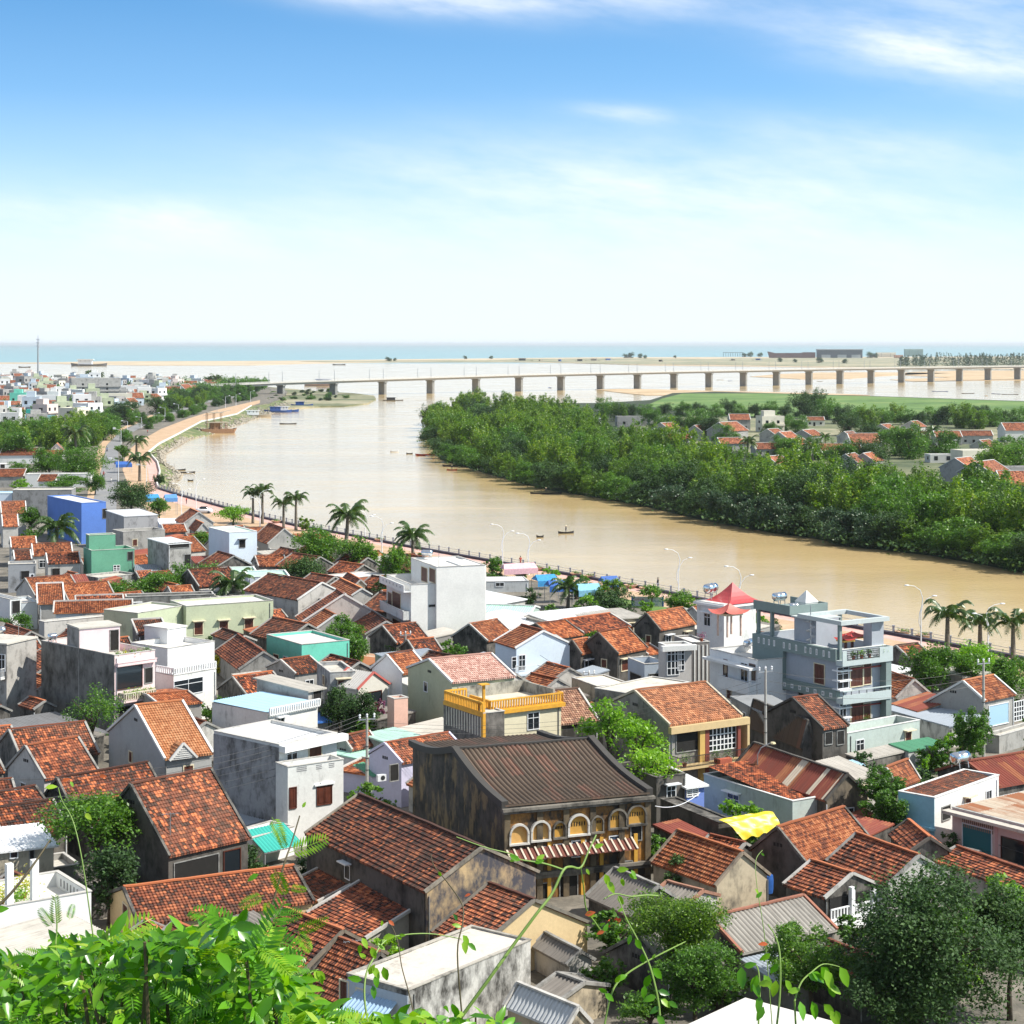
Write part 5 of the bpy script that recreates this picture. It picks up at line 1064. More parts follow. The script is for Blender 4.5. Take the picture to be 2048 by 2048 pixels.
for(fx, fy_, s_, lb)in((.28, .06, .95, 'red-roofed gilt shrine at the front corner of the villa roof'), (.62, .16, 1.15, 'wider red-roofed shrine behind the villa roof railing')):
 p=bw(W_*fx, D_*fy_+.3, H_-.93);s=empty('shrine', p, b.root.rotation_euler.z, lb, 'shrine');m=MB()
 pagoda(m, 0, 0, 1.75, s_, s_*.8, .55, .25);m.build('roof', plain('red_lacquer', (.45, .04, .03), .4), s)
 m=MB();m.box(-s_*.8, s_*.8, -s_*.6, s_*.6, 1.55, 1.73);m.build('gilt_fringe', plain('gilt', (.65, .38, .08), .4, .3), s)
 m=MB();m.tube([(0, 0, 0), (0, 0, 1.56)], .16, 8);m.build('pillar', WOOD, s)
# white villa with red roofs
va=house('white villa with open upper gallery, left neighbour of the grey-green villa', ('M3', 1852, 835), C=(1492, 745), w=9.5, z=9.4, k='flat', ph=.7, rf=SLABW, wl=WW, wins=[('L', 1612, 890, 26, 120, 'b'), ('L', 1755, 920, 50, 130, 'g'), ('L', 1815, 920, 40, 110, 'b'), ('L', 1640, 1090, 30, 60, 'd')])
balcony(va, 'L', .2, va.d*.66, va.loc('L', 1700, 1010)[1]-.4, 1.0, 'solid', WW, h=1.0)
m=MB();m.box(-1.0, .0, .0, va.d, va.h-1.0, va.h-.75);m.box(-.9, -.7, .1, .3, 3.2, va.h-1.0);m.build('gallery_slab', WW, va.root)
vb=house('white upper room with a louvred window under the red pyramid roof', ('M3', 1600, 420), C=(1395, 388), w=5.2, z=11.6, k='flat', ph=.0, rf=SLABW, wl=WWD, trim=None, wins=[('L', 1475, 525, 45, 90, 'gh')], name='rooftop_room', cat='rooftop room')
m=MB();m.box(-.35, vb.w+.5, -.4, vb.d+.3, vb.h-.25, vb.h+.02);m.build('roof_slab', WW, vb.root)
m=MB();pagoda(m, vb.w*.62, vb.d*.42, vb.h+.1, 2.75, 2.4, 2.2, 0.0, 6);o=m.build('pyramid_roof', plain('pink_red_tiles', (.50, .055, .06), .45), vb.root)
pv=W(*P('M3', 1640, 620), 9.6);s=empty('roof_pavilion', (pv.x, pv.y, 9.2), R(35), 'small pavilion with curled coral roof and pink columns on the white villa terrace', 'pavilion')
m=MB();pagoda(m, 0, 0, 2.6, 1.9, 1.5, 1.1, .45);m.tube([(0, 0, 3.6), (0, 0, 4.4)], [.09, .02], 6);m.build('roof', plain('coral_tiles', (.58, .13, .10), .5), s)
m=MB();m.box(-1.2, 1.2, -.95, .95, 2.35, 2.62);m.build('beam', CREAM, s)
for(x, y)in((-1, -.8), (1, -.8), (-1, .8), (1, .8)):m=MB();m.tube([(x, y, 0), (x, y, 2.4)], .12, 8);m.build('column', plain('pink_column', (.72, .50, .40), .6), s)
tank(W(*P('M3', 1500, 385), 11.6), R(50), 'large chrome water tank beside the red pyramid roof of the white villa', .55, 1.7, 1.0)
tank(W(*P('M3', 1790, 740), 9.2), R(60), 'rusty-ended chrome tank lying on the white villa terrace', .4, 1.4, .2)
tank(W(*P('M2', 1290, 60), 13.0), R(-20), 'chrome water tank on top of the white tower', .4, 1.4, .3)
tank(W(*P('M4', 1450, 1640), 7.0), R(35), 'chrome water tank at the corner of the teal and white parapet house', .5, 1.6, .3)
tank(W(*P('M1', 395, 700), 10.6), R(45), 'small chrome water tank on the mouldy-sided pink balcony house', .35, .8, .3)
tank(W(*P('M1', -8, 640), 10.6), R(20), 'chrome water tank on the grey tower house at the left edge', .4, 1.2, .1)
# right side, around the villa
house('black mouldy gable with a short red-orange roof and white front, right below the grey-green villa', ('M4', 420, 1352), (612, 1325), apex=(185, 1120), z=6.9, rf=TRED, wl=BLACKW, trim=wall((.07, .065, .06), .5), wins=[('F', 455, 1420, 50, 90, 'o'), ('F', 545, 1415, 50, 100, 'o')])
house('dark ribbed roof in the shade left of the black mouldy gable', ('M4', 250, 1500), C=(-160, 1330), apex=(300, 1290), z=4.9, k='gr', rf=TUBE, wl=BLACKW, trim=TRIMD, amp=.06)
house('grey shed roof with a mossy cement wall behind the dark ribbed roof', ('M3', 1900, 1240), C=(1655, 1110), w=4, z=6.6, k='flat', ph=.05, rf=wall((.26, .27, .28), .3), wl=CON)
house('weathered grey sheet roof of the stall row right of the black mouldy gable', ('M4', 720, 1585), (1052, 1512), C=(590, ), z=4.2, k='shed', rise=.25, rf=FIBL, wl=COND, over=.1)
house('green corrugated roof next to the weathered grey stall roof', ('M4', 1060, 1515), (1348, 1465), C=(920, ), z=4.3, k='shed', rise=.25, rf=SGREEN, wl=wall((.55, .56, .55), .3), over=.1)
house('long low white parapet wall with square blocks behind the stall roofs', ('M4', 600, 1385), (1145, 1285), z=5.0, d=3, k='flat', ph=.8, rf=SLAB, wl=PALET, trim=WWD)
house('orange tile roof with grey gable behind the grey-green villa', ('M4', 965, 1120), C=(860, 1085), apex=(1105, 980), z=5.2, k='gr', rf=TORG, wl=CONL, trim=CONL, d=9)
house('rust-red sheet roof beside the orange tile roof right of the villa', ('M4', 1130, 1212), C=(955, 1160), w=4, z=4.8, k='shed', sdir='L', rise=.9, rf=RUST, wl=WSTAIN)
house('blue-grey membrane roof right of the villa below the rust-red sheets', ('M4', 1370, 1330), C=(862, 1190), w=5, z=4.6, k='shed', sdir='L', rise=.4, rf=SGREY, wl=WSTAIN, over=.1)
h68=house('grey cement gable house with orange tiles and light blue shutter behind the tall pole', ('M4', 1640, 1140), (1872, 1092), apex=(1470, 990), z=6.4, rf=TORG, wl=wall((.36, .35, .33), .35), trim=WWD, rear=1.9, wins=[('F', 1740, 1240, 145, 150, 's'), ('F', 1900, 1210, 90, 140, 'w')])
house('bare grey concrete deck with white frame blocks at the right edge', ('M4', 1745, 1405), (2040, 1320), C=(1675, ), z=4.2, k='flat', ph=.3, rf=SLAB, wl=CON)
house('small white-framed shed with light blue canopy roof near the stall row', ('M4', 560, 1650), (725, 1620), C=(505, ), z=4.2, k='shed', rise=.15, rf=SBLUE, wl=wall((.3, .33, .36), .3), over=.1)
house('low white vaulted canopy by the promenade behind the villa', ('M4', 890, 940), (1090, 900), z=4.6, d=12, k='shed', rise=.8, rf=SWHITE, wl=WWD)
house('grey sheet lean-to with pale gable behind the stone gable of the rusty roof', ('M4', 640, 1730), (810, 1690), z=5.2, d=4, k='shed', rise=.8, rf=FIBL, wl=CONL)
# ---------------------------------------------------------------- upper left quarter
ub=house('plain bright blue block house, the largest blue box at left', ('T1', 615, 1382), (800, 1386), C=(358, ), z=10.6, ang=32, k='flat', ph=.2, rf=SLABW, wl=BLUEW, trim=plain('blue_trim', (.16, .30, .70), .6), wins=[('F', 790, 1460, 30, 70, 'o')])
house('grey and white slanted roof strip running right from the blue block', ('T1', 935, 1480), (1190, 1500), C=(800, ), z=9.2, ang=30, k='shed', rise=.3, rf=SWHITE, wl=wall((.36, .36, .37), .4), over=.1)
house('bare cement house with brown shuttered window behind the green house', ('T1', 930, 1600), (1245, 1560), C=(850, ), z=8.0, ang=33, k='flat', ph=.8, rf=SLAB, wl=CON, wins=[('F', 1018, 1680, 32, 48, 'd')])
g1=house('dark green terraced house with slotted parapets left of mid town', ('T1', 690, 1740), (1015, 1760), C=(630, ), z=8.2, ang=26, k='flat', ph=.8, rf=SLAB, wl=GREENH, trim=wall((.5, .55, .48), .3), wins=[('F', 880, 1878, 45, 52, 'w'), ('F', 985, 1780, 40, 60, 'o')])
house('green rooftop block with pale baluster band on the green terraced house', ('T1', 672, 1625), (872, 1612), C=(648, ), z=10.5, ang=26, k='flat', ph=.6, rf=SLAB, wl=GREENH, trim=wall((.6, .6, .52), .2), name='rooftop_room', cat='rooftop room')
awning('pale corrugated canopy on thin posts at the green terraced house', 'T1', (830, 1850), (968, 1840), 2.2, 5.4, sheet((.35, .55, .48), 0), .4)
house('raw concrete house with open loft under white curved roof, beside the pale blue house', ('T1', 1270, 1690), (1442, 1672), C=(1115, ), z=9.4, k='shed', rise=.2, ang=33, rf=SWHITE, wl=MOTT, wins=[('F', 1350, 1700, 150, 36, 'o'), ('F', 1415, 1820, 45, 100, 'o'), ('F', 1318, 1860, 26, 26, 'o')], over=.15)
house('pale sky-blue two-storey house with mint roof and one dark window', ('T1', 1730, 1605), (1940, 1592), C=(1575, ), z=9.8, ang=28, k='flat', ph=.15, rf=wall((.50, .64, .50), .15), wl=PALEB, trim=WW, wins=[('F', 1828, 1688, 42, 55, 'oh'), ('F', 1815, 1835, 55, 50, 'o')])
house('low shed with brown striped roof between the raw concrete house and the pale blue house', ('T1', 1480, 1830), (1690, 1810), z=5.0, d=5, ang=20, k='shed', rise=.5, rf=RUST, wl=TANW)
house('slate-grey sheet roof in front of the raw concrete house', ('M1', 1040, 165), (1210, 165), z=5.0, d=5, ang=15, k='shed', rise=.6, rf=sheet((.20, .22, .25), 0), wl=CON)
house('long stained grey courtyard wall above the green feathery trees', ('M1', 740, 210), (1035, 180), z=4.6, d=5, k='flat', ph=.3, rf=SLAB, wl=wall((.42, .42, .40), .6))
house('long slotted grey parapet wall just above the pale green building', ('M1', 950, 355), (1615, 330), z=7.4, d=3, ang=14, k='flat', ph=.6, rf=SLAB, wl=wall((.22, .22, .21), .6))
house('stretch of orange tile roofs with white ridges above the grey-white extension', ('M1', 420, 475), (985, 450), z=7.0, d=4, ang=12, apex=None, k='shed', rise=.9, rf=TORG, wl=WWD)
house('second orange tile band behind the white-ridged orange roofs', ('M1', 590, 430), (920, 430), z=7.0, d=4, ang=14, k='shed', rise=.9, rf=TRED, wl=WWD)
house('orange tile roof above a dark baluster railing at far left', ('M1', 300, 405), (470, 400), z=6.6, d=8, ang=15, k='shed', rise=1.7, rf=TORG, wl=wall((.35, .35, .34), .4), trim=WWD)
house('white sloping slab house with blue-grey balcony at far left', ('M1', 165, 400), (290, 398), z=6.2, d=7, ang=25, k='flat', ph=.4, rf=SLABW, wl=wall((.5, .56, .6), .1))
house('bright white stepped house at the left edge with framed opening', ('M1', 75, 375), (160, 372), C=(-200, ), z=7.6, ang=40, k='flat', ph=.3, rf=SLABW, wl=WW, wins=[('F', 120, 430, 55, 90, 'o')])
house('grey cement annex with an air conditioner below the orange roofs', ('T1', 62, 1845), (272, 1840), z=7.0, d=4, ang=14, k='flat', ph=.3, rf=SLAB, wl=wall((.34, .35, .37), .4), wins=[('F', 190, 1925, 60, 60, 'o')])
house('red shed of striped rusty sheets in the left lane', ('M1', 495, 300), (690, 290), z=4.2, d=9, ang=20, k='shed', rise=1.2, rf=RUST, wl=REDP if False else wall((.22, .06, .05), .4))
for(lb, A, B, ap, z, rf)in(('dark tiled roof with white end gable behind the coconut palm', (360, 1840), (610, 1830), (335, 1760), 6.0, TOLD), ('broad mottled orange roof left of the coconut palm', (85, 1720), (280, 1700), (40, 1640), 6.0, TFAR), ('orange tile roof with a white skylight patch at the foot of the blue block', (250, 1780), (550, 1740), (215, 1690), 5.6, TFAR), ('long red roof just right of the blue block foot', (110, 1810), (240, 1800), (80, 1740), 6.2, TRED), ('orange roof at the left edge below the grey wall', (10, 1460), (200, 1450), (-40, 1372), 7.0, TFAR), ('second orange roof with pale debris at the left edge', (20, 1560), (140, 1545), (-20, 1470), 6.6, TFAR)):
 house(lb, ('T1', )+A, B, apex=ap, z=z, rf=rf, wl=CONL, trim=WWD, ang=18, d=7, rear=1.0)
house('small red roof and grey gable facing the sandy promenade', ('T1', 1380, 1540), C=(1340, 1520), apex=(1500, 1450), z=6.2, k='gr', ang=20, d=9, rf=TFAR, wl=CONL)
house('orange tiles with round grey gable in front of the sandy promenade', ('T1', 1480, 1600), C=(1410, 1570), apex=(1535, 1535), z=6.0, k='gr', ang=20, d=8, rf=TFAR, wl=CONL)
house('red sloping roof with big plain cement gable next to the royal palms', ('T2', 85, 1690), C=(20, 1665), apex=(215, 1575), z=6.0, k='gr', ang=22, d=11, rf=TFAR, wl=wall((.36, .35, .33), .35))
house('bare grey cement box below the plain cement gable', ('T2', 110, 1730), (405, 1722), z=5.2, d=5, ang=14, k='flat', ph=.2, rf=SLAB, wl=CONL)
house('broken orange roofs below the bare grey cement box', ('T2', 20, 1860), (240, 1830), apex=(-10, 1780), z=4.8, rf=TFAR, wl=CON, ang=18, d=7)
house('white-blue low house with mint green flat roof left of the feathery tree', ('M2', -60, 205), (255, 178), z=6.6, d=8, ang=12, k='flat', ph=.25, rf=wall((.42, .66, .50), .12), wl=wall((.62, .66, .74), .06), trim=WW, wins=[('F', 35, 320, 40, 40, 'oh')])
house('low white house wall with mint roof above the coconut palm', ('M1', 1680, 170), (1940, 160), z=6.0, d=7, ang=12, k='flat', ph=.25, rf=wall((.42, .66, .50), .12), wl=WW, trim=WW)
house('brown shed roof beside the round trees by the promenade', ('T2', 520, 1840), (610, 1835), z=4.6, d=6, ang=18, k='shed', rise=.6, rf=RUST, wl=COND)
house('long grey cement wall behind the bright blue block', ('T1', 95, 1285), (540, 1275), z=8.4, ang=6, d=8, k='flat', ph=.25, rf=SLAB, wl=wall((.27, .27, .27), .5))
house('light blue flat roof at the left edge beside the long grey wall', ('T1', -60, 1310), (92, 1300), z=7.4, ang=6, d=7, k='flat', ph=.3, rf=SBLUE, wl=PALEB)
house('long low white wall with small orange roof patch beside the road trees', ('T1', 190, 1165), (685, 1195), z=6.0, ang=4, d=6, k='flat', ph=.3, rf=SLABW, wl=WWD)
house('orange roof patch set against the long low white wall', ('T1', 290, 1215), (410, 1220), z=5.8, ang=4, d=5, k='shed', rise=1.4, rf=TFAR, wl=WWD)
house('row of red roofs with arched white gable near the left edge', ('T1', 0, 1020), (270, 1030), z=5.4, ang=8, d=8, k='shed', rise=1.8, rf=TFAR, wl=WWD)
house('pavilion-like orange roof among the trees left of the road', ('T1', 270, 1020), (470, 1020), apex=(270, 985), z=5.2, ang=6, d=8, rf=TFAR, wl=WWD)
house('small orange gable peeping out of the trees left of the road', ('T1', 375, 985), (480, 975), apex=(425, 935), z=6.5, ang=10, k='gr', d=6, rf=TFAR, wl=WSTAIN)
house('white block house at the left edge under the row of red roofs', ('T1', -30, 1090), (75, 1080), z=6.0, ang=14, d=7, k='flat', ph=.3, rf=SLABW, wl=WW, wins=[('F', 20, 1110, 30, 40, 'o')])
house('dark red roof beside the broad green tree at the left edge', ('T1', -20, 1180), (170, 1175), z=5.6, ang=8, d=7, k='shed', rise=1.6, rf=TFAR, wl=CON)
house('white sheet canopies on the sand under the promenade trees', ('T1', 1215, 1540), (1370, 1520), z=5.4, ang=15, d=8, k='shed', rise=.4, rf=SWHITE, wl=WWD)
house('flat dark red roof patch between white sheets near the promenade', ('T1', 1250, 1600), (1400, 1590), z=5.6, ang=15, d=6, k='shed', rise=.9, rf=TFAR, wl=CON)
# ---------------------------------------------------------------- trees: leaf clumps spread through an uneven crown
LF={'mid':leafm('leaf_mid', (.03, .085, .010), (.10, .23, .022), (.18, .30, .03)), 'dark':leafm('leaf_dark', (.012, .038, .008), (.045, .11, .02), (.09, .16, .035), tr=.2, rough=.7), 'lime':leafm('leaf_lime', (.08, .20, .012), (.22, .42, .022), (.34, .5, .04), tr=.4), 'bamboo':leafm('leaf_bamboo', (.022, .075, .008), (.15, .27, .016), (.32, .40, .035), tr=.35), 'glossy':leafm('leaf_glossy', (.012, .04, .014), (.045, .10, .035), (.09, .15, .08), tr=.12, rough=.42), 'palm':leafm('leaf_palm', (.025, .06, .012), (.07, .13, .03), (.16, .17, .05), tr=.25, rough=.35), 'yellow':leafm('leaf_yellow', (.30, .34, .02), (.55, .50, .03), (.6, .55, .06)), 'purple':leafm('leaf_purple', (.12, .03, .10), (.25, .06, .18), (.06, .1, .03)), 'far':leafm('leaf_far', (.03, .055, .03), (.06, .10, .05), None, tr=.1), }
def leaves_mesh(name, centres, size, seed, mat, flat=.45, asp=.55, up=.35):
 """rhombic leaf faces at the given centres (N,3) with outward normals bias"""
 g=np.random.default_rng(seed);n=len(centres)
 nrm=g.normal(size=(n, 3));nrm[:, 2]=np.abs(nrm[:, 2])*(1+up*2)+up;nrm/=np.linalg.norm(nrm, axis=1)[:, None]
 t=g.normal(size=(n, 3));t[:, 2]-=flat;t-=nrm*(t*nrm).sum(1)[:, None];t/=np.linalg.norm(t, axis=1)[:, None]
 s=np.cross(nrm, t);L_=size*g.uniform(.6, 1.3, n)[:, None];Wd=L_*asp
 v=np.stack([centres-t*L_*.5, centres+s*Wd*.5+nrm*L_*.08, centres+t*L_*.5, centres-s*Wd*.5+nrm*L_*.08], 1).reshape(-1, 3)
 me=bpy.data.meshes.new(name);me.vertices.add(n*4);me.vertices.foreach_set('co', v.astype(np.float32).ravel())
 me.loops.add(n*4);me.loops.foreach_set('vertex_index', np.arange(n*4, dtype=np.int32));me.polygons.add(n)
 me.polygons.foreach_set('loop_start', np.arange(0, n*4, 4, dtype=np.int32));me.polygons.foreach_set('loop_total', np.full(n, 4, dtype=np.int32))
 me.materials.append(mat);me.update(calc_edges=True);return me
def crown_pts(nc, npc, seed, shape='round', spread=.07, lobes=14):
 """points in a unit crown: leaf clumps over the skins of many uneven lobes, so that dark gaps stay between them"""
 g=np.random.default_rng(seed);out=[]
 if shape=='plume':
  ns=max(9, lobes);st=[]
  for k in range(ns):
   a=2*math.pi*k/ns+g.uniform(-.3, .3);r0=g.uniform(.1, .75);r1=r0+g.uniform(.1, .35);h=g.uniform(.55, 1.15)*(1.1-.45*r0);st.append((a, r0, r1, h))
  for i in range(nc):
   a,r0,r1,h=st[g.integers(ns)];t=g.uniform(.05, 1)**.75;rr=r0*(.5+.5*t)+(r1-r0)*t**2;z=-1+2*h*(t-.12*t**3);wd=.10+.20*math.sin(math.pi*min(1, t*.9+.1))
   d=g.normal(size=3);d/=np.linalg.norm(d);c=np.array([math.cos(a)*rr, math.sin(a)*rr, z])+d*wd*np.array([1, 1, .8]);out.append(c+g.normal(size=(npc, 3))*spread*.8)
 else:
  lob=g.normal(size=(lobes, 3));lob/=np.linalg.norm(lob, axis=1)[:, None];lob*=g.uniform(.25, .72, lobes)[:, None]
  if shape=='flat':lob[:, 2]*=.35
  else:lob[:, 2]=lob[:, 2]*.75
  lr=g.uniform(.22, .44, lobes)
  for i in range(nc):
   k=g.integers(lobes);d=g.normal(size=3);d/=np.linalg.norm(d)
   if d[2]<-.35:d[2]*=-.6
   c=lob[k]+d*lr[k]*g.uniform(.72, 1.02)*np.array([1, 1, .5 if shape=='flat' else .85]);out.append(c+g.normal(size=(npc, 3))*spread*np.array([1, 1, .6]))
 q=np.concatenate(out);lo,hi=np.percentile(q, .7, axis=0),np.percentile(q, 99.3, axis=0)
 return(q-(lo+hi)/2)/((hi-lo)/2)
def limb_mesh(name, h, seed, mat, r=.28, nl=7, sx=1.0, top=.75):
 """tapered trunk with limbs reaching into a crown of unit radius centred at z = h"""
 g=random.Random(seed);m=MB();fork=h*.62
 m.tube([(0, 0, -.4), (g.uniform(-.1, .1), g.uniform(-.1, .1), fork*.5), (g.uniform(-.15, .15), g.uniform(-.15, .15), fork)], [r*1.2, r*.85, r*.65], 8)
 for i in range(nl):
  a=2*math.pi*i/nl+g.uniform(-.3, .3);e=sx*g.uniform(.45, .85)
  m.tube([(0, 0, fork-.15), (math.cos(a)*e*.45, math.sin(a)*e*.45, h-.1+g.uniform(-.2, .1)), (math.cos(a)*e, math.sin(a)*e, h+top*g.uniform(.1, .6))], [r*.5, r*.3, r*.08], 5)
 return m.mesh(name, mat, True)
PROTO={}
def tree(key, xc, yc, rx, ry, yb, leaf='mid', shape='round', label='', cat='tree', dens=1.0, lsize=.34, group=None, name='tree', seed=None, ratio=1.0, z0=None, minn=0):
 """crown centred on pixel (xc, yc), radii in pixels, standing on the ground seen at pixel row yb"""
 z0=G if z0 is None else z0
 Y=(CZ-z0)*F/(yb-HY);c=WY(xc, yc, Y);rX=rx*Y/F;rZ=ry*Y/F;h=c.z-z0;seed=seed or(int(xc*7+yc*3)%997)
 t=empty(name, (c.x, Y, z0), 0, label, cat, group)
 area=rX*rX*ratio;nl=int(max(500, min(90000, dens*300*rX*max(rZ, rX*.5)/(lsize*lsize)*.23)))
 npc=22;pts=crown_pts(max(12, nl//npc), npc, seed, shape, lobes=max(12, min(34, int(rX*5))));pts=pts*np.array([rX, rX*ratio, rZ])*.98+np.array([0, 0, h])
 me=leaves_mesh('crown', pts, lsize, seed, LF[leaf]);o=bpy.data.objects.new('crown', me);put(o, t)
 lm=limb_mesh('trunk', h, seed, BARK, max(.08, min(.4, rX*.07)), 7, rX, rZ);o=bpy.data.objects.new('trunk', lm);put(o, t)
 return t
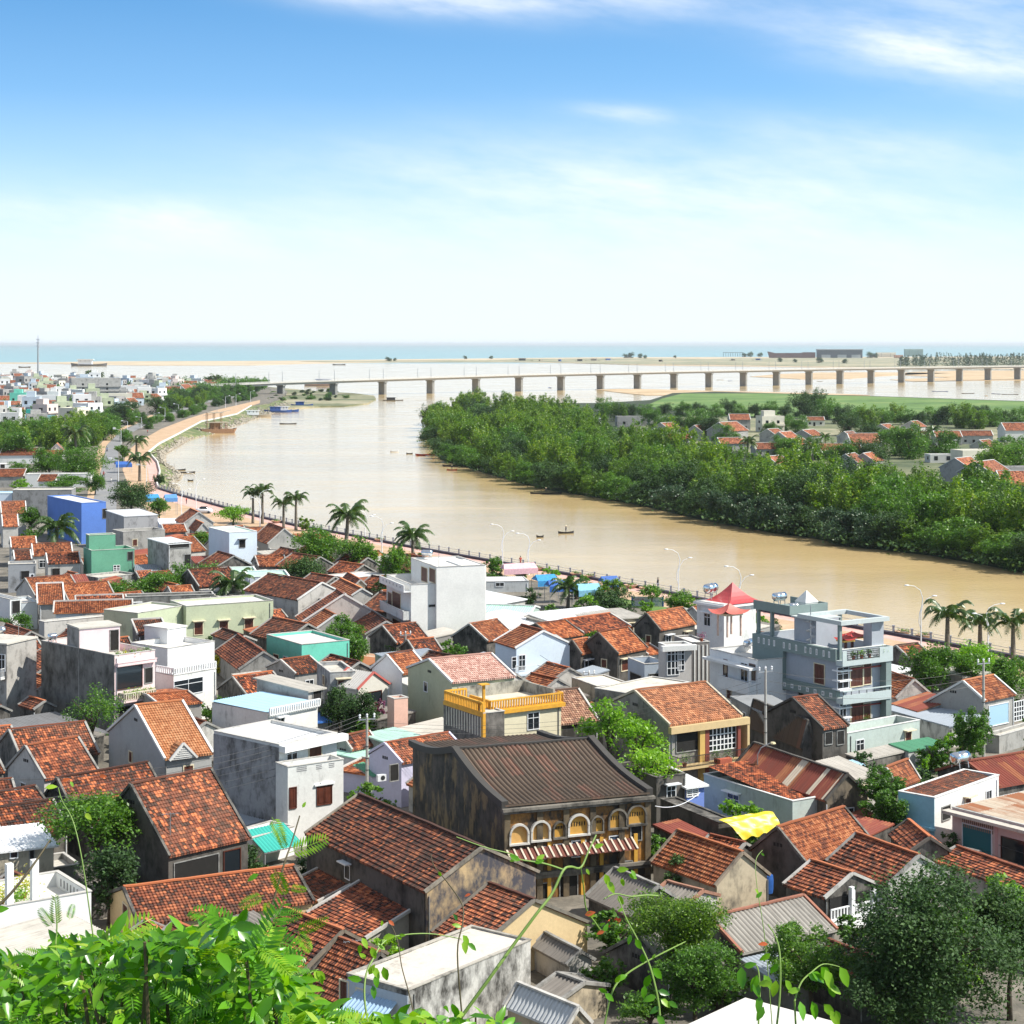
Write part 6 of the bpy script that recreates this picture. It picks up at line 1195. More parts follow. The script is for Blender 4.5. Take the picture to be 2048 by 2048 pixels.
TREES=[(191, 1640, 104, 50, 1800, 'mid', 'flat', 'wide feathery-leaved tree shading the gap beside the steep moss-stained roof', .26, 1.5), (217, 1752, 60, 62, 1850, 'dark', 'round', 'dark leafy tree below the feathery tree, right of the white terrace house', .26, 1.3), (185, 1418, 56, 46, 1535, 'mid', 'flat', 'thin half-bare tree standing before the mouldy-sided pink balcony house', .24, .35), (235, 1183, 48, 20, 1215, 'mid', 'flat', 'feathery flat tree at the left end of the row above the slotted grey wall', .34, 1.4), (315, 1168, 52, 22, 1205, 'mid', 'flat', 'feathery flat tree in the middle of the row above the slotted grey wall', .34, 1.4), (395, 1150, 50, 24, 1195, 'mid', 'flat', 'feathery flat tree next to the coconut palm above the green building', .34, 1.4), (446, 1326, 21, 19, 1348, 'yellow', 'round', 'bright yellow bush beside the turquoise fence', .24, 1.6), (472, 1422, 52, 24, 1462, 'mid', 'round', 'round green tree in front of the light blue roof', .26, 1.6), (326, 1316, 24, 16, 1345, 'mid', 'round', 'green shrub wedged between the pink balcony house and the balustraded roof', .24, 1.4), (24, 1250, 38, 24, 1288, 'mid', 'round', 'green tree at the left edge above the grey tower house', .28, 1.4), (138, 1198, 14, 14, 1220, 'mid', 'round', 'small green shrub beside the far-left baluster railing', .26, 1.3), (640, 1098, 52, 40, 1150, 'mid', 'round', 'large round green tree under the coconut palm left of the white tower', .4, 1.7), (716, 1112, 40, 34, 1158, 'mid', 'round', 'round green tree right of the big one beneath the riverside palm', .4, 1.7), (792, 1130, 30, 34, 1185, 'mid', 'round', 'dense green tree touching the left side of the white tower', .36, 1.7), (766, 1172, 20, 24, 1215, 'dark', 'round', 'dark tree in the shade beside the white tower balcony', .32, 1.5), (606, 1142, 44, 28, 1185, 'dark', 'flat', 'flat-topped feathery tree right of the mint roofed house', .32, 1.6), (690, 1262, 36, 30, 1335, 'mid', 'round', 'leafy tree in front of the gable cluster, upper crown of the pair', .28, 1.6), (706, 1300, 32, 28, 1350, 'mid', 'round', 'leafy tree in front of the gable cluster, lower crown of the pair', .28, 1.6), (806, 1298, 34, 13, 1322, 'mid', 'round', 'low clipped bush at the foot of the white tower', .24, 1.7), (676, 1412, 34, 38, 1480, 'dark', 'round', 'dark tree left of the red-trimmed portico house', .26, 1.7), (722, 1428, 36, 44, 1490, 'dark', 'round', 'darker taller tree right before the red-trimmed portico house', .26, 1.7), (762, 1425, 15, 24, 1482, 'purple', 'round', 'purple flowering bush against the pale green gable', .22, 1.4), (698, 1328, 17, 16, 1352, 'yellow', 'round', 'spiky yellow-green shrub on top of the weathered grey wall block', .22, .6), (1002, 1472, 32, 16, 1505, 'mid', 'round', 'vine-like shrub below the yellow balustrade house', .22, 1.3), (1218, 1440, 62, 36, 1590, 'lime', 'flat', 'bright broad-leaved tree behind the old merchant roof, upper spread', .34, .9), (1275, 1468, 58, 30, 1600, 'lime', 'flat', 'bright broad-leaved tree in front of the planted balcony house', .34, .9), (1290, 1528, 62, 28, 1640, 'lime', 'flat', 'lowest bright green tree drooping over the old merchant roof edge', .32, .9), (1112, 1463, 26, 15, 1530, 'lime', 'round', 'small bright tree below the yellow balustrades', .28, .9), (1222, 1204, 46, 22, 1232, 'dark', 'round', 'dark promenade tree clump left of the billboard', .36, 1.5), (1228, 1172, 32, 13, 1222, 'bamboo', 'flat', 'yellow-green umbrella-shaped tree on the promenade left of the billboard', .34, 1.0), (1304, 1183, 25, 12, 1214, 'mid', 'flat', 'small flat-topped tree on the promenade right of the billboard', .32, 1.2), (1366, 1208, 38, 26, 1240, 'mid', 'round', 'leafy tree between the billboard and the white villa', .34, 1.3), (1103, 1149, 19, 13, 1178, 'lime', 'round', 'light green round tree beside the small promenade palm', .34, 1.4), (985, 1132, 20, 18, 1160, 'mid', 'round', 'flowering tree just right of the white tower top', .34, 1.2), (1862, 1336, 52, 42, 1400, 'mid', 'round', 'dense round tree right of the grey-green villa', .3, 1.8), (1950, 1316, 60, 24, 1375, 'lime', 'flat', 'spreading bright tree beneath the right-hand royal palms', .32, 1.4), (2024, 1352, 46, 36, 1410, 'mid', 'round', 'green tree at the right edge behind the grey gabled house', .3, 1.6), (1940, 1335, 40, 28, 1395, 'mid', 'round', 'green tree in the middle of the clump beneath the right-hand palms', .3, 1.6), (1946, 1462, 38, 46, 1540, 'mid', 'plume', 'feathery bamboo-like tree beside the tall pole', .22, 1.8), (1850, 1528, 11, 16, 1560, 'lime', 'round', 'small climbing vine in the dark gap below the green roof', .2, 1.0), (1760, 1572, 42, 34, 1680, 'mid', 'plume', 'upper feathery tree between the rusty roof and the teal parapet house', .2, 1.8), (1780, 1620, 56, 44, 1700, 'mid', 'plume', 'lower feathery tree before the teal parapet house', .2, 1.8), (1905, 1684, 24, 20, 1725, 'dark', 'round', 'dark bush by the pink shop house', .22, 1.5), (1885, 1888, 172, 132, 2085, 'dark', 'round', 'huge dark-leaved tree filling the lower right corner', .25, 1.7), (2020, 1850, 80, 80, 2040, 'dark', 'round', 'right-hand neighbour of the huge dark tree at the right edge', .24, 1.6), (1780, 1975, 90, 60, 2110, 'dark', 'round', 'dark tree at the bottom edge left of the huge dark tree', .24, 1.6), (1622, 1915, 88, 58, 2050, 'mid', 'plume', 'fine-leaved tree below the wide corrugated roof, left of the huge dark tree', .18, 1.9), (1352, 1858, 92, 68, 2010, 'bamboo', 'round', 'fine-leaved grey-green tree covering the corrugated roofs at lower centre', .17, 2.0), (1392, 1945, 80, 60, 2080, 'mid', 'round', 'shaded fine-leaved tree right below the grey-green one', .18, 1.9), (1300, 2010, 60, 32, 2090, 'mid', 'round', 'low shrubbery at the bottom edge beside the pale slab', .2, 1.5), (1372, 1742, 46, 30, 1800, 'dark', 'round', 'dark shrub in front of the orange-red slope with tan gable', .2, 1.6), (639, 1628, 22, 14, 1655, 'mid', 'round', 'small bush beside the white slotted terrace', .2, 1.6), (600, 1655, 16, 11, 1672, 'mid', 'round', 'smaller bush right above the turquoise awning', .2, 1.6), (62, 1036, 24, 22, 1072, 'mid', 'round', 'green tree left of the bright blue block', .36, 1.5), (60, 1066, 18, 9, 1085, 'mid', 'round', 'low bush above the white roof at far left', .34, 1.4), (262, 992, 42, 28, 1030, 'dark', 'round', 'broad dark tree behind the bright blue block near the plaza', .42, 1.7), (318, 1016, 22, 20, 1045, 'mid', 'round', 'bright green tree beside the blue sign on the plaza', .38, 1.5), (132, 967, 38, 16, 992, 'mid', 'round', 'green tree over the long low white wall', .42, 1.5), (160, 925, 52, 32, 965, 'mid', 'round', 'large green tree on the left side of the road bend', .5, 1.5), (98, 922, 32, 26, 955, 'mid', 'round', 'round green tree before the orange pavilion roof', .46, 1.5), (42, 936, 26, 13, 958, 'mid', 'round', 'round clipped tree at the left edge by the red roofs', .42, 1.5), (190, 962, 20, 20, 990, 'mid', 'round', 'small tree at the near left verge of the road', .4, 1.4), (40, 968, 20, 10, 985, 'lime', 'round', 'light green bushes before the long grey wall', .4, 1.2), (402, 1082, 26, 18, 1115, 'mid', 'round', 'green tree between the raw concrete and pale blue houses', .36, 1.4), (466, 1028, 32, 15, 1055, 'lime', 'flat', 'bright shrubs on the promenade beside the royal palms', .4, 1.2), (612, 1046, 14, 13, 1062, 'bamboo', 'plume', 'yellowish weeping shrub at the railing right of the royal palms', .34, 1.2), (318, 958, 12, 10, 968, 'dark', 'flat', 'small umbrella tree beside the road lamp on the plaza', .36, 1.4), (245, 906, 15, 15, 925, 'mid', 'round', 'street tree between road and plaza at the bend', .44, 1.5), ]
for(xc, yc, rx, ry, yb, lf, shp, lb, ls, dn)in TREES:
 tree(None, xc, yc, rx, ry, yb, lf, shp, lb, dens=dn, lsize=ls, name='shrub' if('bush' in lb or 'shrub' in lb or 'vine' in lb)else 'tree', cat='shrub' if('bush' in lb or 'shrub' in lb or 'vine' in lb)else 'tree')
# ---------------------------------------------------------------- palms
def frond(m, a, L_, rise, droop, wid, n=9, seed=0, leaflets=16):
 g=random.Random(seed);pts=[]
 for i in range(n+1):
  t=i/n;r_=L_*(t-.12*t*t);z=rise*L_*math.sin(t*1.9)*.6-droop*L_*t**2.4;pts.append(Vector((math.cos(a)*r_, math.sin(a)*r_, z)))
 m.tube(pts, [.045*(1-.8*i/n)for i in range(n+1)], 4, cap=False)
 side=Vector((-math.sin(a), math.cos(a), 0))
 for i in range(leaflets):
  t=.12+.88*i/(leaflets-1);f=t*n;k=min(n-1, int(f));p=pts[k].lerp(pts[k+1], f-k);d=(pts[k+1]-pts[k]).normalized()
  ll=wid*L_*(math.sin(math.pi*min(1, .18+t*.82))**.6)*g.uniform(.85, 1.1)
  for s in(-1, 1):
   tip=p+side*s*ll*.75+d*ll*.55+Vector((0, 0, -ll*g.uniform(.35, .7)))
   w_=d*L_*.028+Vector((0, 0, .015));mid=p.lerp(tip, .5)+Vector((0, 0, ll*.1))
   m.quad([p-w_, p+w_, mid+w_*1.1, mid-w_*1.1]);m.quad([mid-w_*1.1, mid+w_*1.1, tip])
def palm_proto(kind, seed):
 g=random.Random(seed);c=MB();n=20 if kind=='coconut' else 15
 for i in range(n):
  a=i*2.399+g.uniform(-.2, .2);q=i/n
  if kind=='coconut':frond(c, a, g.uniform(2.6, 3.3), 1.1-q*1.15, .15+q*.6, .26, seed=seed*31+i, leaflets=20)
  else:frond(c, a, g.uniform(2.0, 2.5), 1.25-q*.9, .28+q*.45, .28, seed=seed*31+i, leaflets=18)
 cm__=c.mesh('crown', LF['palm']);h=6.5
 t=MB();lean=.35 if kind=='coconut' else .03
 pts=[(lean*math.sin(i/8*1.5)-lean, 0, -6.5+6.5*i/8)for i in range(9)]
 t.tube(pts, [(.22 if kind=='coconut' else .20)*(1.25-.5*i/8)for i in range(9)], 9)
 if kind=='royal':t.tube([(0, 0, -.9), (0, 0, -.4), (0, 0, .1)], [.12, .17, .09], 8)
 tm_=t.mesh('trunk', PBARK, True);return cm__,tm_
PP={('coconut', s):palm_proto('coconut', s)for s in(1, 2, 3)};PP.update({('royal', s):palm_proto('royal', s)for s in(4, 5, 6)})
def palm(kind, xc, yc, r, yb, label, seed, z0=G, group=None):
 Y=(CZ-z0)*F/(yb-HY);c=WY(xc, yc, Y);s=r*Y/F/(2.25 if kind=='coconut' else 1.75);h=c.z-z0;cm__,tm_=PP[(kind, seed)]
 t=empty('palm_tree', (c.x, Y, z0), (xc*1.7)%6.28, label, 'palm tree', group)
 o=bpy.data.objects.new('crown', cm__);put(o, t);o.location=(0, 0, h);o.scale=(s, s, s)
 o=bpy.data.objects.new('trunk', tm_);put(o, t);o.location=(0, 0, h);o.scale=(max(.6, s), max(.6, s), h/6.2)
 return t
for q in[('coconut', 695, 1033, 40, 1098, 'large coconut palm in front of the river left of the white tower', 1), ('coconut', 825, 1073, 35, 1128, 'coconut palm right of the largest one, above the round trees', 2), ('coconut', 466, 1170, 42, 1222, 'coconut palm with yellowish fronds above the green building', 3), ('coconut', 114, 1056, 40, 1112, 'coconut palm before the bright blue block', 2), ('coconut', 1137, 1176, 34, 1216, 'small coconut palm beside the blue awnings on the promenade', 1), ('royal', 525, 984, 24, 1048, 'royal palm, right one of the leftmost pair by the railing', 4), ('royal', 506, 990, 22, 1047, 'royal palm, left one of the leftmost pair by the railing', 5), ('royal', 567, 1010, 23, 1056, 'shorter royal palm of the pair right of the lamp', 6), ('royal', 592, 1000, 25, 1060, 'taller royal palm of the pair right of the lamp', 4), ('royal', 1895, 1236, 44, 1312, 'royal palm standing leftmost of the three at the right', 5), ('royal', 1960, 1250, 42, 1306, 'middle royal palm of the three at the right', 4), ('royal', 2026, 1250, 42, 1332, 'royal palm nearest the right edge on the promenade', 6), ('royal', 273, 886, 22, 924, 'royal palm in the plaza, the farther of two', 4), ('royal', 279, 922, 24, 963, 'royal palm in the plaza, the nearer of two', 5), ('coconut', 150, 868, 26, 905, 'palm amid the trees left of the road', 3), ('coconut', 305, 758, 11, 772, 'lone palm silhouette above the distant town', 1), ('coconut', 417, 760, 11, 776, 'left palm of the trio on the far town skyline', 1), ('coconut', 434, 757, 12, 776, 'tallest middle palm of the trio on the far town skyline', 2), ('coconut', 453, 766, 11, 780, 'right palm of the trio on the far town skyline', 3), ('coconut', 487, 770, 10, 784, 'palm at the town edge close to the bridge start', 1), ('coconut', 199, 752, 10, 768, 'palm behind the big grey block of the far town', 2), ('coconut', 177, 746, 8, 766, 'palm left of the one behind the big grey block', 3), ('coconut', 1496, 884, 18, 915, 'palm among the bamboo left of the village roofs', 2), ('coconut', 1624, 896, 20, 925, 'palm before the village orange roofs', 1), ('coconut', 1865, 862, 16, 885, 'palm in the middle of the village', 3), ('coconut', 1850, 834, 13, 850, 'palm at the village rear by the field', 2), ('coconut', 1650, 874, 12, 895, 'small palm between two village roofs', 1)]:
 palm(*q, z0=(.8 if(q[1]>1400 and q[4]<1000)else G))
# ---------------------------------------------------------------- far bank groves: copies of a few grown prototypes
def grove_proto(leaf, shape, seed, n, ls, rx=5.0, rz=5.6, h=5.0):
 pts=crown_pts(n//22, 22, seed, shape, lobes=16)*np.array([rx, rx, rz])+np.array([0, 0, h])
 return leaves_mesh('crown', pts[pts[:, 2]>.1], ls, seed, LF[leaf]),limb_mesh('trunk', h, seed, BARK, .3, 6, rx, rz)
GP={'bam':[grove_proto('bamboo', 'plume', s, 9000, .55)for s in(11, 12, 13, 14)], 'mid':[grove_proto('mid', 'round', s, 8000, .55, 5.2, 5.0, 4.6)for s in(21, 22, 23)], 'gls':[grove_proto('glossy', 'round', s, 9000, .5, 5.0, 3.6, 3.2)for s in(31, 32)], 'drk':[grove_proto('dark', 'round', s, 8000, .5, 5.2, 4.8, 4.4)for s in(41, 42)]}
GLAB={'bam':('feathery yellow-green bamboo clump in the grove on the far river bank', 'bamboo clump', 'bamboo clumps on the far river bank', 'bamboo_clump'), 'mid':('rounded mid-green tree in the grove on the far river bank', 'tree', 'green trees of the far bank grove', 'tree'), 'gls':('low glossy grey-leaved shrub leaning over the water of the far bank', 'shrub', 'glossy shrubs at the far waterline', 'shrub'), 'drk':('dark-leaved tree in the grove on the far river bank', 'tree', 'dark trees of the far bank grove', 'tree')}
def place(kind, x, Y, s, sz, z0, lab=None):
 g=rnd.random;c,t_=GP[kind][int(g()*len(GP[kind]))];lb=lab or GLAB[kind]
 t=empty(lb[3], (x, Y, z0), g()*6.28, lb[0], lb[1], lb[2])
 for nm,me in(('crown', c), ('trunk', t_)):o=bpy.data.objects.new(nm, me);put(o, t);o.scale=(s, s, sz)
 return t
bx=[850, 866, 883, 936, 1024, 1103, 1190, 1289, 1403, 1536, 1620, 1708, 1854, 1980, 2100]
by=[868, 896, 917, 932, 958, 977, 990, 1008, 1035, 1059, 1070, 1088, 1104, 1126, 1148]
tx=[850, 900, 960, 1060, 1150, 1220, 1300, 1400, 1500, 1620, 1760, 1900, 2100]  # far limit row of the grove
ty=[850, 832, 826, 828, 840, 890, 925, 955, 985, 1002, 1015, 1035, 1052]
occ=[];cnt=0
def fill(x0, x1, top, bot, spacing, kinds, zs, smin, smax, lim, z0=.6, lab=None):
 global cnt
 k=0
 for _ in range(lim*60):
  if k>=lim:break
  x=rnd.uniform(x0, x1);yb,yt=bot(x),top(x)
  # sample evenly in depth, not in picture rows
  Ya,Yb=(CZ-z0)*F/(yb-HY),(CZ-z0)*F/(yt-HY)
  if Yb<=Ya:continue
  Y=Ya+(Yb-Ya)*rnd.random()**1.15+1.5;X=(x-CX)*Y/F
  s=rnd.uniform(smin, smax);d=spacing*s
  if any((X-a)**2+(Y-b_)**2<(d*.5+c*.5)**2 for a, b_, c in occ):continue
  occ.append((X, Y, d));kk=rnd.choice(kinds);place(kk, X, Y, s, s*rnd.uniform(*zs), z0, lab);k+=1
 return k
topf=lambda x:float(np.interp(x, tx, ty));botf=lambda x:float(np.interp(x, bx, by))
# waterline row
x=858
while x<2110:
 yb=botf(x);Y=(CZ-.6)*F/(yb-HY)+3.5;X=(x-CX)*Y/F;gl_z=(1330<x<1770)or(1120<x<1160)
 kk='gls' if gl_z and rnd.random()<.8 else rnd.choice(['drk', 'bam', 'mid', 'drk'])
 s=rnd.uniform(.8, 1.05);place(kk, X, Y, s, s*rnd.uniform(.75, 1.0)*(1.25 if kk=='gls' else .85), .3);occ.append((X, Y, 6*s));x+=6.0*s*F/Y*.8
n1=fill(862, 2110, topf, lambda x:botf(x)-6, 7.2, ['bam', 'bam', 'bam', 'mid', 'drk'], (.9, 1.25), .85, 1.25, 215)
print('GROVE', n1, cnt)
# trees round the village and along the field
VL={'bam':('light green clump among the far village houses', 'tree', 'trees among the far village houses', 'tree'), 'x':None}
vt=('leafy tree among the far village houses or along the green field', 'tree', 'trees of the far village', 'tree')
def vfill(pts):
 for(x, y, s, kk)in pts:
  Y=(CZ-.8)*F/(y-HY);place(kk, (x-CX)*Y/F, Y, s*.9, s*.85*rnd.uniform(.8, 1.1), .8, vt)
vfill([(1210, 838, 1.3, 'mid'), (1240, 842, 1.2, 'bam'), (1262, 838, 1.2, 'drk'), (1290, 836, 1.1, 'mid'), (1330, 832, 1.1, 'drk'), (1365, 834, 1.1, 'mid'), (1400, 832, 1.2, 'drk'), (1430, 834, 1.1, 'mid'), (1455, 830, 1.2, 'drk'), (1480, 834, 1.0, 'mid'), (1510, 834, 1.0, 'drk'), (1540, 836, 1.2, 'mid'), (1570, 838, 1.0, 'drk'), (1600, 833, 1.6, 'drk'), (1630, 832, 1.8, 'drk'), (1655, 838, 1.6, 'mid'), (1690, 848, 1.3, 'drk'), (1715, 852, 1.2, 'mid'), (1740, 855, 1.2, 'bam'), (1765, 850, 1.3, 'mid'), (1790, 846, 1.1, 'bam'), (1815, 850, 1.1, 'mid'), (1840, 852, 1.0, 'drk'), (1870, 848, 1.2, 'mid'), (1895, 850, 1.4, 'drk'), (1925, 856, 1.3, 'bam'), (1950, 858, 1.4, 'bam'), (1985, 854, 1.2, 'mid'), (2015, 852, 1.1, 'drk'), (2045, 858, 1.3, 'mid'), (1957, 838, 1.0, 'drk'), (1963, 836, 1.1, 'drk'), (1700, 872, 1.3, 'drk'), (1735, 885, 1.2, 'drk'), (1570, 862, 1.0, 'mid'), (1595, 866, 1.0, 'mid'), (1545, 874, .9, 'mid'), (1450, 888, 1.2, 'mid'), (1420, 880, 1.3, 'drk'), (1400, 872, 1.4, 'mid'), (1370, 868, 1.2, 'drk'), (1345, 866, 1.0, 'mid'), (1310, 858, 1.3, 'mid'), (1790, 912, 1.5, 'mid'), (1820, 918, 1.4, 'mid'), (1840, 905, 1.2, 'drk'), (1880, 915, 1.2, 'mid'), (1900, 905, 1.0, 'drk'), (2000, 948, 1.5, 'mid'), (2040, 942, 1.5, 'mid'), (1975, 955, 1.3, 'bam'), (1640, 920, 1.1, 'mid'), (1590, 922, 1.2, 'mid'), (1560, 912, 1.1, 'mid'), (1690, 935, 1.2, 'mid'), (2020, 908, 1.0, 'mid'), (1740, 935, 1.3, 'drk')])
lt=('leafy tree in the belt between the distant town and the riverside road', 'tree', 'trees between the distant town and the road', 'tree')
def lfill(region, n, smin, smax, kinds):
 k=0
 for _ in range(n*40):
  if k>=n:break
  x=rnd.uniform(region[0][0], region[-1][0]);lo=np.interp(x, [p[0]for p in region], [p[1]for p in region]);hi=np.interp(x, [p[0]for p in region], [p[2]for p in region])
  y=rnd.uniform(lo, hi);Y=(CZ-G)*F/(y-HY);X=(x-CX)*Y/F;s=rnd.uniform(smin, smax)
  if any((X-a)**2+(Y-b_)**2<(4.2*s+c*.35)**2 for a, b_, c in occ):continue
  occ.append((X, Y, 7*s));kk=rnd.choice(kinds);place(kk, X, Y, s, s*rnd.uniform(.8, 1.1), G, lt);k+=1
lfill([(-10, 872, 925), (60, 872, 930), (120, 865, 905), (180, 858, 900), (212, 852, 885)], 46, .75, 1.05, ['mid', 'bam', 'mid', 'drk', 'bam'])
lfill([(200, 842, 872), (260, 826, 850), (330, 808, 828), (420, 788, 804), (520, 776, 787)], 34, .8, 1.25, ['mid', 'drk', 'drk'])
lfill([(248, 880, 892), (300, 850, 862), (345, 836, 846), (420, 812, 818), (515, 792, 797)], 30, .38, .62, ['mid', 'drk'])
lfill([(265, 846, 852), (330, 822, 830), (420, 797, 803), (515, 783, 785)], 22, .6, .9, ['mid', 'drk', 'bam'])
# distant wood behind the bridge: one mass of casuarinas
g=np.random.default_rng(5);n=520
xx=g.uniform(1800, 2500, n);Yw=g.uniform(3450, 3650, n);C_=[]
for i in range(n):
 X=(xx[i]-CX)*Yw[i]/F;hh=g.uniform(15, 25)*(0.75+.25*min(1, (xx[i]-1795)/60));m_=45
 zz_=g.uniform(.05, 1, m_);C_.append(np.stack([X+g.normal(size=m_)*3.4*(1.1-zz_), Yw[i]+g.normal(size=m_)*3.4*(1.1-zz_), 1+hh*zz_], 1))
me=leaves_mesh('casuarina_wood', np.concatenate(C_), 3.2, 9, LF['far'], flat=-.5, asp=.5);tag(put(bpy.data.objects.new('casuarina_wood', me)), 'long belt of hazy grey-green trees on the far shore behind the bridge', 'wood', kind='stuff')
# ---------------------------------------------------------------- undergrowth of the far grove (uncountable)
g=np.random.default_rng(77);pts=[]
for i in range(1500):
 x=g.uniform(862, 2110);yb=botf(x);yt=topf(x);Ya=(CZ-.6)*F/(yb-HY)+.5;Yb=(CZ-.6)*F/(yt-HY);Y=Ya+(Yb-Ya)*g.random()**1.6
 n=40;c=np.array([(x-CX)*Y/F, Y, .6]);pts.append(c+g.normal(size=(n, 3))*np.array([2.6, 2.6, .5])+np.array([0, 0, 1.2]))
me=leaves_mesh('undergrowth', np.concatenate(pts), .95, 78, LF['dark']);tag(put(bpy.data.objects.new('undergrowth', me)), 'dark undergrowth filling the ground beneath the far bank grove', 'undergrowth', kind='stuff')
# ---------------------------------------------------------------- far village and far town houses
FW=[wall((.62, .62, .60), .2), wall((.42, .41, .39), .4), wall((.70, .66, .55), .15), wall((.50, .58, .66), .15), wall((.34, .33, .32), .4), wall((.66, .56, .52), .15)]
def gable_small(name, label, cat, X, Y, z0, ang, w, d, h, rz, wm, rm, group=None, door=True):
 r=empty(name, (X, Y, z0), R(ang), label, cat, group);m=MB()
 m.box(-w/2, w/2, -d/2, d/2, -.6, h, bottom=False)
 for s in(-1, 1):m.quad([(s*w/2*.998, -d/2, h), (s*w/2*.998, d/2, h), (s*w/2*.998, 0, h+rz)])
 m.build('wall', wm, r);t=MB();e=.35
 for s in(-1, 1):courses(t, ((-s*(w/2+.1), -s*0+s*(d/2+e), h-rz*e/(d/2)), (s*(w/2+.1), s*(d/2+e), h-rz*e/(d/2))), ((-s*(w/2+.1), 0, h+rz), (s*(w/2+.1), 0, h+rz)), .5, .08)
 ro=t.build('roof', rm, r)
 t=MB();
 for s in(-1, 1):
  for q in(-1, 1):t.bar((s*(w/2+.1), q*(d/2+e), h-rz*e/(d/2)+.1), (s*(w/2+.1), 0, h+rz+.1), .28, .22)
 t.bar((-w/2-.1, 0, h+rz+.12), (w/2+.1, 0, h+rz+.12), .3, .15);t.build('roof_edge', FW[0], ro)
 if door:
  for(k_, xx)in(('door', -w*.1), ('window', w*.28), ('window', -w*.36)):
   m=MB();hh=2.0 if k_=='door' else 1.0;m.box(xx-.5, xx+.5, -d/2-.05, -d/2+.02, (.0 if k_=='door' else 1.0), (.0 if k_=='door' else 1.0)+hh);m.build(k_, DARK, r)
 return r
def block_small(name, label, cat, X, Y, z0, ang, w, d, h, wm, rm=None, group=None, top=None):
 r=empty(name, (X, Y, z0), R(ang), label, cat, group);m=MB()
 m.box(-w/2, w/2, -d/2, d/2, -.6, h-.6, bottom=False)
 for(a, b_, c, e)in((-w/2, w/2, -d/2, -d/2+.2), (-w/2, w/2, d/2-.2, d/2), (-w/2, -w/2+.2, -d/2+.2, d/2-.2), (w/2-.2, w/2, -d/2+.2, d/2-.2)):m.box(a, b_, c, e, h-.6, h)
 m.build('wall', wm, r);m=MB();m.box(-w/2+.21, w/2-.21, -d/2+.21, d/2-.21, h-.6, h-.5);m.build('roof', rm or SLABW, r)
 n=max(1, int((h-.8)/3.2))
 for i in range(n):
  for xx in((-w*.27, w*.22)if w>5 else(0, )):
   m=MB();m.box(xx-.65, xx+.65, -d/2-.05, -d/2+.02, i*3.2+1.0, i*3.2+2.4);m.build('window', GLASS, r)
  m=MB();m.box(-w/2-.05, -w/2+.02, -d*.2, d*.05, i*3.2+1.1, i*3.2+2.3);m.build('window', GLASS, r)
  if i:m=MB();m.box(-w/2, w/2, -d/2-.8, -d/2-.01, i*3.2-.15, i*3.2+.7);m.build('balcony', wm, r)
 if top:m=MB();m.box(-w*.3, w*.2, -d*.1, d*.4, h-.5, h+top);m.build('stair_room', wm, r)
 return r
def at(x, y, z0=.8):Y=(CZ-z0)*F/(y-HY);return(x-CX)*Y/F,Y
TV=tiles((.12, .035, .02), (.38, .12, .055), (.58, .23, .12), .6, moss=.2)
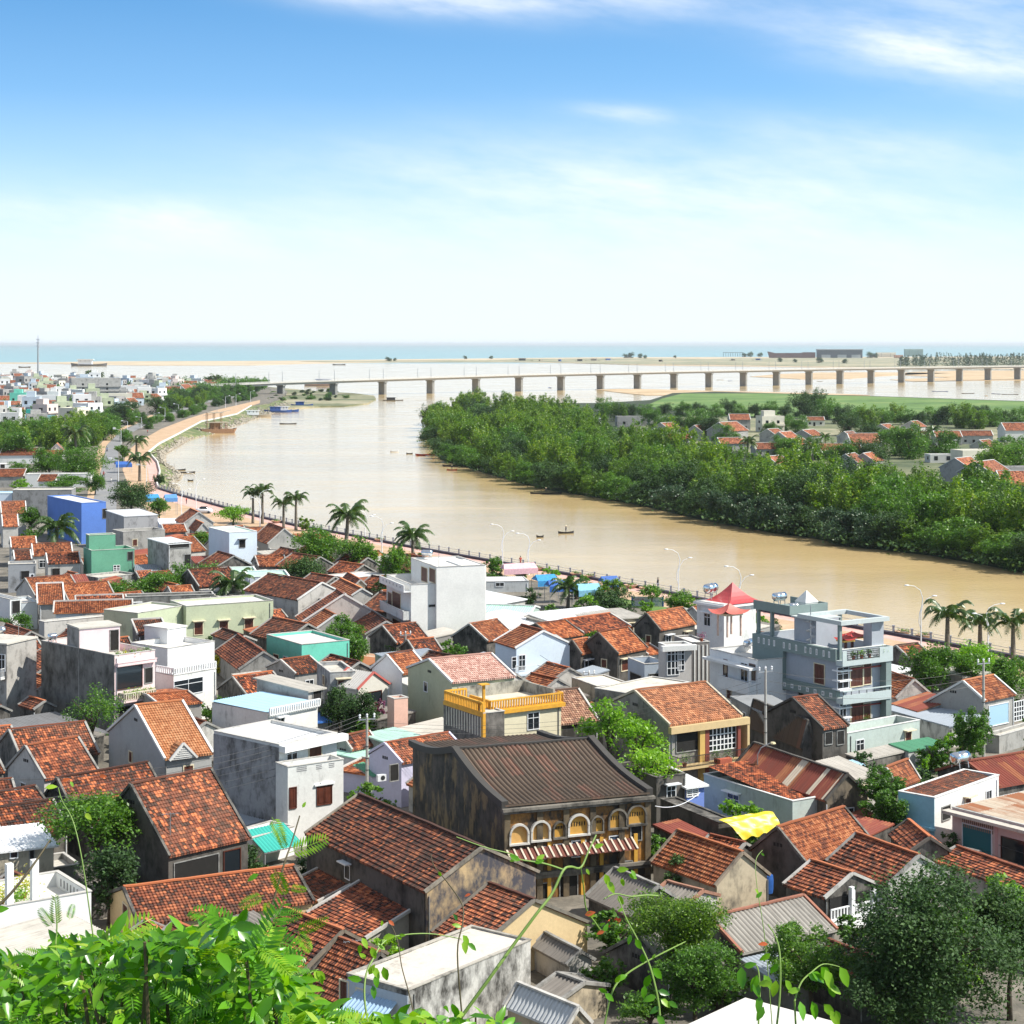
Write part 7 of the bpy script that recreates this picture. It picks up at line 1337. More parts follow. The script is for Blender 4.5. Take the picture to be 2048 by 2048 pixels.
# village: (x, base row, angle, width, depth, wall height, rise, wall, label)
VH=[(1333, 872, 60, 9, 8, 3.4, 2.2, 1, 'dim grey gabled house left of the bright village roofs'), (1395, 880, 75, 9, 7, 3.6, 2.4, 1, 'village house with orange slope beside the largest grey gable'), (1455, 882, 60, 13, 11, 4.4, 3.2, 4, 'village house with the largest plain grey gable'), (1478, 860, 10, 9, 7, 5.0, 2.2, 4, 'village house with red patch roof behind the largest grey gable'), (1462, 903, 20, 10, 6, 3.2, 1.8, 1, 'low orange roof in front of the largest grey gable'), (1545, 884, 60, 8, 7, 3.2, 2.0, 1, 'small gabled house below the cream village block'), (1570, 892, 60, 9, 7, 3.2, 2.2, 1, 'orange gabled house between the cream block and the palm'), (1592, 905, 60, 9, 8, 3.0, 2.0, 4, 'red roof lane house left of the palm'), (1616, 885, 60, 9, 8, 3.0, 2.0, 4, 'red roofed house behind the palm in the village'), (1630, 852, 8, 8, 6, 3.0, 1.4, 2, 'far red roof below the tall dark trees'), (1665, 918, 8, 18, 8, 3.2, 2.0, 1, 'long bright orange roof in the middle of the village'), (1725, 905, 15, 11, 9, 3.8, 3.0, 0, 'white-gabled house with orange roof in mid village'), (1697, 890, 60, 7, 6, 3.2, 2.0, 1, 'orange roof tucked behind the long bright one'), (1700, 940, 70, 9, 7, 2.8, 2.2, 4, 'house with grey gable below the long bright roof'), (1735, 938, 70, 9, 7, 2.8, 2.2, 4, 'red slope beside the grey gable near the grove'), (1770, 872, 60, 8, 8, 3.0, 2.0, 1, 'dark red roof right of the village centre'), (1828, 868, 65, 8, 8, 3.4, 2.2, 1, 'grey gabled house with white edges in the village rear'), (1805, 878, 10, 8, 6, 2.8, 1.4, 4, 'low mossy roof in the village rear'), (1840, 884, 10, 6, 5, 2.6, 1.6, 1, 'tiny orange roof in front of the village palm'), (1893, 890, 10, 10, 7, 3.4, 2.0, 4, 'dark red roof left of the white-walled yard'), (1950, 888, 5, 12, 8, 3.6, 1.6, 1, 'long maroon roof by the white-walled yard'), (2025, 884, 15, 9, 8, 5.0, 2.6, 0, 'white two-storey house with orange roof at the right edge of the village'), (1968, 908, 60, 8, 7, 3.0, 2.0, 1, 'brown roof beside the cream flat house'), (1925, 962, 60, 10, 9, 4.0, 2.6, 1, 'orange gabled house at the near village edge'), (1968, 972, 60, 12, 10, 4.0, 2.8, 4, 'orange gabled house with long grey side at the near village edge'), (2010, 990, 65, 11, 8, 3.4, 2.4, 2, 'orange roof partly hidden by the grove at right'), (2050, 1000, 10, 14, 9, 4.2, 3.0, 2, 'big orange roof at the right edge behind the grove'), (1355, 892, 20, 9, 6, 3.0, 1.8, 1, 'orange roof peeking above the grove at the village left end'), (1535, 912, 20, 10, 6, 2.8, 1.8, 1, 'red roof by the palm at the grove edge'), (1548, 942, 60, 8, 6, 2.8, 1.8, 1, 'small orange roof almost hidden at the grove edge')]
for(x, y, a, w, d, h, rz_, wi, lb)in VH:
 X,Y=at(x, y);gable_small('house', lb, 'house', X, Y, .8, a-8, w*1.08, d*1.08, h*1.05, rz_*1.1, FW[wi], TV)
for(x, y, a, w, d, h, wm, lb)in((1183, 872, 10, 8, 7, 8.5, WW, 'white narrow house rising from the bamboo grove'), (1262, 852, 5, 15, 8, 5, FW[4], 'long grey flat-roofed building at the village left end'), (1320, 850, 8, 12, 8, 4.6, FW[1], 'grey flat building left of the largest grey gable'), (1540, 864, 12, 11, 9, 7.6, FW[2], 'cream two-storey flat-roofed village house'), (1953, 928, 14, 15, 9, 5.0, FW[2], 'cream flat yard house in the right of the village'), (1880, 925, 6, 9, 6, 3.0, FW[0], 'white shed in front of the cream yard house'), (2035, 968, 8, 18, 7, 5.2, FW[4], 'long grey wall house at the right edge of the village'), (1745, 842, 5, 14, 6, 3.0, FW[1], 'low grey shed by the green field')):
 X,Y=at(x, y);block_small('house', lb, 'house', X, Y, .8, a, w, d, h, wm, top=(2.4 if 'cream two' in lb else None))
# town by the lagoon: a few notable ones
NT=[(190, 800, 18, 34, 18, 15.5, FW[1], None, 'big blank grey block towering over the distant town', 'g'), (238, 812, 14, 16, 12, 8, FW[2], None, 'cream balconied house below the big blank grey block', 'g'), (180, 818, 8, 20, 10, 7.5, FW[3], None, 'pale blue-grey house in front of the big blank grey block', 'g'), (78, 818, 6, 24, 10, 8.5, WW, None, 'long white two-storey house at the left of the distant town', 'g'), (38, 814, 6, 10, 10, 9, TURQ, None, 'turquoise house beside the long white one', 'g'), (108, 812, 5, 7, 8, 9.5, WW, None, 'narrow white house right of the long white one', 'g'), (170, 782, 10, 14, 10, 12, FW[3], None, 'pale blue block behind the big grey one', 'g'), (190, 776, 10, 10, 8, 14, WW, None, 'tall white house on the skyline left of the palms', 'g'), (270, 792, 8, 22, 10, 8, WW, None, 'white terraced house right of the big grey block', 'g'), (72, 770, 5, 12, 8, 9, FW[1], None, 'grey house carrying the tall antenna mast', 'g'), (60, 765, 5, 9, 8, 11, FW[5], None, 'pinkish-grey block left of the antenna mast', 'g'), (5, 822, 4, 8, 8, 6, PALEB, None, 'pale blue house corner at the left edge above the trees', 'g'), (73, 838, 8, 10, 7, 5, wall((.03, .42, .36), .1), None, 'vivid teal shed at the edge of the trees', 'g'), (80, 845, 8, 14, 6, 3.6, SKYW, None, 'sky-blue low wall building below the vivid teal shed', 'g')]
tocc=[]
for(x, y, a, w, d, h, wm, rm, lb, k_)in NT:
 X,Y=at(x, y, G);block_small('house', lb, 'house', X, Y, G, a, w, d, h, wm, rm, top=(2.2 if h>8 and w<15 else None));tocc.append((X, Y, w*.5))
X,Y=at(245, 835, G);gable_small('house', 'dark red roofed house with white gable below the cream balconied house', 'house', X, Y, G, 65, 9, 8, 4, 2.4, FW[0], TV)
X,Y=at(125, 835, G);gable_small('house', 'dark grey gabled barn between the vivid teal shed and the trees', 'house', X, Y, G, 60, 14, 13, 4, 3, FW[4], FIB)
# repeated small town houses
CW=[('white', FW[0]), ('grey', FW[1]), ('cream', FW[2]), ('pale blue', FW[3]), ('dark grey', FW[4]), ('pinkish', FW[5]), ('bright white', WW), ('pale green', PGREEN)]
PRB=[]
for i,(nm, wm)in enumerate(CW):
 PRB.append((block_small, nm, wm, 'b'));
for i,(nm, wm)in enumerate(CW[:6]):PRB.append((gable_small, nm, wm, 'g'))
protos={}
def townhouse(x, y, k_):
 fn,nm,wm,kd=PRB[k_];X,Y=at(x, y, G);a=rnd.choice([8, 12, 20, 60, 70])+rnd.uniform(-4, 4)
 if k_ not in protos:
  if kd=='b':r=block_small('house', 'flat-roofed %s house in the distant town by the lagoon'%nm, 'house', X, Y, G, a, 8, 9, 7.2, wm, group='flat-roofed %s houses of the distant town'%nm, top=2.2 if k_%2 else None)
  else:r=gable_small('house', 'small orange-roofed house with %s walls in the distant town'%nm, 'house', X, Y, G, a, 9, 8, 3.8, 2.4, wm, TV, group='orange-roofed %s houses of the distant town'%nm)
  protos[k_]=r
 else:
  r=copy_tree(protos[k_]);r.location=(X, Y, G);r.rotation_euler=(0, 0, R(a))
 s=rnd.uniform(.8, 1.25);r.scale=(s*rnd.uniform(.9, 1.2), s, s*rnd.uniform(.75, 1.25))
def inst_faces(mb, mats, obj_, M):
 """append an object and its children, transformed, to one merged mesh"""
 for o in[obj_]+list(obj_.children_recursive):
  if o.type!='MESH':continue
  ml=Matrix.Identity(4);p=o
  while p is not obj_:ml=p.matrix_basis@ml;p=p.parent
  Mx=M@ml;me=o.data;base=len(mb.v);mb.v+=[tuple(Mx@v.co)for v in me.vertices];uvd=me.uv_layers[0].data if me.uv_layers else None
  for pl_ in me.polygons:
   mt=me.materials[pl_.material_index]
   if mt not in mats:mats.append(mt)
   mb.f.append([base+i for i in pl_.vertices]);mb.mi.append(mats.index(mt));mb.uv+=[tuple(uvd[l].uv)if uvd else(0, 0)for l in pl_.loop_indices]
cand=[]
for _ in range(9000):
 if len(cand)>=250:break
 x=rnd.uniform(-15, 330)if rnd.random()<.8 else rnd.uniform(300, 440)
 lo=float(np.interp(x, [-20, 200, 340, 440], [757, 764, 769, 772]));hi=float(np.interp(x, [-20, 90, 200, 260, 340, 440], [862, 858, 838, 815, 797, 784]))
 u=rnd.random();Ya=1/(hi-HY);Yb=1/(lo-HY);y=HY+1/(Ya+(Yb-Ya)*u);X,Y=at(x, y, G)
 if any((X-a)**2+(Y-b_)**2<(c+5.2)**2 for a, b_, c in tocc):continue
 tocc.append((X, Y, 4.2));cand.append((Y, x, y))
cand.sort();smb=MB();smats=[]
KS=[0, 0, 1, 1, 2, 3, 4, 5, 6, 6, 7, 8, 9, 9, 8, 10, 4, 12, 13, 3, 6, 11, 1, 2]
for i,(Y_, x, y)in enumerate(cand):
 k_=KS[i]if i<len(KS)else rnd.choice(KS)
 if i<45:townhouse(x, y, k_)
 else:
  X,Y=at(x, y, G);s=rnd.uniform(.8, 1.25)
  inst_faces(smb, smats, protos[k_], Matrix.Translation((X, Y, G))@Matrix.Rotation(R(rnd.choice([8, 12, 20, 60, 70])+rnd.uniform(-4, 4)), 4, 'Z')@Matrix.Diagonal((s, s, s*rnd.uniform(.75, 1.25), 1)))
tag(smb.build('distant_houses', smats), 'mass of tiny white, grey and orange-roofed houses at the lagoon end of the town', 'houses', kind='stuff')
g=np.random.default_rng(15);C_=[]
def puff(x, y, s, n=260):
 X,Y=at(x, y, G);p=g.normal(size=(n, 3));p/=np.linalg.norm(p, axis=1)[:, None];p*=g.uniform(.55, 1.05, n)[:, None]*(1+.25*np.sin(p[:, :1]*5+x));p[:, 2]=np.abs(p[:, 2])if False else p[:, 2]
 C_.append(np.array([X, Y, G+3.4*s])+p*np.array([3.6, 3.6, 3.4])*s)
for _ in range(240):
 x=g.uniform(-10, 470);y=g.uniform(764, float(np.interp(x, [0, 200, 420], [850, 822, 788])));puff(x, y, g.uniform(.5, 1.0))
for _ in range(130):
 x=g.uniform(330, 530);y=g.uniform(772, float(np.interp(x, [330, 420, 530], [812, 794, 780])));puff(x, y, g.uniform(.8, 1.5))
me=leaves_mesh('distant_trees', np.concatenate(C_), 1.3, 16, LF['mid']);tag(put(bpy.data.objects.new('distant_trees', me)), 'small green tree crowns scattered among and behind the distant town houses', 'trees', kind='stuff')
# antenna mast
X,Y=at(76, 772, G);r=empty('antenna_mast', (X, Y, G), 0, 'thin lattice antenna mast rising above the distant town at left', 'mast');m=MB()
m.tube([(0, 0, 0), (0, 0, 38), (0, 0, 48)], [.9, .6, .12], 4);m.build('mast', plain('mast_grey', (.28, .3, .32), .6), r);m=MB()
for z_ in(37, 40, 43):m.box(-1.6, 1.6, -.3, .3, z_, z_+1.4)
m.build('antenna', LAMPW, r)
# far shore shipyard and others
def far_at(x, y):return at(x, y, .6)
X,Y=far_at(1580, 716);r=empty('ship_hull', (X, Y, .6), 0, 'long unfinished dark red ship hull on the far shore', 'ship');s=Y/F;RB=plain('hull_primer', (.14, .07, .065), .8)
m=MB();a=-44*s;e=50*s;m.quad([(a+3*s, 0, 0), (e, 0, 0), (e, 0, 11.5*s), (26*s, 0, 11.5*s), (24*s, 0, 10.2*s), (a+14*s, 0, 9.8*s), (a+9*s, 0, 11*s), (a-1*s, 0, 13*s), (a+1*s, 0, 8*s)])
m2=MB();pts=[(v[0], v[2])for v in m.v];n=len(pts);m2 .quad([(p[0], -9, p[1])for p in pts]);m2 .quad([(p[0], 9, p[1])for p in pts][::-1])
for i in range(n):p,q=pts[i],pts[(i+1)%n];m2 .quad([(p[0], -9, p[1]), (q[0], -9, q[1]), (q[0], 9, q[1]), (p[0], 9, p[1])])
m2 .build('hull', RB, r)
X,Y=far_at(1682, 716);s=Y/F;r=empty('shipyard_hall', (X, Y, .6), 0, 'long grey shipyard hall with pale roof line beside the ship hull', 'hall');m=MB();m.box(-46*s, 43*s, 0, 30, 0, 16*s);m.build('wall', plain('hall_wall', (.13, .14, .16), .8), r)
m=MB();m.box(-47*s, 44*s, -4, 32, 16*s, 18*s);m.build('roof', plain('hall_roof', (.45, .47, .5), .6), r)
for xx in(-30, 2, 30):m=MB();m.box((xx-9)*s, (xx+9)*s, -.6, 0, 0, 6.5*s);m.build('gate', plain('pale_panel', (.5, .5, .5), .7), r)
X,Y=far_at(1772, 714);s=Y/F;block_small('building', 'low beige building right of the shipyard hall on the far shore', 'building', X, Y, .6, 0, 38*s, 14, 9*s, FW[2]);X,Y=far_at(1797, 716);s=Y/F;block_small('building', 'small orange building just left of the far wood', 'building', X, Y, .6, 0, 17*s, 12, 6*s, wall((.55, .3, .2), .1));X,Y=far_at(1827, 712);s=Y/F;block_small('building', 'taller greenish block at the left end of the far wood', 'building', X, Y, .6, 0, 36*s, 20, 14*s, wall((.36, .42, .36), .1))
X,Y=far_at(1466, 713);s=Y/F;r=empty('open_frame_shed', (X, Y, .6), 0, 'skeletal concrete frame standing on the far sandbar', 'frame');m=MB()
for i in range(9):m.box((-19+i*4.7)*s-.5, (-19+i*4.7)*s+.5, -1, 1, 0, 8*s)
m.build('column', plain('frame_grey', (.16, .17, .18), .8), r)['kind']='stuff';m=MB();m.box(-20*s, 20*s, -3, 6, 7.4*s, 8.4*s);m.build('roof_slab', plain('frame_grey2', (.2, .21, .22), .8), r)
for i,(x, y, s_)in enumerate([(1488, 714, 1.6), (1500, 714, 2.0), (1520, 714, 1.7), (775, 722, 1.2), (780, 723, .9), (790, 722, .9), (930, 718, 1.1), (982, 718, 1.1), (1250, 716, 1.5), (1262, 716, 2), (1280, 716, 1.6), (1290, 717, 1.2), (1350, 716, 1.0), (1740, 716, 2.2), (1750, 716, 1.8), (1560, 724, 1.2), (1590, 725, 1.0), (1640, 726, 1.5), (1690, 727, 1.2)]):
 X,Y=far_at(x, y);place('drk', X, Y, s_, s_*.9, .6, ('lone dark bush on the far sandbar', 'bush', 'bushes on the far sandbar', 'bush'))
# spit vegetation
for i in range(46):
 x=rnd.uniform(530, 700);y=rnd.uniform(780+abs(x-600)*.02, 806-max(0, x-640)*.08);X,Y=far_at(x, y);place(rnd.choice(['drk', 'mid', 'gls']), X, Y, rnd.uniform(.25, .55), rnd.uniform(.2, .4), .6, ('scrubby bush on the low spit under the bridge', 'bush', 'bushes on the spit under the bridge', 'bush'))
# ---------------------------------------------------------------- street furniture
def curved_lamp(xb, yb, ytop, label, az, flip=1, z0=G):
 p=W(xb, yb, z0);H_=(yb-ytop)*p.y/F;r=empty('street_lamp', p, R(az), label, 'street lamp', 'curved two-armed lamps along the river');f=flip
 m=MB();m.tube([(0, 0, 0), (0, 0, H_*.35), (0, 0, H_*.62)], [.11, .08, .06], 7);m.lathe([(.2, 0), (.2, .35), (.1, .45)], 8);m.build('pole', LAMPW, r)
 m=MB();m.tube([(.0, 0, H_*.30), (-.28*f, 0, H_*.42), (-.2*f, 0, H_*.55), (.12*f, 0, H_*.68), (.22*f, 0, H_*.80), (-.1*f, 0, H_*.92), (-.9*f, 0, H_*.985), (-1.7*f, 0, H_*1.0)], [.05, .055, .055, .055, .05, .045, .04, .035], 6)
 m.build('long_arm', LAMPW, r)
 m=MB();m.tube([(0, 0, H_*.55), (.25*f, 0, H_*.68), (.8*f, 0, H_*.78), (1.6*f, 0, H_*.82)], [.05, .045, .04, .03], 6);m.build('short_arm', LAMPW, r)
 for(x, z, s)in((-1.95*f, H_*1.0, -1), (1.85*f, H_*.825, 1)):
  m=MB();m.lathe([(.0, .10), (.16, .08), (.24, 0), (.16, -.07), (0, -.09)], 8);m.v=[(x+a*1.6, b_, z+c)for a, b_, c in m.v];m.build('lamp_head', LAMPW, r, True)
for q in[(363, 1040, 966, 'curved lamp nearest the plaza corner, in front of the water', 30, 1), (392, 1022, 945, 'taller curved lamp behind the plaza corner lamp', 20, 1), (520, 1060, 980, 'curved lamp between the two pairs of royal palms', 20, -1), (764, 1115, 1032, 'curved lamp between the two riverside coconut palms', 15, 1), (730, 1076, 1020, 'slim curved lamp left of the one between the coconut palms', 15, 1), (1005, 1132, 1048, 'curved lamp directly right of the white tower', 15, 1), (1057, 1150, 1066, 'curved lamp above the promenade awnings', 15, 1), (1357, 1200, 1098, 'tall curved lamp left of the red pyramid roof', 10, 1), (1479, 1238, 1132, 'curved lamp rising behind the red pyramid roof', 10, 1), (1842, 1298, 1170, 'tall curved lamp left of the three right-hand palms', 10, 1), (1976, 1312, 1208, 'curved lamp among the three right-hand palms', 10, -1)]:
 curved_lamp(*q)
def arm_lamp(xb, yb, ytop, label, side, group='single-arm lamps along the left road'):
 p=W(xb, yb, G);H_=(yb-ytop)*p.y/F;r=empty('street_lamp', p, 0, label, 'street lamp', group);m=MB()
 m.tube([(0, 0, 0), (0, 0, H_*.97)], [.13, .07], 6);m.build('pole', LAMPW, r);m=MB();m.bar((0, 0, H_*.95), (side*2.4, 0, H_*1.02), .08);m.build('arm', LAMPW, r);m=MB();m.box(side*2.4-.4, side*2.4+.4, -.16, .16, H_*.99, H_*1.06);m.build('lamp_head', LAMPW, r)
for q in[(242, 914, 858, 'single-arm lamp post nearest on the left road by the bend', -1), (237, 972, 918, 'lamp post at the near right kerb of the left road', -1), (293, 972, 930, 'lamp post beside the nearer plaza palm', -1), (255, 868, 842, 'second single-arm lamp post up the left road', -1), (283, 856, 834, 'third lamp post up the left road', -1), (308, 848, 826, 'fourth lamp post up the left road', 1), (330, 838, 815, 'fifth lamp post up the left road', -1), (357, 833, 808, 'sixth lamp post up the left road', -1), (451, 816, 792, 'far lamp post near the bend by the boats', 1), (472, 812, 788, 'farther lamp post past the bend by the boats', 1), (501, 803, 782, 'farthest visible lamp post toward the bridge', 1)]:
 arm_lamp(*q)
def utility_pole(xb, yb, ytop, label, ins=True, z0=G):
 p=W(xb, yb, z0);H_=(yb-ytop)*p.y/F;r=empty('utility_pole', p, R(25), label, 'utility pole');m=MB();m.tube([(0, 0, -.3), (0, 0, H_)], [.17, .10], 8);m.build('pole', wall((.42, .41, .38), .3), r)
 m=MB();m.bar((-.75, 0, H_-.25), (.75, 0, H_-.25), .1);m.build('crossarm', GALV, r)
 for x in(-.65, 0, .65):m=MB();m.lathe([(.05, -.2), (.1, -.1), (.06, 0), (.11, .08), (.04, .2)], 7, (x, 0, H_+.05));m.build('insulator', WHITE, r)
 for k_ in range(3):m=MB();m.lathe([(.16, 0), (.16, .07)], 8, (0, 0, H_*(.45+k_*.12)));m.build('clamp', BLACKM, r)
 return Vector((p.x, p.y, z0+H_))
q1=utility_pole(734, 1628, 1433, 'grey utility pole with three white insulators beside the lilac gable house')
q2=utility_pole(1531, 1570, 1338, 'utility pole with white insulators in front of the grey-green villa')
q3=utility_pole(1967, 1515, 1322, 'tall plain pole before the grey gabled house at right')
q4=utility_pole(1178, 1400, 1345, 'short junction pole with cable bundles behind the pale slabs')
q5=utility_pole(811, 1330, 1266, 'dark pole top with cables at the foot of the white tower')
q6=utility_pole(1819, 1660, 1595, 'short lamp-bearing pole by the teal parapet house')
for(xb, yb, yt, lb)in((1377, 925, 893, 'village utility pole before the cream yard house'), ):pass
X_=W(1942, 925, .8);utility_pole(1942, 925, 900, 'far village utility pole before the cream yard house', z0=.8);utility_pole(1911, 912, 880, 'far village pole left of the cream yard house', z0=.8);utility_pole(1609, 862, 838, 'far village double pole near the tall dark trees', z0=.8)
lampq=W(1548, 1545, 5.6)
r=empty('street_lamp', (lampq.x-.4, lampq.y, G), 0, 'low goose-neck street lamp before the black mouldy gable', 'street lamp');m=MB();m.tube([(-1, 0, 0), (-1, 0, 4.6), (-.7, 0, 5.2), (.1, 0, 5.6)], .05, 6);m.build('pole', GALV, r);m=MB();m.lathe([(0, .12), (.2, .08), (.26, -.05), (0, -.12)], 8, (.3, 0, 5.6));m.build('lamp_head', plain('lamp_globe', (.7, .6, .35), .3), r)
def wire(a, b_, sag, label, rad=.014, mat=None):
 a,b_=Vector(a),Vector(b_);m=MB();o=(a+b_)/2;n=18;pts=[]
 for i in range(n+1):t=i/n;p=a.lerp(b_, t)-o;p.z-=sag*4*t*(1-t);pts.append(p)
 m.tube(pts, rad, 4, cap=False);tag(m.build('power_cable', mat or BLACKM, loc=o), label, 'cable', 'overhead power cables')
for i,dz in enumerate((0.15, .0, -.15)):
 wire(q1+Vector((-.5+i*.5, 0, dz)), WY(-30, 1560+i*22, 130), 1.4, ['upper', 'middle', 'lower'][i]+' cable running left from the pole beside the lilac gable', .018)
for i in range(3):
 wire(q1+Vector((0, 0, -1.2-i*.6)), WY(-30, 1615+i*16, 128), 1.2, ['upper', 'middle', 'lowest'][i]+' lower cable sagging across the grey house left of the lilac gable pole', .014)
 wire(q1+Vector((.3, 0, -.4-.3*i)), q2+Vector((-.4, 0, -.8-.5*i)), 1.8, ['top', 'second', 'third'][i]+' cable between the lilac gable pole and the villa pole', .012)
 wire(q2+Vector((.3, 0, -.2-.9*i)), q3+Vector((-.3, 0, -.8-.7*i)), 1.0, ['top', 'second', 'third'][i]+' cable between the villa pole and the tall right pole', .013)
wire(q5, W(870, 1288, 8.0), .3, 'short cable from the tower foot pole to the pink roof', .02)
wire(q4, W(1080, 1310, 9), .5, 'cable rising left from the junction pole', .02);wire(q4, W(1075, 1330, 7), .4, 'lower cable left from the junction pole', .02)
wire(q6, W(2060, 1710, 5.0), .5, 'cable from the teal parapet house pole along the pink shop', .02);wire(q6, W(2060, 1735, 4.6), .8, 'lower cable along the pink shop front', .016)
wire(W(1310, 1612, 7), W(1400, 1585, 6), .5, 'loose pale cable right of the old merchant house', .03, LAMPW)
# ---------------------------------------------------------------- people
SKIN=plain('skin', (.30, .17, .11), .6)
def person_mesh(pose, top, legs, seed=0):
 """one continuous skinned figure, standing or seated"""
 if pose=='stand':J={'pel':(0, 0, .93), 'ch':(0, 0, 1.25), 'nk':(0, 0, 1.43), 'hd':(0, .02, 1.52), 'ht':(0, .02, 1.68), 'sl':(-.19, 0, 1.38), 'sr':(.19, 0, 1.38), 'el':(-.24, .02, 1.12), 'er':(.26, .05, 1.13), 'wl':(-.24, .10, .88), 'wr':(.27, .16, .93), 'hl':(-.24, .12, .80), 'hr':(.27, .19, .86), 'kl':(-.11, .03, .50), 'kr':(.12, .08, .50), 'al':(-.12, 0, .09), 'ar':(.13, -.02, .09), 'fl':(-.13, .14, .03), 'fr':(.14, .13, .03)}
 else:J={'pel':(0, 0, .75), 'ch':(0, .06, 1.08), 'nk':(0, .10, 1.26), 'hd':(0, .13, 1.35), 'ht':(0, .13, 1.51), 'sl':(-.19, .08, 1.21), 'sr':(.19, .08, 1.21), 'el':(-.26, .25, 1.02), 'er':(.26, .25, 1.02), 'wl':(-.24, .48, 1.02), 'wr':(.24, .48, 1.02), 'hl':(-.24, .56, 1.02), 'hr':(.24, .56, 1.02), 'kl':(-.18, .42, .68), 'kr':(.18, .42, .68), 'al':(-.18, .32, .30), 'ar':(.18, .32, .30), 'fl':(-.18, .45, .25), 'fr':(.18, .45, .25)}
 E=[('pel', 'ch'), ('ch', 'nk'), ('nk', 'hd'), ('hd', 'ht'), ('ch', 'sl'), ('ch', 'sr'), ('sl', 'el'), ('sr', 'er'), ('el', 'wl'), ('er', 'wr'), ('wl', 'hl'), ('wr', 'hr'), ('pel', 'kl'), ('pel', 'kr'), ('kl', 'al'), ('kr', 'ar'), ('al', 'fl'), ('ar', 'fr')]
 RD={'pel':.15, 'ch':.155, 'nk':.06, 'hd':.095, 'ht':.085, 'sl':.07, 'sr':.07, 'el':.045, 'er':.045, 'wl':.03, 'wr':.03, 'hl':.04, 'hr':.04, 'kl':.065, 'kr':.065, 'al':.045, 'ar':.045, 'fl':.04, 'fr':.04}
 ks=list(J);me=bpy.data.meshes.new('person');me.from_pydata([J[k]for k in ks], [(ks.index(a), ks.index(c))for a, c in E], [])
 o=bpy.data.objects.new('person', me);COL.objects.link(o);md=o.modifiers.new('s', 'SKIN');md.use_smooth_shade=True
 if not me.skin_vertices:me.skin_vertices.new()if hasattr(me.skin_vertices, 'new')else None
 for i,k_ in enumerate(ks):me.skin_vertices[0].data[i].radius=(RD[k_], RD[k_])
 me.skin_vertices[0].data[0].use_root=True;o.modifiers.new('b', 'SUBSURF').levels=1
 dg=bpy.context.evaluated_depsgraph_get();ev=o.evaluated_get(dg);out=bpy.data.meshes.new_from_object(ev);bpy.data.objects.remove(o)
 out.materials.clear()
 for m_ in(SKIN, top, legs):out.materials.append(m_)
 for p in out.polygons:
  z=p.center.z;x=abs(p.center.x);hp=1.43 if pose=='stand' else 1.24;wz=.95 if pose=='stand' else .80
  p.material_index=0 if z>hp else(1 if z>wz and(x<.30)else 2)
  if z<.12 or(pose=='stand' and x>.2 and z<1.0):p.material_index=0
 return out
def person(x, y, label, top, legs, pose='stand', rz=0, z0=G, hat=None, loc=None):
 p=loc or W(x, y, z0);o=bpy.data.objects.new('person', person_mesh(pose, top, legs));put(o);o.location=p;o.rotation_euler=(0, 0, rz);tag(o, label, 'person')
 hy,hz2=(.02, 1.60)if pose=='stand' else(.13, 1.43);m=MB();m.lathe([(.102, -.02), (.108, .05), (.09, .10), (.05, .13), (0, .14)], 9, (0, hy-.015, hz2));m.build('hair', plain('black_hair', (.01, .009, .008), .6), o, True)
 m=MB();m.box(-.045, -.02, hy+.088, hy+.1, hz2-.01, hz2+.005);m.box(.02, .045, hy+.088, hy+.1, hz2-.01, hz2+.005);m.box(-.025, .025, hy+.085, hy+.098, hz2-.085, hz2-.075);m.build('face_features', BLACKM, o)
 if hat:m=MB();m.lathe([(.26, -.02), (.02, .17), (0, .18)], 10, (0, hy, hz2+.05));m.build('hat', hat, o)
 return o
BLUES=plain('blue_shirt', (.08, .15, .4), .8);REDS=plain('red_shirt', (.5, .06, .04), .8);WHS=plain('white_shirt', (.7, .7, .68), .8);DKT=plain('dark_trousers', (.03, .035, .05), .8);STRAW=plain('straw', (.6, .5, .3), .8)
def motorbike(x, y, rz, label, col, plabel, top):
 p=W(x, y, G+.05);r=empty('motorbike', p, rz, label, 'motorbike')
 for yy in(-.6, .62):m=MB();m.lathe([(.22, -.05), (.3, -.05), (.3, .05), (.22, .05), (.22, -.05)], 14);m.v=[(c, yy+a, .3+b_)for a, b_, c in m.v];m.build('wheel', BLACKM, r)
 m=MB();m.tube([(0, -.65, .62), (0, -.3, .66), (0, .1, .45), (0, .35, .5), (0, .5, .85)], [.1, .14, .13, .1, .09], 8);m.tube([(0, .5, .85), (0, .62, .3)], .035, 6);m.build('body', col, r, True)
 m=MB();m.tube([(0, -.62, .74), (0, -.05, .72)], [.1, .12], 8);m.build('seat', BLACKM, r);m=MB();m.tube([(-.3, .42, 1.02), (0, .48, .98), (.3, .42, 1.02)], .02, 6);m.build('handlebar', GALV, r);m=MB();m.lathe([(0, .05), (.08, .03), (.09, -.02)], 8, (0, .58, .9));m.build('headlight', LAMPW, r)
 person(0, 0, plabel, top, DKT, 'sit', rz, loc=p+Vector((math.sin(rz)*.25, -math.cos(rz)*.25, 0)))
for q in((207, 952, 3.0, 'motorbike with a pink-clad rider in the left lane of the road', REDP, 'motorbike rider in a pinkish shirt on the left road', REDS), (222, 966, .2, 'white motorbike nearest on the left road', LAMPW, 'motorbike rider in white nearest on the left road', WHS), (214, 903, 3.1, 'small motorbike at the bend of the left road', BLACKM, 'dark-clothed rider at the bend of the left road', BLUES)):motorbike(*q)
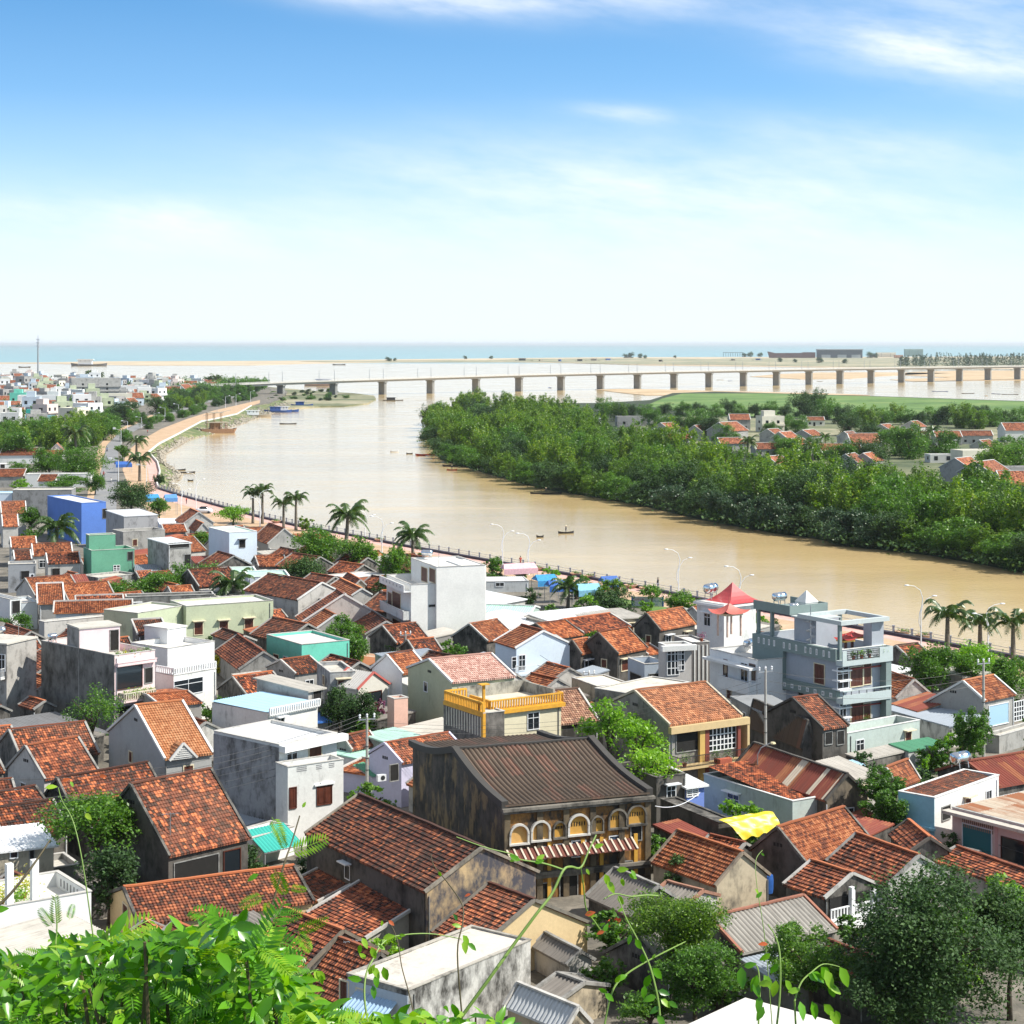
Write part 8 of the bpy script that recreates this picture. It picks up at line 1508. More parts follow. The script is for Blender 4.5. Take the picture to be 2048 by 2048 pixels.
for q in((205, 925, 'pedestrian in blue at the left verge of the road', BLUES), (345, 1006, 'walker in dark clothes on the sandy plaza near the lamp', DKT), (373, 1008, 'walker in red on the sandy plaza beyond the lamp', REDS), (424, 1012, 'person in white walking on the promenade by the plaza corner', WHS), (256, 876, 'person in white beside the second road lamp', WHS), (295, 867, 'person in red by the small street trees', REDS)):
 person(q[0], q[1], q[2], q[3], DKT, rz=rnd.uniform(0, 6))
person(1316, 1176, 'person standing at the railing right of the flat-topped promenade tree', DKT, DKT, rz=1)
person(1041, 1131, 'person in orange-red sitting on the river kerb right of the white tower', REDS, REDS, rz=.3, z0=G+.2)
# ---------------------------------------------------------------- boats
def boat(x, y, L_, rz, label, col, cabin=None, crew=None, flag=0, cat='boat', wide=.22, hh=.5, name='boat'):
 p=W(x, y, 0);r=empty(name, p, rz, label, cat);m=MB();n=10;w=L_*wide/2;rows=[]
 for i in range(n+1):
  t=i/n*2-1;f=max(.03, (1-abs(t)**2.6));z=hh*(.65+.55*abs(t)**2.5);x_=t*L_/2
  rows.append([(x_, -w*f, z), (x_*.96, -w*f*.75, -.15), (x_*.93, 0, -.3), (x_*.96, w*f*.75, -.15), (x_, w*f, z)])
 for a,b_ in zip(rows[:-1], rows[1:]):
  for k_ in range(4):m.quad([a[k_], b_[k_], b_[k_+1], a[k_+1]])
  m.quad([(a[0][0], a[0][1]*.9, a[0][2]*.55), (b_[0][0], b_[0][1]*.9, b_[0][2]*.55), (b_[4][0], b_[4][1]*.9, b_[4][2]*.55), (a[4][0], a[4][1]*.9, a[4][2]*.55)])
 m.build('hull', col, r)
 if cabin:
  m=MB();c=L_*.22;m.box(-c*1.3, c*.4, -w*.7, w*.7, hh*.3, hh+L_*.10);m.box(-c*1.5, c*.6, -w*.8, w*.8, hh+L_*.10, hh+L_*.115);m.build('cabin', cabin, r)
  for xx in(-c, -c*.4, c*.1):m=MB();m.box(xx-.2, xx+.2, -w*.72-.02, -w*.7, hh+L_*.05, hh+L_*.09);m.build('window', GLASS, r)
  m=MB();m.tube([(L_*.2, 0, 0), (L_*.2, 0, L_*.32)], .06, 5);m.bar((L_*.2, 0, L_*.3), (-L_*.35, 0, L_*.18), .04);m.build('mast', GALV, r)
 if flag:m=MB();m.tube([(-L_*.35, 0, 0), (-L_*.35, 0, 3)], .04, 5);m.build('stake', BLACKM, r)
 if crew:person(0, 0, crew, DKT, DKT, 'stand', 1.2, loc=p+Vector((0, 0, .1)), hat=STRAW)
DKB=plain('tarred_wood', (.035, .03, .028), .8);BLB=plain('blue_hull', (.03, .09, .32), .6);RDB=plain('red_hull', (.45, .07, .04), .6);LWB=plain('pale_timber', (.42, .36, .28), .7)
boat(1132, 1067, 3.6, .2, 'small dark boat with a standing rower in the middle of the river', DKB, crew='rower in a conical hat standing in the small mid-river boat', hh=.5)
boat(1092, 988, 9.0, .05, 'long dark canoe with stakes near the far bank grove', DKB, crew='boatman in dark clothes in the long canoe near the grove', flag=1, wide=.14)
boat(915, 933, 11, .35, 'slim sampan with raised bow moored by the far bank point', DKB, wide=.13, hh=.7);boat(904, 941, 3.5, .1, 'tiny red boat beside the slim sampan', RDB, crew='person in red boat beside the sampan')
boat(850, 910, 7.5, .15, 'small red boat left of the grove point', RDB, wide=.16);boat(842, 912, 3.5, .1, 'little round basket boat left of the red boat', RDB)
boat(789, 904, 3.5, 0, 'white speck of a basket boat in the open river', LAMPW);boat(819, 908, 2.5, 0, 'dark basket boat in the open river', DKB)
boat(1080, 1075, 1.6, 0, 'round float behind the curved lamp above the awnings', DKB);boat(576, 848, 9, .05, 'flat dark skiff off the rocky bank', DKB, wide=.16)
boat(786, 801, 16, .3, 'dark fishing boat just past the spit under the bridge', DKB, cabin=DKB);boat(640, 772, 34, 2.9, 'large fishing boat with blue trim beyond the bridge piers', plain('rusty_white', (.45, .33, .28), .7), cabin=BLB, hh=3)
boat(556, 825, 17, .2, 'left boat of the blue fishing pair moored at the rocks', BLB, cabin=BLB, hh=1.6);boat(572, 824, 16, .1, 'right boat of the blue fishing pair moored at the rocks', BLB, cabin=LAMPW, hh=1.6);boat(604, 813, 15, .1, 'blue fishing boat moored by the spit', BLB, cabin=BLB, hh=1.6)
boat(512, 834, 18, .2, 'white-topped fishing boat at the bend of the rocky bank', LWB, cabin=LAMPW, hh=1.8)
boat(366, 946, 8, .1, 'dark canoe with standing nets by the near rocks', DKB, wide=.18, flag=1);boat(352, 941, 6.5, .3, 'dark canoe with a tall fin-like net behind the near one', DKB, wide=.16, flag=1);boat(381, 962, 1.8, 0, 'dark buoy float off the near rocks', DKB)
boat(178, 732, 70, 0, 'large grey ship anchored before the sandbar at left', plain('grey_hull', (.16, .16, .17), .7), cabin=LAMPW, hh=5, cat='ship', name='ship');boat(49, 735, 22, 0, 'small boat in the lagoon left of the mast', DKB, hh=2);boat(678, 730, 26, 0, 'boat on the lagoon beyond the bridge lamps', DKB, hh=2)
for i,(x, y, L_)in enumerate([(1048, 722, 45), (1084, 723, 28), (1120, 723.4, 35), (1158, 723, 36), (1185, 722, 40), (1218, 721, 32), (1322, 724, 34), (1465, 722, 34), (1514, 721, 30), (398, 730.5, 14), (1200, 778, 12), (1100, 776, 14), (1290, 788, 15), (1440, 760, 8), (1460, 762, 8), (1700, 742, 10), (1640, 763, 8), (1880, 783, 14), (1936, 787, 16), (1972, 792, 12), (1992, 788, 12), (2020, 789, 14)]):
 c_=[DKB, LWB, BLB][i%3]
 p=(x, y);boat(x, y, L_, (i*.7)%3, ['dark', 'pale', 'blue'][i%3]+' boat lying off the far shore, number %s counted from the left'%['one', 'two', 'three', 'four', 'five', 'six', 'seven', 'eight', 'nine', 'ten'][i]if False else(['small dark craft on the far water', 'small pale craft on the far water', 'small blue craft on the far water'][i%3]+' near '+['the sandbar centre', 'the sandbar left of centre', 'the bar, second pair', 'the bar below the bushes', 'the scrub patch', 'the scrub patch right end', 'the skeletal frame, left side', 'the skeletal frame', 'the ship hull bow', 'the distant left spit', 'the sand shoal tip', 'the fifth bridge pier', 'the green field tip', 'mid bridge, left of a pier', 'mid bridge, right of a pier', 'the sand behind the bridge', 'the shoal behind the bridge', 'the field at right, leftmost', 'the field at right, second', 'the field at right, third', 'the field at right, fourth', 'the right picture edge'][i]), c_, cabin=(c_ if L_>25 else None), hh=1.5 if L_>20 else .4)
# wooden dredger at the bank
p=W(434, 866, 0);r=empty('dredger', p, .3, 'rusty wooden dredger with open upper deck moored at the rocky bank', 'boat');RW=plain('rusty_timber', (.36, .20, .11), .85, nz=.3);m=MB()
m.box(-8, 8, -3, 3, -.3, 1.4);m.quad([(8, -3, 1.4), (10, 0, 1.8), (8, 3, 1.4), (8, 3, -.3), (8, -3, -.3)]);m.build('hull', RW, r);m=MB();m.box(-5.5, 5, -2.6, 2.6, 3.6, 3.9);m.box(-5, 3, -2.4, 2.4, 7.0, 7.25);m.build('deck', LWB, r)
for x in(-5, -1.5, 2, 4.6):
 for y in(-2.3, 2.3):m=MB();m.box(x-.15, x+.15, y-.15, y+.15, 1.4, 7.0 if x<3 else 3.6);m.build('post', RW, r)
m=MB();m.box(-3.5, 1.5, -1.8, 1.8, 1.4, 3.6);m.build('cabin', RW, r)
m=MB();m.bar((0, 0, 7), (0, 0, 10), .15);m.bar((-7, 0, 6), (7, 0, 8), .12);m.build('boom', GALV, r);r.scale=(.95, 1.1, 1.35)
# ---------------------------------------------------------------- promenade pieces
p=W(1214, 1222, G);q=W(1277, 1222, G);L_=6.6;th=R(-14);zb=1.6
pb=W(*P('M3', 920, 450), G);r=empty('billboard', (pb.x, pb.y+4, G), R(-12), 'white billboard with faded lettering on blue posts on the promenade', 'billboard')
s_=(pb.y+4)/F;wB=60*s_*1.03;zT=CZ-(P('M3', 920, 350)[1]-HY)*s_-G;hB=22*s_
m=MB();m.box(0, wB, -.06, .06, zT-hB, zT);m.build('panel', plain('billboard_white', (.66, .66, .70), .6), r)
for x in(.0, wB):m=MB();m.box(x-.12, x+.12, -.1, .1, -.3, zT+.05);m.build('post', BLUEP, r)
m=MB();m.box(-.05, wB+.05, -.075, -.065, zT-hB, zT-hB+.12);m.build('border', BLUEP, r)
def text(body, parent, loc, size, mat, rot=(R(90), 0, 0), name='lettering'):
 cu=bpy.data.curves.new(name, 'FONT');cu.body=body;cu.size=size;cu.align_x='CENTER';cu.extrude=.004;cu.materials.append(mat)
 o=bpy.data.objects.new(name, cu);put(o, parent);o.location=loc;o.rotation_euler=rot;dg=bpy.context.evaluated_depsgraph_get();me=bpy.data.meshes.new_from_object(o.evaluated_get(dg));bpy.data.objects.remove(o)
 o=bpy.data.objects.new(name, me);put(o, parent);o.location=loc;o.rotation_euler=rot;return o
text('LUẬT BI', r, (wB*.22, -.085, zT-hB*.34), hB*.26, REDP);text('Thực hiện tốt nếp sống', r, (wB*.60, -.085, zT-hB*.42), hB*.2, BLUEP);text('văn minh đô thị', r, (wB*.6, -.085, zT-hB*.72), hB*.2, BLUEP)
def planter(x, y, label):
 p=W(x, y, G+.05);r=empty('planter', p, R(-10), label, 'planter');m=MB();m.lathe([(.5, 0), (1.1, .45), (1.15, .55), (.95, .55), (.9, .4), (0, .4)], 12);m.build('bowl', plain('salmon_concrete', (.62, .40, .28), .8), r);
 me=leaves_mesh('plant', np.random.default_rng(int(x)).normal(size=(120, 3))*[.45, .45, .15]+[0, 0, .6], .25, int(x), LF['mid']);put(bpy.data.objects.new('plant', me), r)
for i,(x, y)in enumerate([(1153, 1152), (1180, 1157), (1262, 1176), (1292, 1181), (1806, 1270), (1848, 1277), (552, 1046), (760, 1083), (1075, 1141)]):planter(x, y, 'salmon planter bowl at the river railing, '+['above the small promenade palm', 'just right of the small promenade palm', 'left of the billboard', 'behind the billboard', 'left of the tall right lamp', 'right of the tall right lamp', 'beside the royal palms', 'by the coconut palms', 'right of the white tower'][i])
def cube_tent(x, y, w, d, h, col, label):
 p=W(x, y, G);r=empty('market_tent', p, R(20), label, 'tent');m=MB()
 m.quad([(-w/2, -d/2, h), (w/2, -d/2, h), (w/2*.9, 0, h+.8), (-w/2*.9, 0, h+.8)]);m.quad([(w/2, d/2, h), (-w/2, d/2, h), (-w/2*.9, 0, h+.8), (w/2*.9, 0, h+.8)]);m.quad([(-w/2, -d/2, h), (-w/2*.9, 0, h+.8), (-w/2, d/2, h)]);m.quad([(w/2, -d/2, h), (w/2, d/2, h), (w/2*.9, 0, h+.8)])
 m.quad([(-w/2, -d/2, h), (w/2, -d/2, h), (w/2, -d/2, h-.9), (-w/2, -d/2, h-.9)]);m.build('canopy', col, r)
 for a in(-1, 1):
  for b_ in(-1, 1):m=MB();m.bar((a*w*.48, b_*d*.48, 0), (a*w*.48, b_*d*.48, h), .07);m.build('pole', GALV, r)
SB=plain('sky_tarp', (.05, .30, .62), .5);cube_tent(1090, 1195, 3.5, 3, 2.8, SB, 'bright blue awning below the round promenade tree');cube_tent(1118, 1204, 4, 2.4, 2.6, BLUEP, 'darker blue awning next to the small promenade palm');cube_tent(1175, 1218, 4, 3, 3.0, plain('pale_blue_tarp', (.25, .55, .75), .5), 'pale blue canvas right of the small promenade palm')
cube_tent(1038, 1165, 6, 2, 2.4, plain('pink_banner', (.75, .45, .5), .6), 'long white and pink banner shelter right of the white tower');cube_tent(303, 1022, 3.5, 3, 3.2, SB, 'sky-blue tent among the trees at the plaza edge');cube_tent(341, 1030, 3, 2, 4.0, plain('sign_blue', (.10, .28, .62), .5), 'blue sign-like canopy right of the plaza trees')
cube_tent(246, 945, 5, 4, 2.6, BLUEP, 'dark blue stall canopy between road and plaza');cube_tent(1218, 1190, 3, 2, 2.2, BLUEP, 'small blue stall under the umbrella-shaped tree')
p=W(408, 1027, G);r=empty('car', p, R(-5), 'small white car parked on the sandy plaza', 'car');m=MB();m.tube([(-1.9, 0, .6), (-1.2, 0, .7), (1.3, 0, .7), (1.95, 0, .6)], [.45, .62, .62, .4], 10);m.build('body', LAMPW, r, True);m=MB();m.tube([(-1.1, 0, 1.0), (-.6, 0, 1.2), (.6, 0, 1.2), (1.1, 0, .95)], [.35, .5, .5, .3], 10);m.build('cabin', GLASS, r, True)
for a in(-1.2, 1.25):
 for b_ in(-.6, .6):m=MB();m.lathe([(0, -.09), (.3, -.09), (.3, .09), (0, .09)], 12);m.v=[(a+x, b_+z, .3+y)for x, y, z in m.v];m.build('wheel', BLACKM, r)
# ---------------------------------------------------------------- things on and by the near houses
tp=MB();A=[W(*P('B3', 1560, 400), 5.7), W(*P('B3', 1740, 520), 4.6), W(*P('B4', 105, 440), 5.0), W(*P('B4', 15, 330), 5.9)]
o=sum(A, Vector())/4;n=26
def tpp(u, v):p=A[0].lerp(A[3], u).lerp(A[1].lerp(A[2], u), v)-o;p.z+=.05*abs(math.sin(u*9+v*3))+.03*math.sin(v*14+u*5)+.02*math.sin(u*23-v*11)+.25*(1-abs(2*v-.7))-.9*max(0, v-.8)*(1+.4*math.sin(u*20));return p
for i in range(n):
 for j in range(n):tp.quad([tpp(i/n, j/n), tpp((i+1)/n, j/n), tpp((i+1)/n, (j+1)/n), tpp(i/n, (j+1)/n)])
tag(tp.build('tarpaulin', plain('yellow_tarp', (.74, .58, .02), .4, nz=.08), loc=o), 'crumpled bright yellow tarpaulin strung between the teal house and the orange roof', 'tarpaulin')
def ac_unit(loc, rz, label):
 r=empty('air_conditioner', loc, rz, label, 'air conditioner');m=MB();m.box(-.4, .4, -.3, 0, 0, .55);m.build('casing', LAMPW, r);m=MB();m.lathe([(.0, 0), (.2, 0), (.2, .02), (0, .02)], 14);m.v=[(x+.08, -.3-z, y+.28)for x, y, z in m.v];m.build('fan_grille', BLACKM, r)
ac_unit(W(*P('M4', 245, 825), 9.3), R(-50), 'air conditioner high on the lavender side wall of the grey-green villa');ac_unit(W(*P('M1', 240, 205), 5.5), R(14), 'air conditioner on the grey cement annex at left');ac_unit(W(*P('M2', 940, 1740), 5.0), R(30), 'air conditioner under the green awning of the lilac house')
def potplant(loc, label, s=.5, leaf='mid', pot=True, n=160, spike=False):
 r=empty('potted_plant', loc, 0, label, 'potted plant');
 if pot:m=MB();m.lathe([(.14, 0), (.2, .3), (.22, .34), (.17, .33), (0, .3)], 10);m.build('pot', TERRA, r)
 g=np.random.default_rng(int(abs(loc[0])*100+loc[1]));me=leaves_mesh('foliage', g.normal(size=(n, 3))*np.array([s*.45, s*.45, s*.4])+[0, 0, .35+s*.55], .18, int(loc[1]), LF[leaf], asp=.3 if spike else .55);put(bpy.data.objects.new('foliage', me), r)
hm=hw.root.matrix_basis
for i,(x, y, lf, lb)in enumerate([(.62, .72, 'yellow', 'yellow croton on the white terrace house roof, right of the pillar'), (.36, .5, 'yellow', 'yellowish shrub on the white terrace house roof between the pillars'), (.22, .6, 'lime', 'green plant on the white terrace house roof beside the left pillar'), (.48, .35, 'lime', 'low green plant at the foot of the right pillar')]):
 potplant(hm@Vector((hw.w*x, hw.d*y, hw.h-.95)), lb, .9, lf, n=420)
m9=h9 .root.matrix_basis
for i in range(5):potplant(m9@Vector((h9 .w*(.2+.15*i), -.5, h9 .loc('F', 1000, 1120)[1])), 'leafy pot on the pink balcony, '+['leftmost', 'second', 'middle', 'fourth', 'rightmost'][i]+' of the five', .5, 'lime', n=150)
for i in range(5):potplant(m9@Vector((h9 .w*(.12+.19*i), .4, h9 .h-.6)), 'plant on the roof edge above the pink balcony, '+['first', 'second', 'third', 'fourth', 'fifth'][i]+' from left', .45, ['mid', 'yellow', 'mid', 'lime', 'mid'][i], n=120)
m5=h51 .root.matrix_basis
for i,(x, s)in enumerate([(.12, .7), (.55, .5), (.72, .55)]):potplant(m5@Vector((h51 .w*x, -.8, h51 .h-3.6)), ['large spiky pot plant at the left of the planted balcony', 'small pot plant before the white french doors', 'pot plant right of the red planter box on the balcony'][i], s, 'mid', n=200, spike=True)
r=empty('planter_box', m5@Vector((h51 .w*.60, -1.5, h51 .h-3.9)), R(h51 .ang), 'brick-red planter box hung on the planted balcony railing', 'planter');m=MB();m.box(-.65, .65, -.25, .25, 0, .75);m.build('box', plain('brick_red_box', (.45, .11, .06), .7), r)
mv=bg_.root.matrix_basis
for i,x in enumerate((.2, .38, .55, .85)):potplant(mv@Vector((W_*x, -.6, H_-.93)), 'pot plant on the villa top balcony, '+['first', 'second', 'third', 'fourth'][i]+' from left', .4, 'lime' if i%2 else 'mid', n=130)
potplant(mv@Vector((W_*.5, -.6, .95)), 'pot plant on the lowest balcony of the grey-green villa', .5, 'mid');
potplant(W(*P('M3', 1430, 690), 9.4), 'red flowering bonsai on the white slab left of the villa', .5, 'purple', n=120)
r=empty('barrel', W(*P('B3', 1925, 940), 3.2), 0, 'blue plastic barrel beside the tan gable', 'barrel');m=MB();m.lathe([(0, 0), (.42, 0), (.46, .3), (.46, .9), (.42, 1.25), (0, 1.28)], 14);m.build('drum', BLUEP, r)
r=empty('basin', W(*P('B3', 770, 1200), 3.0), 0, 'orange-red plastic basin in the shaded yard below the fibre-cement roof', 'basin');m=MB();m.lathe([(0, 0), (.35, 0), (.5, .5), (.47, .5), (.33, .05), (0, .05)], 14);m.build('bowl', plain('orange_plastic', (.6, .12, .04), .5), r)
for i,(t, x, y, lb)in enumerate([('B1', 1285, 400, 'thin aerial on the steep moss-stained roof'), ('B2', 730, 1370, 'television aerial above the red roof by the bushes'), ('M1', 140, 600, 'rod aerial on the grey tower house at the left edge'), ('M2', 1380, 60, 'rod aerial on the white tower roof')]):
 p=W(*P(t, x, y), [8.6, 5.6, 11.5, 15.2][i]);r=empty('aerial', p, R(20), lb, 'aerial');m=MB();m.bar((0, 0, -1.2), (0, 0, .6), .05);m.bar((-.6, 0, .5), (.6, 0, .5), .03)
 for k_ in range(5):m.bar((-.5+k_*.25, -.25, .5), (-.5+k_*.25, .25, .5), .02)
 m.build('rods', GALV, r)
# ---------------------------------------------------------------- low houses and sheds packed between the named ones
from array import array
GX0,GY0,GS,GNX,GNY=-75.0,92.0,.5,300,560
occg=np.zeros((GNX, GNY), bool)
def mark(X, Y, th, x0, x1, y0, y1, mg=.3):
 c,s=math.cos(th),math.sin(th);xs=np.arange(x0-mg, x1+mg+.25, .25);ys=np.arange(y0-mg, y1+mg+.25, .25);A_,B_=np.meshgrid(xs, ys)
 gx=((X+A_*c-B_*s-GX0)/GS).astype(int);gy=((Y+A_*s+B_*c-GY0)/GS).astype(int);ok=(gx>=0)&(gx<GNX)&(gy>=0)&(gy<GNY)
 return gx[ok],gy[ok],ok.all()
for o in list(COL.objects):
 if o.parent is None and o.type=='EMPTY' and o.location.y<370 and o.location.y>90 and o.name.split('.')[0]in('house', 'house_wing', 'terrace', 'garden_wall', 'market_tent', 'awning'):
  bbs=[Vector(c)for ch in o.children if ch.type=='MESH' for c in ch.bound_box]
  if not bbs:continue
  x0,x1,y0,y1=min(v.x for v in bbs),max(v.x for v in bbs),min(v.y for v in bbs),max(v.y for v in bbs)
  if o.name.startswith('market'):
   continue
  a,b_,_=mark(o.location.x, o.location.y, o.rotation_euler.z, x0, x1, y0, y1, .1);occg[a, b_]=True
railw=np.array([(p[0], p[1])for p in pr])
def rail_dist(X, Y):  # signed distance inland from the railing line
 yr=np.interp(X, railw[::-1, 0], railw[::-1, 1]);return(yr-Y)*.72
ROOF_KINDS=[('tile', TRED, COND, 'low red-tiled shed packed between larger houses', 'low red-tiled sheds between the houses'), ('tile', TOLD, COND, 'low moss-dark tiled shed packed between larger houses', 'moss-dark tiled sheds between the houses'), ('tile', TORG, CONL, 'low orange-tiled shed packed between larger houses', 'low orange-tiled sheds between the houses'), ('sheet', FIB, COND, 'grey fibre-cement lean-to packed between larger houses', 'grey lean-tos between the houses'), ('sheet', RUST, COND, 'rusty sheet lean-to packed between larger houses', 'rusty lean-tos between the houses'), ('sheet', FIBL, CON, 'pale sheet-roofed lean-to packed between larger houses', 'pale lean-tos between the houses'), ('sheet', SGREY, CON, 'blue-grey sheet lean-to packed between larger houses', 'blue-grey lean-tos between the houses')]
PROT=[(925, 1165, 1300, 1285), (1740, 1400, 2048, 1540), (1000, 1620, 1300, 1800), (1540, 1790, 1730, 1860), (640, 1560, 780, 1650), (1830, 1760, 2048, 2048), (490, 1470, 680, 1700), (1300, 1400, 1420, 1540), (1340, 1400, 1480, 1560), (345, 1590, 470, 1720), (1420, 1530, 1530, 1640), (1880, 1620, 2048, 1740), (1600, 1300, 1760, 1480), (180, 850, 340, 1062), (320, 1240, 430, 1420)]
fid=0;rf_=random.Random(21)
def try_fill(w, d, h, tries, ylo, yhi, cap):
 global fid;k=0
 for _ in range(tries):
  if k>=cap:break
  y=rf_.uniform(ylo, yhi);x=rf_.uniform(-60, 2110);Y=(CZ-G)*F/(y-HY);X=(x-CX)*Y/F;th=R(rf_.choice([30, 34, 38, 42])+rf_.uniform(-3, 3))
  if rail_dist(X, Y)<24 or rail_dist(X+w, Y+d)<22:continue
  a,b_,ok=mark(X, Y, th, 0, w, 0, d, .12)
  if not ok or occg[a, b_].any():continue
  c=[Vector((X+p*math.cos(th)-q*math.sin(th), Y+p*math.sin(th)+q*math.cos(th), G+h+1))for p, q in((0, 0), (w, 0), (w, d), (0, d))]
  px0=min(CX+F*v.x/v.y for v in c);px1=max(CX+F*v.x/v.y for v in c);py0=min(HY+F*(CZ-v.z)/v.y for v in c)
  if any(px0<r[2]and px1>r[0]and py0<r[3]and y>r[1]for r in PROT):continue
  occg[a, b_]=True;kk=rf_.choice([0, 0, 1, 1, 2, 3, 3, 4, 5, 6]if y>1250 else[0, 2, 2, 1, 5, 4, 0]);K=ROOF_KINDS[kk];k+=1;fid+=1
  yp=lambda P_,zz:HY+F*(CZ-zz)/P_.y
  # built through house() with plan size given directly
  A_=('P', CX+F*X/Y, HY+F*(CZ-G-h)/Y);ap=None
  if K[0]=='tile':
   if rf_.random()<.5:
    m_=Vector((X-math.sin(th)*d/2, Y+math.cos(th)*d/2, G+h+d*.27));house(K[3], A_, z=G+h, ang=math.degrees(th), w=w, d=d, apex=(CX+F*m_.x/m_.y, HY+F*(CZ-m_.z)/m_.y), rf=K[1], wl=K[2], name='shed', cat='shed', group=K[4], trim=CON)
   else:
    m_=Vector((X+math.cos(th)*w/2, Y+math.sin(th)*w/2, G+h+w*.27));house(K[3], A_, z=G+h, ang=math.degrees(th), w=w, d=d, k='gr', apex=(CX+F*m_.x/m_.y, HY+F*(CZ-m_.z)/m_.y), rf=K[1], wl=K[2], name='shed', cat='shed', group=K[4], trim=CON)
  else:house(K[3], A_, z=G+h, ang=math.degrees(th), w=w, d=d, k='shed', sdir=rf_.choice(['F', 'L']), rise=.5, over=.08, rf=K[1], wl=K[2], name='shed', cat='shed', group=K[4])
 return k
tot_=[try_fill(7, 8, 2.7, 2500, 1090, 2046, 30), try_fill(5, 6.5, 2.5, 4000, 1040, 2046, 60), try_fill(3.6, 4.6, 2.3, 6000, 1040, 2046, 75), try_fill(2.6, 3.4, 2.1, 6000, 1060, 2046, 60)]
print('FILL', tot_)
# yard greenery in the leftover gaps
ty_=('small leafy shrub growing in a yard between houses', 'shrub', 'yard shrubs between the houses', 'shrub');k=0
YP=[grove_proto('mid', 'round', 51, 1500, .3, 1.3, 1.1, 1.2), grove_proto('dark', 'round', 52, 1500, .28, 1.3, 1.2, 1.2), grove_proto('lime', 'round', 53, 1000, .3, 1.2, 1.0, 1.2)]
for _ in range(5000):
 if k>=110:break
 y=rf_.uniform(1040, 2046);x=rf_.uniform(-40, 2100);Y=(CZ-G)*F/(y-HY);X=(x-CX)*Y/F
 if rail_dist(X, Y)<12:continue
 a,b_,ok=mark(X, Y, 0, -.8, .8, -.8, .8, 0)
 if not ok or occg[a, b_].any():continue
 occg[a, b_]=True;i=rf_.choice([0, 0, 1, 2]);s=rf_.uniform(.7, 1.5);t=empty('shrub', (X, Y, G), rf_.uniform(0, 6), ty_[0], ty_[1], ty_[2]);k+=1
 for nm,me in(('crown', YP[i][0]), ('trunk', YP[i][1])):o=bpy.data.objects.new(nm, me);put(o, t);o.scale=(s, s, s)
# ---------------------------------------------------------------- plants on the hill right in front of the camera
LN=leafm('leaf_near', (.02, .10, .006), (.125, .34, .012), (.34, .54, .03), tr=.34, rough=.3);LNY=leafm('leaf_near_yellow', (.12, .30, .015), (.28, .46, .03), (.4, .45, .06), tr=.35, rough=.35);LRED=leafm('leaf_near_red', (.45, .05, .03), (.62, .14, .05), None, tr=.4);STEMG=plain('green_stem', (.20, .32, .06), .6);STEMB=plain('brown_stem', (.09, .07, .03), .7)
T_LEAF=np.array([(0, 0, 0), (.28, -.21, .05), (.28, 0, 0), (.28, .21, .05), (.60, -.20, .03), (.60, 0, -.02), (.60, .20, .03), (.86, -.09, -.03), (.86, 0, -.05), (.86, .09, -.03), (1, 0, -.09)])
T_FACE=[(0, 1, 2), (0, 2, 3), (1, 4, 5, 2), (2, 5, 6, 3), (4, 7, 8, 5), (5, 8, 9, 6), (7, 10, 8), (8, 10, 9)]
def batch(name, T, TF, pos, tan, nrm, size, mats, mi=None, parent=None, wid=1.0):
 n=len(pos);tan=tan/np.linalg.norm(tan, axis=1)[:, None];nrm=nrm-tan*(nrm*tan).sum(1)[:, None];nrm/=np.linalg.norm(nrm, axis=1)[:, None];bi=np.cross(nrm, tan)
 v=pos[:, None]+size[:, None, None]*(T[None, :, 0, None]*tan[:, None]+T[None, :, 1, None]*wid*bi[:, None]+T[None, :, 2, None]*nrm[:, None])
 m_=len(T);f=[[i*m_+k for k in q]for i in range(n)for q in TF];me=bpy.data.meshes.new(name);me.from_pydata(v.reshape(-1, 3).tolist(), [], f)
 for q in mats:me.materials.append(q)
 if mi is not None:me.polygons.foreach_set('material_index', np.repeat(mi, len(TF)).astype(np.int32))
 me.polygons.foreach_set('use_smooth', [True]*len(f));me.update();return put(bpy.data.objects.new(name, me), parent)
def pinnate(npair=13):
 v=[];f=[]
 for i in range(npair):
  t=.12+.88*i/(npair-1);z=-.28*t*t;l=.23*math.sin(math.pi*min(1, .2+.8*t))**.5+.04
  for s in(-1, 1):
   b_=len(v);v+=[(t, 0, z), (t+l*.18-.012, s*l*.5, z+.01), (t+l*.5, s*l, z-.04), (t+l*.32+.02, s*l*.5, z+.0)];f.append((b_, b_+1, b_+2, b_+3))
 for i in range(8):
  a,c=i/8,(i+1)/8;b_=len(v);v+=[(a, -.008, -.28*a*a), (a, .008, -.28*a*a), (c, .006, -.28*c*c), (c, -.006, -.28*c*c)];f.append((b_, b_+1, b_+2, b_+3))
 return np.array(v),f
T_PIN,F_PIN=pinnate()
gx=[-60, 0, 60, 100, 185, 250, 345, 397, 470, 520, 560, 605, 660, 697, 740, 800, 860, 936, 1000, 1060, 1120]
gy=[1880, 1888, 1885, 1856, 1842, 1836, 1834, 1822, 1812, 1838, 1890, 1945, 2005, 2022, 2000, 1992, 1990, 1988, 2005, 2040, 2060]
gn=np.random.default_rng(42)
def stems_to(parent, pts, n, rad=.012, mat=STEMB):
 m=MB()
 for i in range(n):
  p=pts[gn.integers(len(pts))];yb=p[1]+gn.uniform(-.4, .3);xb=p[0]+gn.uniform(-.25, .25);a=Vector((xb, yb, hz_(xb, yb)-.1));q=Vector(p);mid=a.lerp(q, .55)+Vector((gn.uniform(-.15, .15), gn.uniform(-.1, .1), .1))
  m.tube([a, a.lerp(mid, .6), mid, q], [rad, rad*.9, rad*.7, rad*.35], 5)
 return m.build('stems', mat, parent)
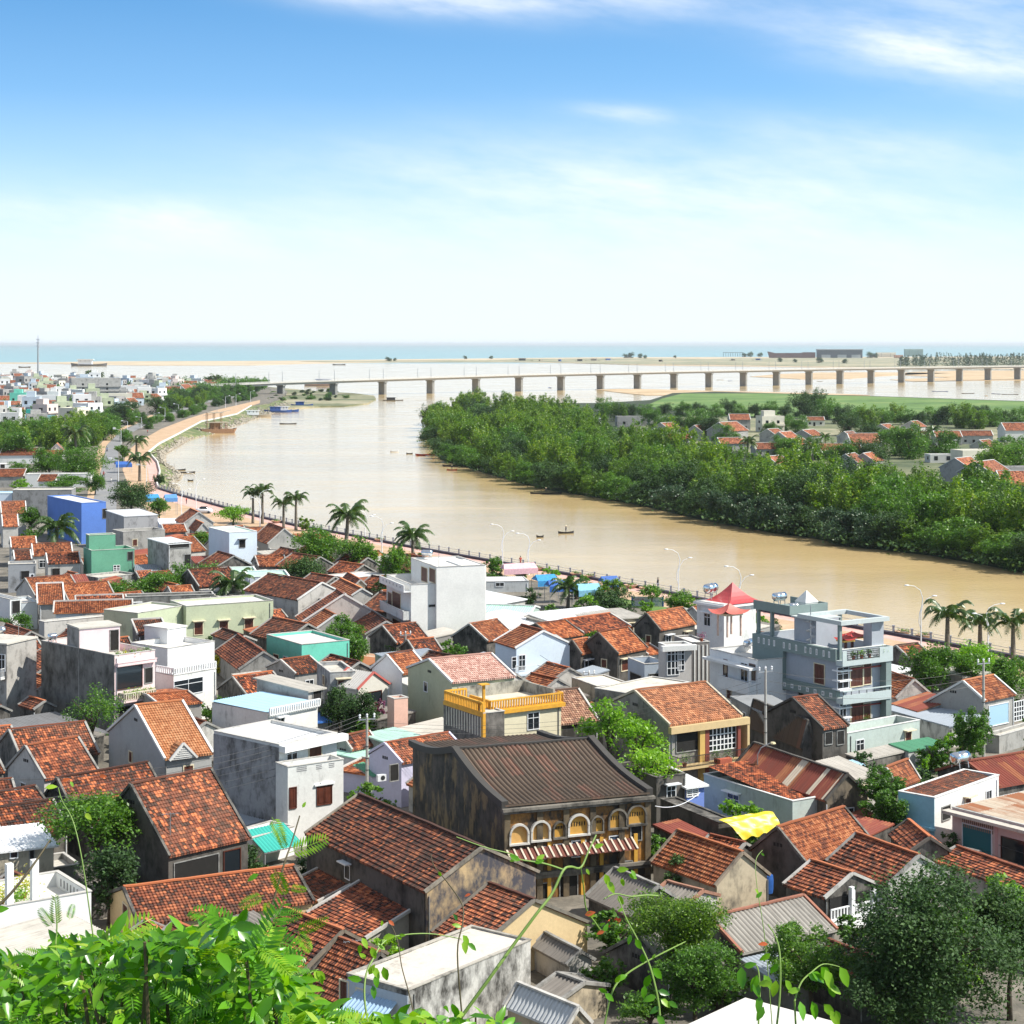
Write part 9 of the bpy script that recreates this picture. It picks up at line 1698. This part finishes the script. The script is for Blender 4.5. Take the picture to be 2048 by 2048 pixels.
def bush(x0, x1, n, label, Y0=4.6, Y1=7.4, ptype=.12):
 n=int(n*1.75);pos=[]
 for _ in range(n):
  x=gn.uniform(x0, x1);top=np.interp(x, gx, gy)+36;Y=gn.uniform(Y0, Y1);y=top+gn.exponential(80)if gn.random()<.6 else gn.uniform(top+15, 2140);pos.append(tuple(WY(x, min(y, 2150), Y)))
 pos=np.array(pos);r=empty('bush', (0, 0, 0), 0, label, 'bush');c=pos.mean(0);c[2]=float(hz_(c[0], c[1]));r.location=c;lp=pos-c
 tan=gn.normal(size=(n, 3));tan[:, 2]=tan[:, 2]*.6-.35;nrm=gn.normal(size=(n, 3))*.6+np.array([.25, -.35, .9]);size=gn.uniform(.036, .088, n)
 batch('foliage', T_LEAF, T_FACE, lp, tan, nrm, size, [LN, LNY, LRED], gn.choice([0, 0, 0, 0, 1], n)*1, r, wid=gn.choice([.8, 1.0]))
 k=int(n*ptype*.4);idx=gn.choice(n, k);t2=gn.normal(size=(k, 3));t2[:, 2]=t2[:, 2]*.4-.05;n2=gn.normal(size=(k, 3))*.4+np.array([.2, -.6, .8])
 batch('fern_sprays', T_PIN, F_PIN, lp[idx], t2, n2, gn.uniform(.09, .17, k), [LNY, LN], gn.choice([0, 1], k), r)
 P0=[Vector(p)+Vector(c)for p in lp[gn.choice(n, 24)]]
 m=MB()
 for p in P0:
  xb,yb=p.x+gn.uniform(-.2, .2),p.y+gn.uniform(-.3, .3);a=Vector((xb, yb, hz_(xb, yb)-.1));mid=a.lerp(p, .5)+Vector((gn.uniform(-.12, .12), 0, .06));m.tube([q-Vector(c)for q in(a, a.lerp(mid, .6), mid, p)], [.012, .01, .008, .004], 5)
 m.build('stems', STEMB, r)
for(x0, x1, n, lb, pt)in((-60, 130, 620, 'leafy bush filling the lower left corner close to the camera', .12), (110, 260, 620, 'glossy bush right of the corner one, below the white terrace house', .10), (240, 380, 620, 'bright bush below the left end of the long low red roof', .12), (360, 480, 600, 'long-leaved bush below the middle of the long low red roof', .10), (460, 570, 560, 'tall bright bush mixed with ferns below the red roofs', .35), (540, 700, 520, 'low bush thinning out toward bottom centre', .14), (680, 860, 260, 'row of large glossy leaves along the bottom edge before the pale slab roof', .03), (840, 1060, 220, 'straggling leaves on the bottom edge right of the row before the pale slab', .05)):
 bush(x0, x1, n, lb, ptype=pt)
def vine(t, pts, Y, label, leaves=(), sprays=(), mat=STEMG, rad=.006, flowers=(), cat='vine', name='vine', root=True):
 rad*=.5
 w=[WY(*P(t, x, y), Y+.04*i)for i, (x, y)in enumerate(pts)];r=empty(name, w[0], 0, label, cat);o=w[0];m=MB();
 # smooth the stem
 fine=[]
 for i in range(len(w)-1):
  p0,p1,p2,p3=w[max(0, i-1)],w[i],w[i+1],w[min(len(w)-1, i+2)]
  for k_ in range(5):
   u=k_/5;fine.append(.5*((2*p1)+(-p0+p2)*u+(2*p0-5*p1+4*p2-p3)*u*u+(-p0+3*p1-3*p2+p3)*u**3)-o)
 fine.append(w[-1]-o)
 if root:b0=fine[0]if fine[0].z<fine[-1].z else fine[-1];g0=Vector((b0 .x+o.x, b0 .y+o.y+.1, hz_(b0 .x+o.x, b0 .y+o.y)-.1))-o;m.tube([g0, g0 .lerp(b0, .5)+Vector((.04, 0, 0)), b0], [rad*1.3, rad*1.2, rad*1.1], 6)
 m.tube(fine, [rad*(1.1-.6*abs((i/len(fine))-(0 if fine[0].z<fine[-1].z else 1)))for i in range(len(fine))], 6);m.build('stem', mat, r)
 def put_l(L_, kind):
  if not L_:return
  pos=np.array([tuple(WY(*P(t, q[0], q[1]), Y)-o)for q in L_]);ang=np.array([R(q[2])for q in L_]);size=np.array([q[3]/3.7734*Y/F*.85 for q in L_])
  tan=np.stack([np.cos(ang), gn.normal(size=len(L_))*.25, np.sin(ang)], 1);nrm=np.stack([gn.normal(size=len(L_))*.3+.1, -np.ones(len(L_))*.8, gn.normal(size=len(L_))*.3+.5], 1)
  mi=np.array([(q[4]if q[4]<2 or i%3==0 else 1)if len(q)>4 else 0 for i, q in enumerate(L_)])
  if kind=='leaf':batch('leaves', T_LEAF, T_FACE, pos, tan, nrm, size, [LN, LNY, LRED], mi, r, wid=1.1)
  else:batch('fern_sprays', T_PIN, F_PIN, pos, tan, nrm, size, [LN, LNY, LRED], mi, r)
 put_l(leaves, 'leaf');put_l(sprays, 'spray');return r
vine('B3', [(-420, 1932), (-150, 1560), (0, 1350), (185, 1100), (300, 950), (385, 775), (440, 745), (520, 750), (580, 620), (635, 505)], 5.6, 'thick pale green stalk arching before the old merchant house', leaves=[(620, 600, 20, 90, 1), (560, 760, -60, 60, 1)], rad=.010)
vine('B3', [(520, 750), (540, 900), (560, 1060), (630, 1170), (680, 1240)], 5.6, 'thin stem hanging from the pale stalk, with red-tipped leaves', leaves=[(550, 1110, 20, 100, 2), (560, 1100, -10, 90, 1), (690, 1240, 60, 90, 0), (700, 1230, 200, 80, 2), (660, 1190, 30, 60, 2)], root=False)
vine('B3', [(-420, 520), (-200, 600), (0, 650), (60, 690), (240, 720), (380, 765)], 5.8, 'thin stem crossing in front of the ochre gable with two pairs of leaves', leaves=[(60, 700, 150, 110, 0), (50, 680, 200, 90, 1), (180, 700, 30, 100, 1), (170, 715, 15, 90, 0)], root=False)
vine('B3', [(1120, 2060), (1110, 1800), (1060, 1560), (1010, 1420), (930, 1260), (860, 1130), (800, 970)], 5.4, 'upright vine with hanging glossy leaves before the shaded fine-leaved tree', leaves=[(930, 1290, -60, 120, 0), (900, 1260, -110, 90, 0), (1060, 1510, -50, 150, 0), (1040, 1560, -110, 140, 0), (1100, 1680, -20, 120, 0), (1090, 1720, 200, 130, 0), (1120, 1740, -40, 120, 1), (1110, 1800, -150, 110, 0), (1100, 1860, -60, 130, 0), (840, 1060, 200, 60, 1), (980, 1400, -80, 110, 0), (1000, 1640, -95, 120, 0), (1180, 1760, -30, 100, 0)], rad=.006)
vine('B3', [(700, 1932), (760, 1680), (860, 1560), (1000, 1470), (1150, 1390), (1250, 1340), (1310, 1310)], 5.5, 'long green runner reaching right over the grey-green tree', leaves=[(790, 1600, 20, 110, 0), (780, 1620, 60, 90, 0), (720, 1690, 170, 90, 0), (700, 1700, -40, 110, 0), (1060, 1440, 60, 50, 1)], rad=.006)
vine('B3', [(690, 990), (780, 950), (900, 970), (1010, 960), (1100, 965)], 5.7, 'pale tendril with yellow leaves above the fibre-cement roofs', leaves=[(700, 800, -70, 130, 1), (720, 850, -60, 130, 1), (830, 830, -80, 90, 2), (880, 800, -30, 90, 1), (900, 770, -60, 90, 1), (790, 770, 10, 110, 1), (800, 960, -60, 100, 1)], root=False)
vine('B2', [(1560, 1932), (1520, 1400), (1560, 1170), (1555, 1030), (1450, 870), (1345, 740), (1320, 650)], 5.5, 'slender curling vine in front of the pale slab roof and ochre gable', leaves=[(1560, 1260, -60, 120, 1), (1570, 1300, -80, 120, 1), (1600, 1320, -40, 100, 0), (1550, 1200, 160, 90, 1), (1520, 1150, 120, 70, 0), (1380, 780, -70, 60, 1), (1620, 950, 200, 60, 2)], rad=.005, mat=STEMB)
vine('B2', [(1200, 1900), (1160, 1720), (1100, 1500), (1070, 1310), (1010, 1170), (950, 1150)], 5.6, 'thin stem ending in an orange seed pod over the pale slab roof', leaves=[(1000, 1150, -40, 70, 2), (950, 1150, -90, 60, 2)], mat=STEMB, rad=.004)
vine('B2', [(860, 2000), (820, 1750), (830, 1560), (890, 1430), (950, 1330), (1050, 1270), (1300, 1250), (1550, 1290)], 5.3, 'leafy vine climbing before the blue awning', leaves=[(800, 1600, 170, 130, 0), (850, 1560, 60, 110, 1), (880, 1500, -60, 130, 1), (900, 1560, -80, 120, 0), (960, 1500, -75, 140, 1), (830, 1440, 150, 90, 1), (800, 1280, -60, 110, 1), (790, 1330, -100, 90, 1), (870, 1350, -70, 120, 2), (880, 1640, -80, 120, 0), (920, 1340, -30, 80, 1), (960, 1280, 10, 110, 1), (1080, 1260, 0, 60, 1)], rad=.006)
vine('B2', [(-60, 1500), (60, 1200), (150, 940), (220, 700), (270, 560), (330, 360)], 5.2, 'tall mimosa-like sprig with feathery leaves before the turquoise awning', sprays=[(250, 640, 20, 350, 1), (120, 370, -60, 250, 1), (60, 960, 200, 230, 1), (140, 760, -75, 300, 1), (250, 900, -15, 160, 1), (90, 1130, 5, 300, 0), (290, 1230, 10, 300, 1), (300, 1240, -50, 260, 1), (130, 1240, -90, 220, 0), (230, 620, 120, 200, 1), (100, 1000, -100, 240, 1)], leaves=[(350, 300, 60, 60, 1), (20, 800, -150, 120, 0)], mat=STEMB, rad=.007)
vine('B2', [(340, 1932), (380, 1700), (400, 1560), (470, 1520)], 5.3, 'small yellowish sprout over the red tiles', leaves=[(400, 1540, -80, 130, 1), (440, 1520, -70, 120, 1), (460, 1530, -50, 120, 1), (380, 1540, -110, 120, 0), (490, 1560, -80, 90, 1), (410, 1650, -60, 80, 0)], rad=.004)
vine('B1', [(-150, 1150), (50, 980), (200, 800), (300, 660), (380, 540)], 5.0, 'dark bare stalk slanting up from the left edge with one big leaf', leaves=[(-60, 1080, 10, 150, 0), (-90, 1420, -10, 230, 0)], mat=STEMB, rad=.008)
vine('B1', [(700, 1250), (620, 700), (550, 400), (470, 250), (440, 150)], 5.2, 'thin stem with red blossoms before the mossy roofs', leaves=[(470, 100, 20, 70, 2), (640, 340, -40, 90, 2), (655, 330, 60, 70, 2), (750, 60, 0, 70, 2), (530, 100, -60, 60, 1), (340, 150, 5, 110, 1)], mat=STEMG, rad=.004)
vine('B1', [(420, 1330), (430, 1180), (420, 1020), (390, 960)], 4.9, 'upright feathery frond before the white terrace house', sprays=[(430, 1200, 100, 260, 1), (400, 1200, 130, 200, 0), (520, 1150, 80, 150, 0)], mat=STEMG, rad=.004)
vine('B4', [(60, 2000), (90, 1700), (90, 1420), (60, 1280), (0, 1180)], 5.2, 'stem with drooping yellow-green leaves at lower right of centre', leaves=[(0, 1330, 180, 90, 2), (20, 1400, -150, 120, 0), (60, 1600, -100, 160, 1), (30, 1620, 190, 130, 1), (130, 1600, -60, 130, 1), (240, 1760, -80, 170, 0), (330, 1760, -75, 180, 0), (420, 1780, -50, 160, 1), (470, 1830, -60, 170, 1), (150, 1690, 10, 120, 1), (80, 1480, -130, 120, 0)], rad=.006)
vine('B4', [(200, 1760), (250, 1620), (330, 1540), (420, 1480), (540, 1500)], 5.2, 'arching stem with long willow-like leaves beside the huge dark tree', leaves=[(330, 1540, -40, 170, 0), (400, 1500, -60, 200, 0), (430, 1520, -70, 200, 1), (470, 1620, -75, 160, 0), (540, 1500, -65, 210, 2), (460, 1640, -35, 140, 1), (300, 1560, -20, 150, 0), (510, 1830, -70, 120, 2)], rad=.005)
vine('B3', [(1860, 1932), (1870, 1700), (1850, 1500), (1760, 1480), (1700, 1520)], 5.3, 'sprig with broad bright leaves over the pale bottom slab', leaves=[(1730, 1500, -90, 190, 0), (1850, 1560, -110, 160, 0), (1820, 1600, -70, 160, 0), (1870, 1720, -100, 150, 0), (1900, 1560, -60, 150, 1), (1750, 1500, 20, 120, 0), (1900, 1800, -120, 140, 0), (1640, 1680, 50, 60, 0)], rad=.005)
vine('B3', [(1960, 1900), (1910, 1300), (1850, 900), (1840, 700), (1890, 620)], 5.6, 'hair-thin vine rising before the tan gable at right of centre', leaves=[(1840, 980, 40, 80, 0), (1860, 950, 120, 60, 1), (1880, 640, -40, 40, 0)], rad=.003)
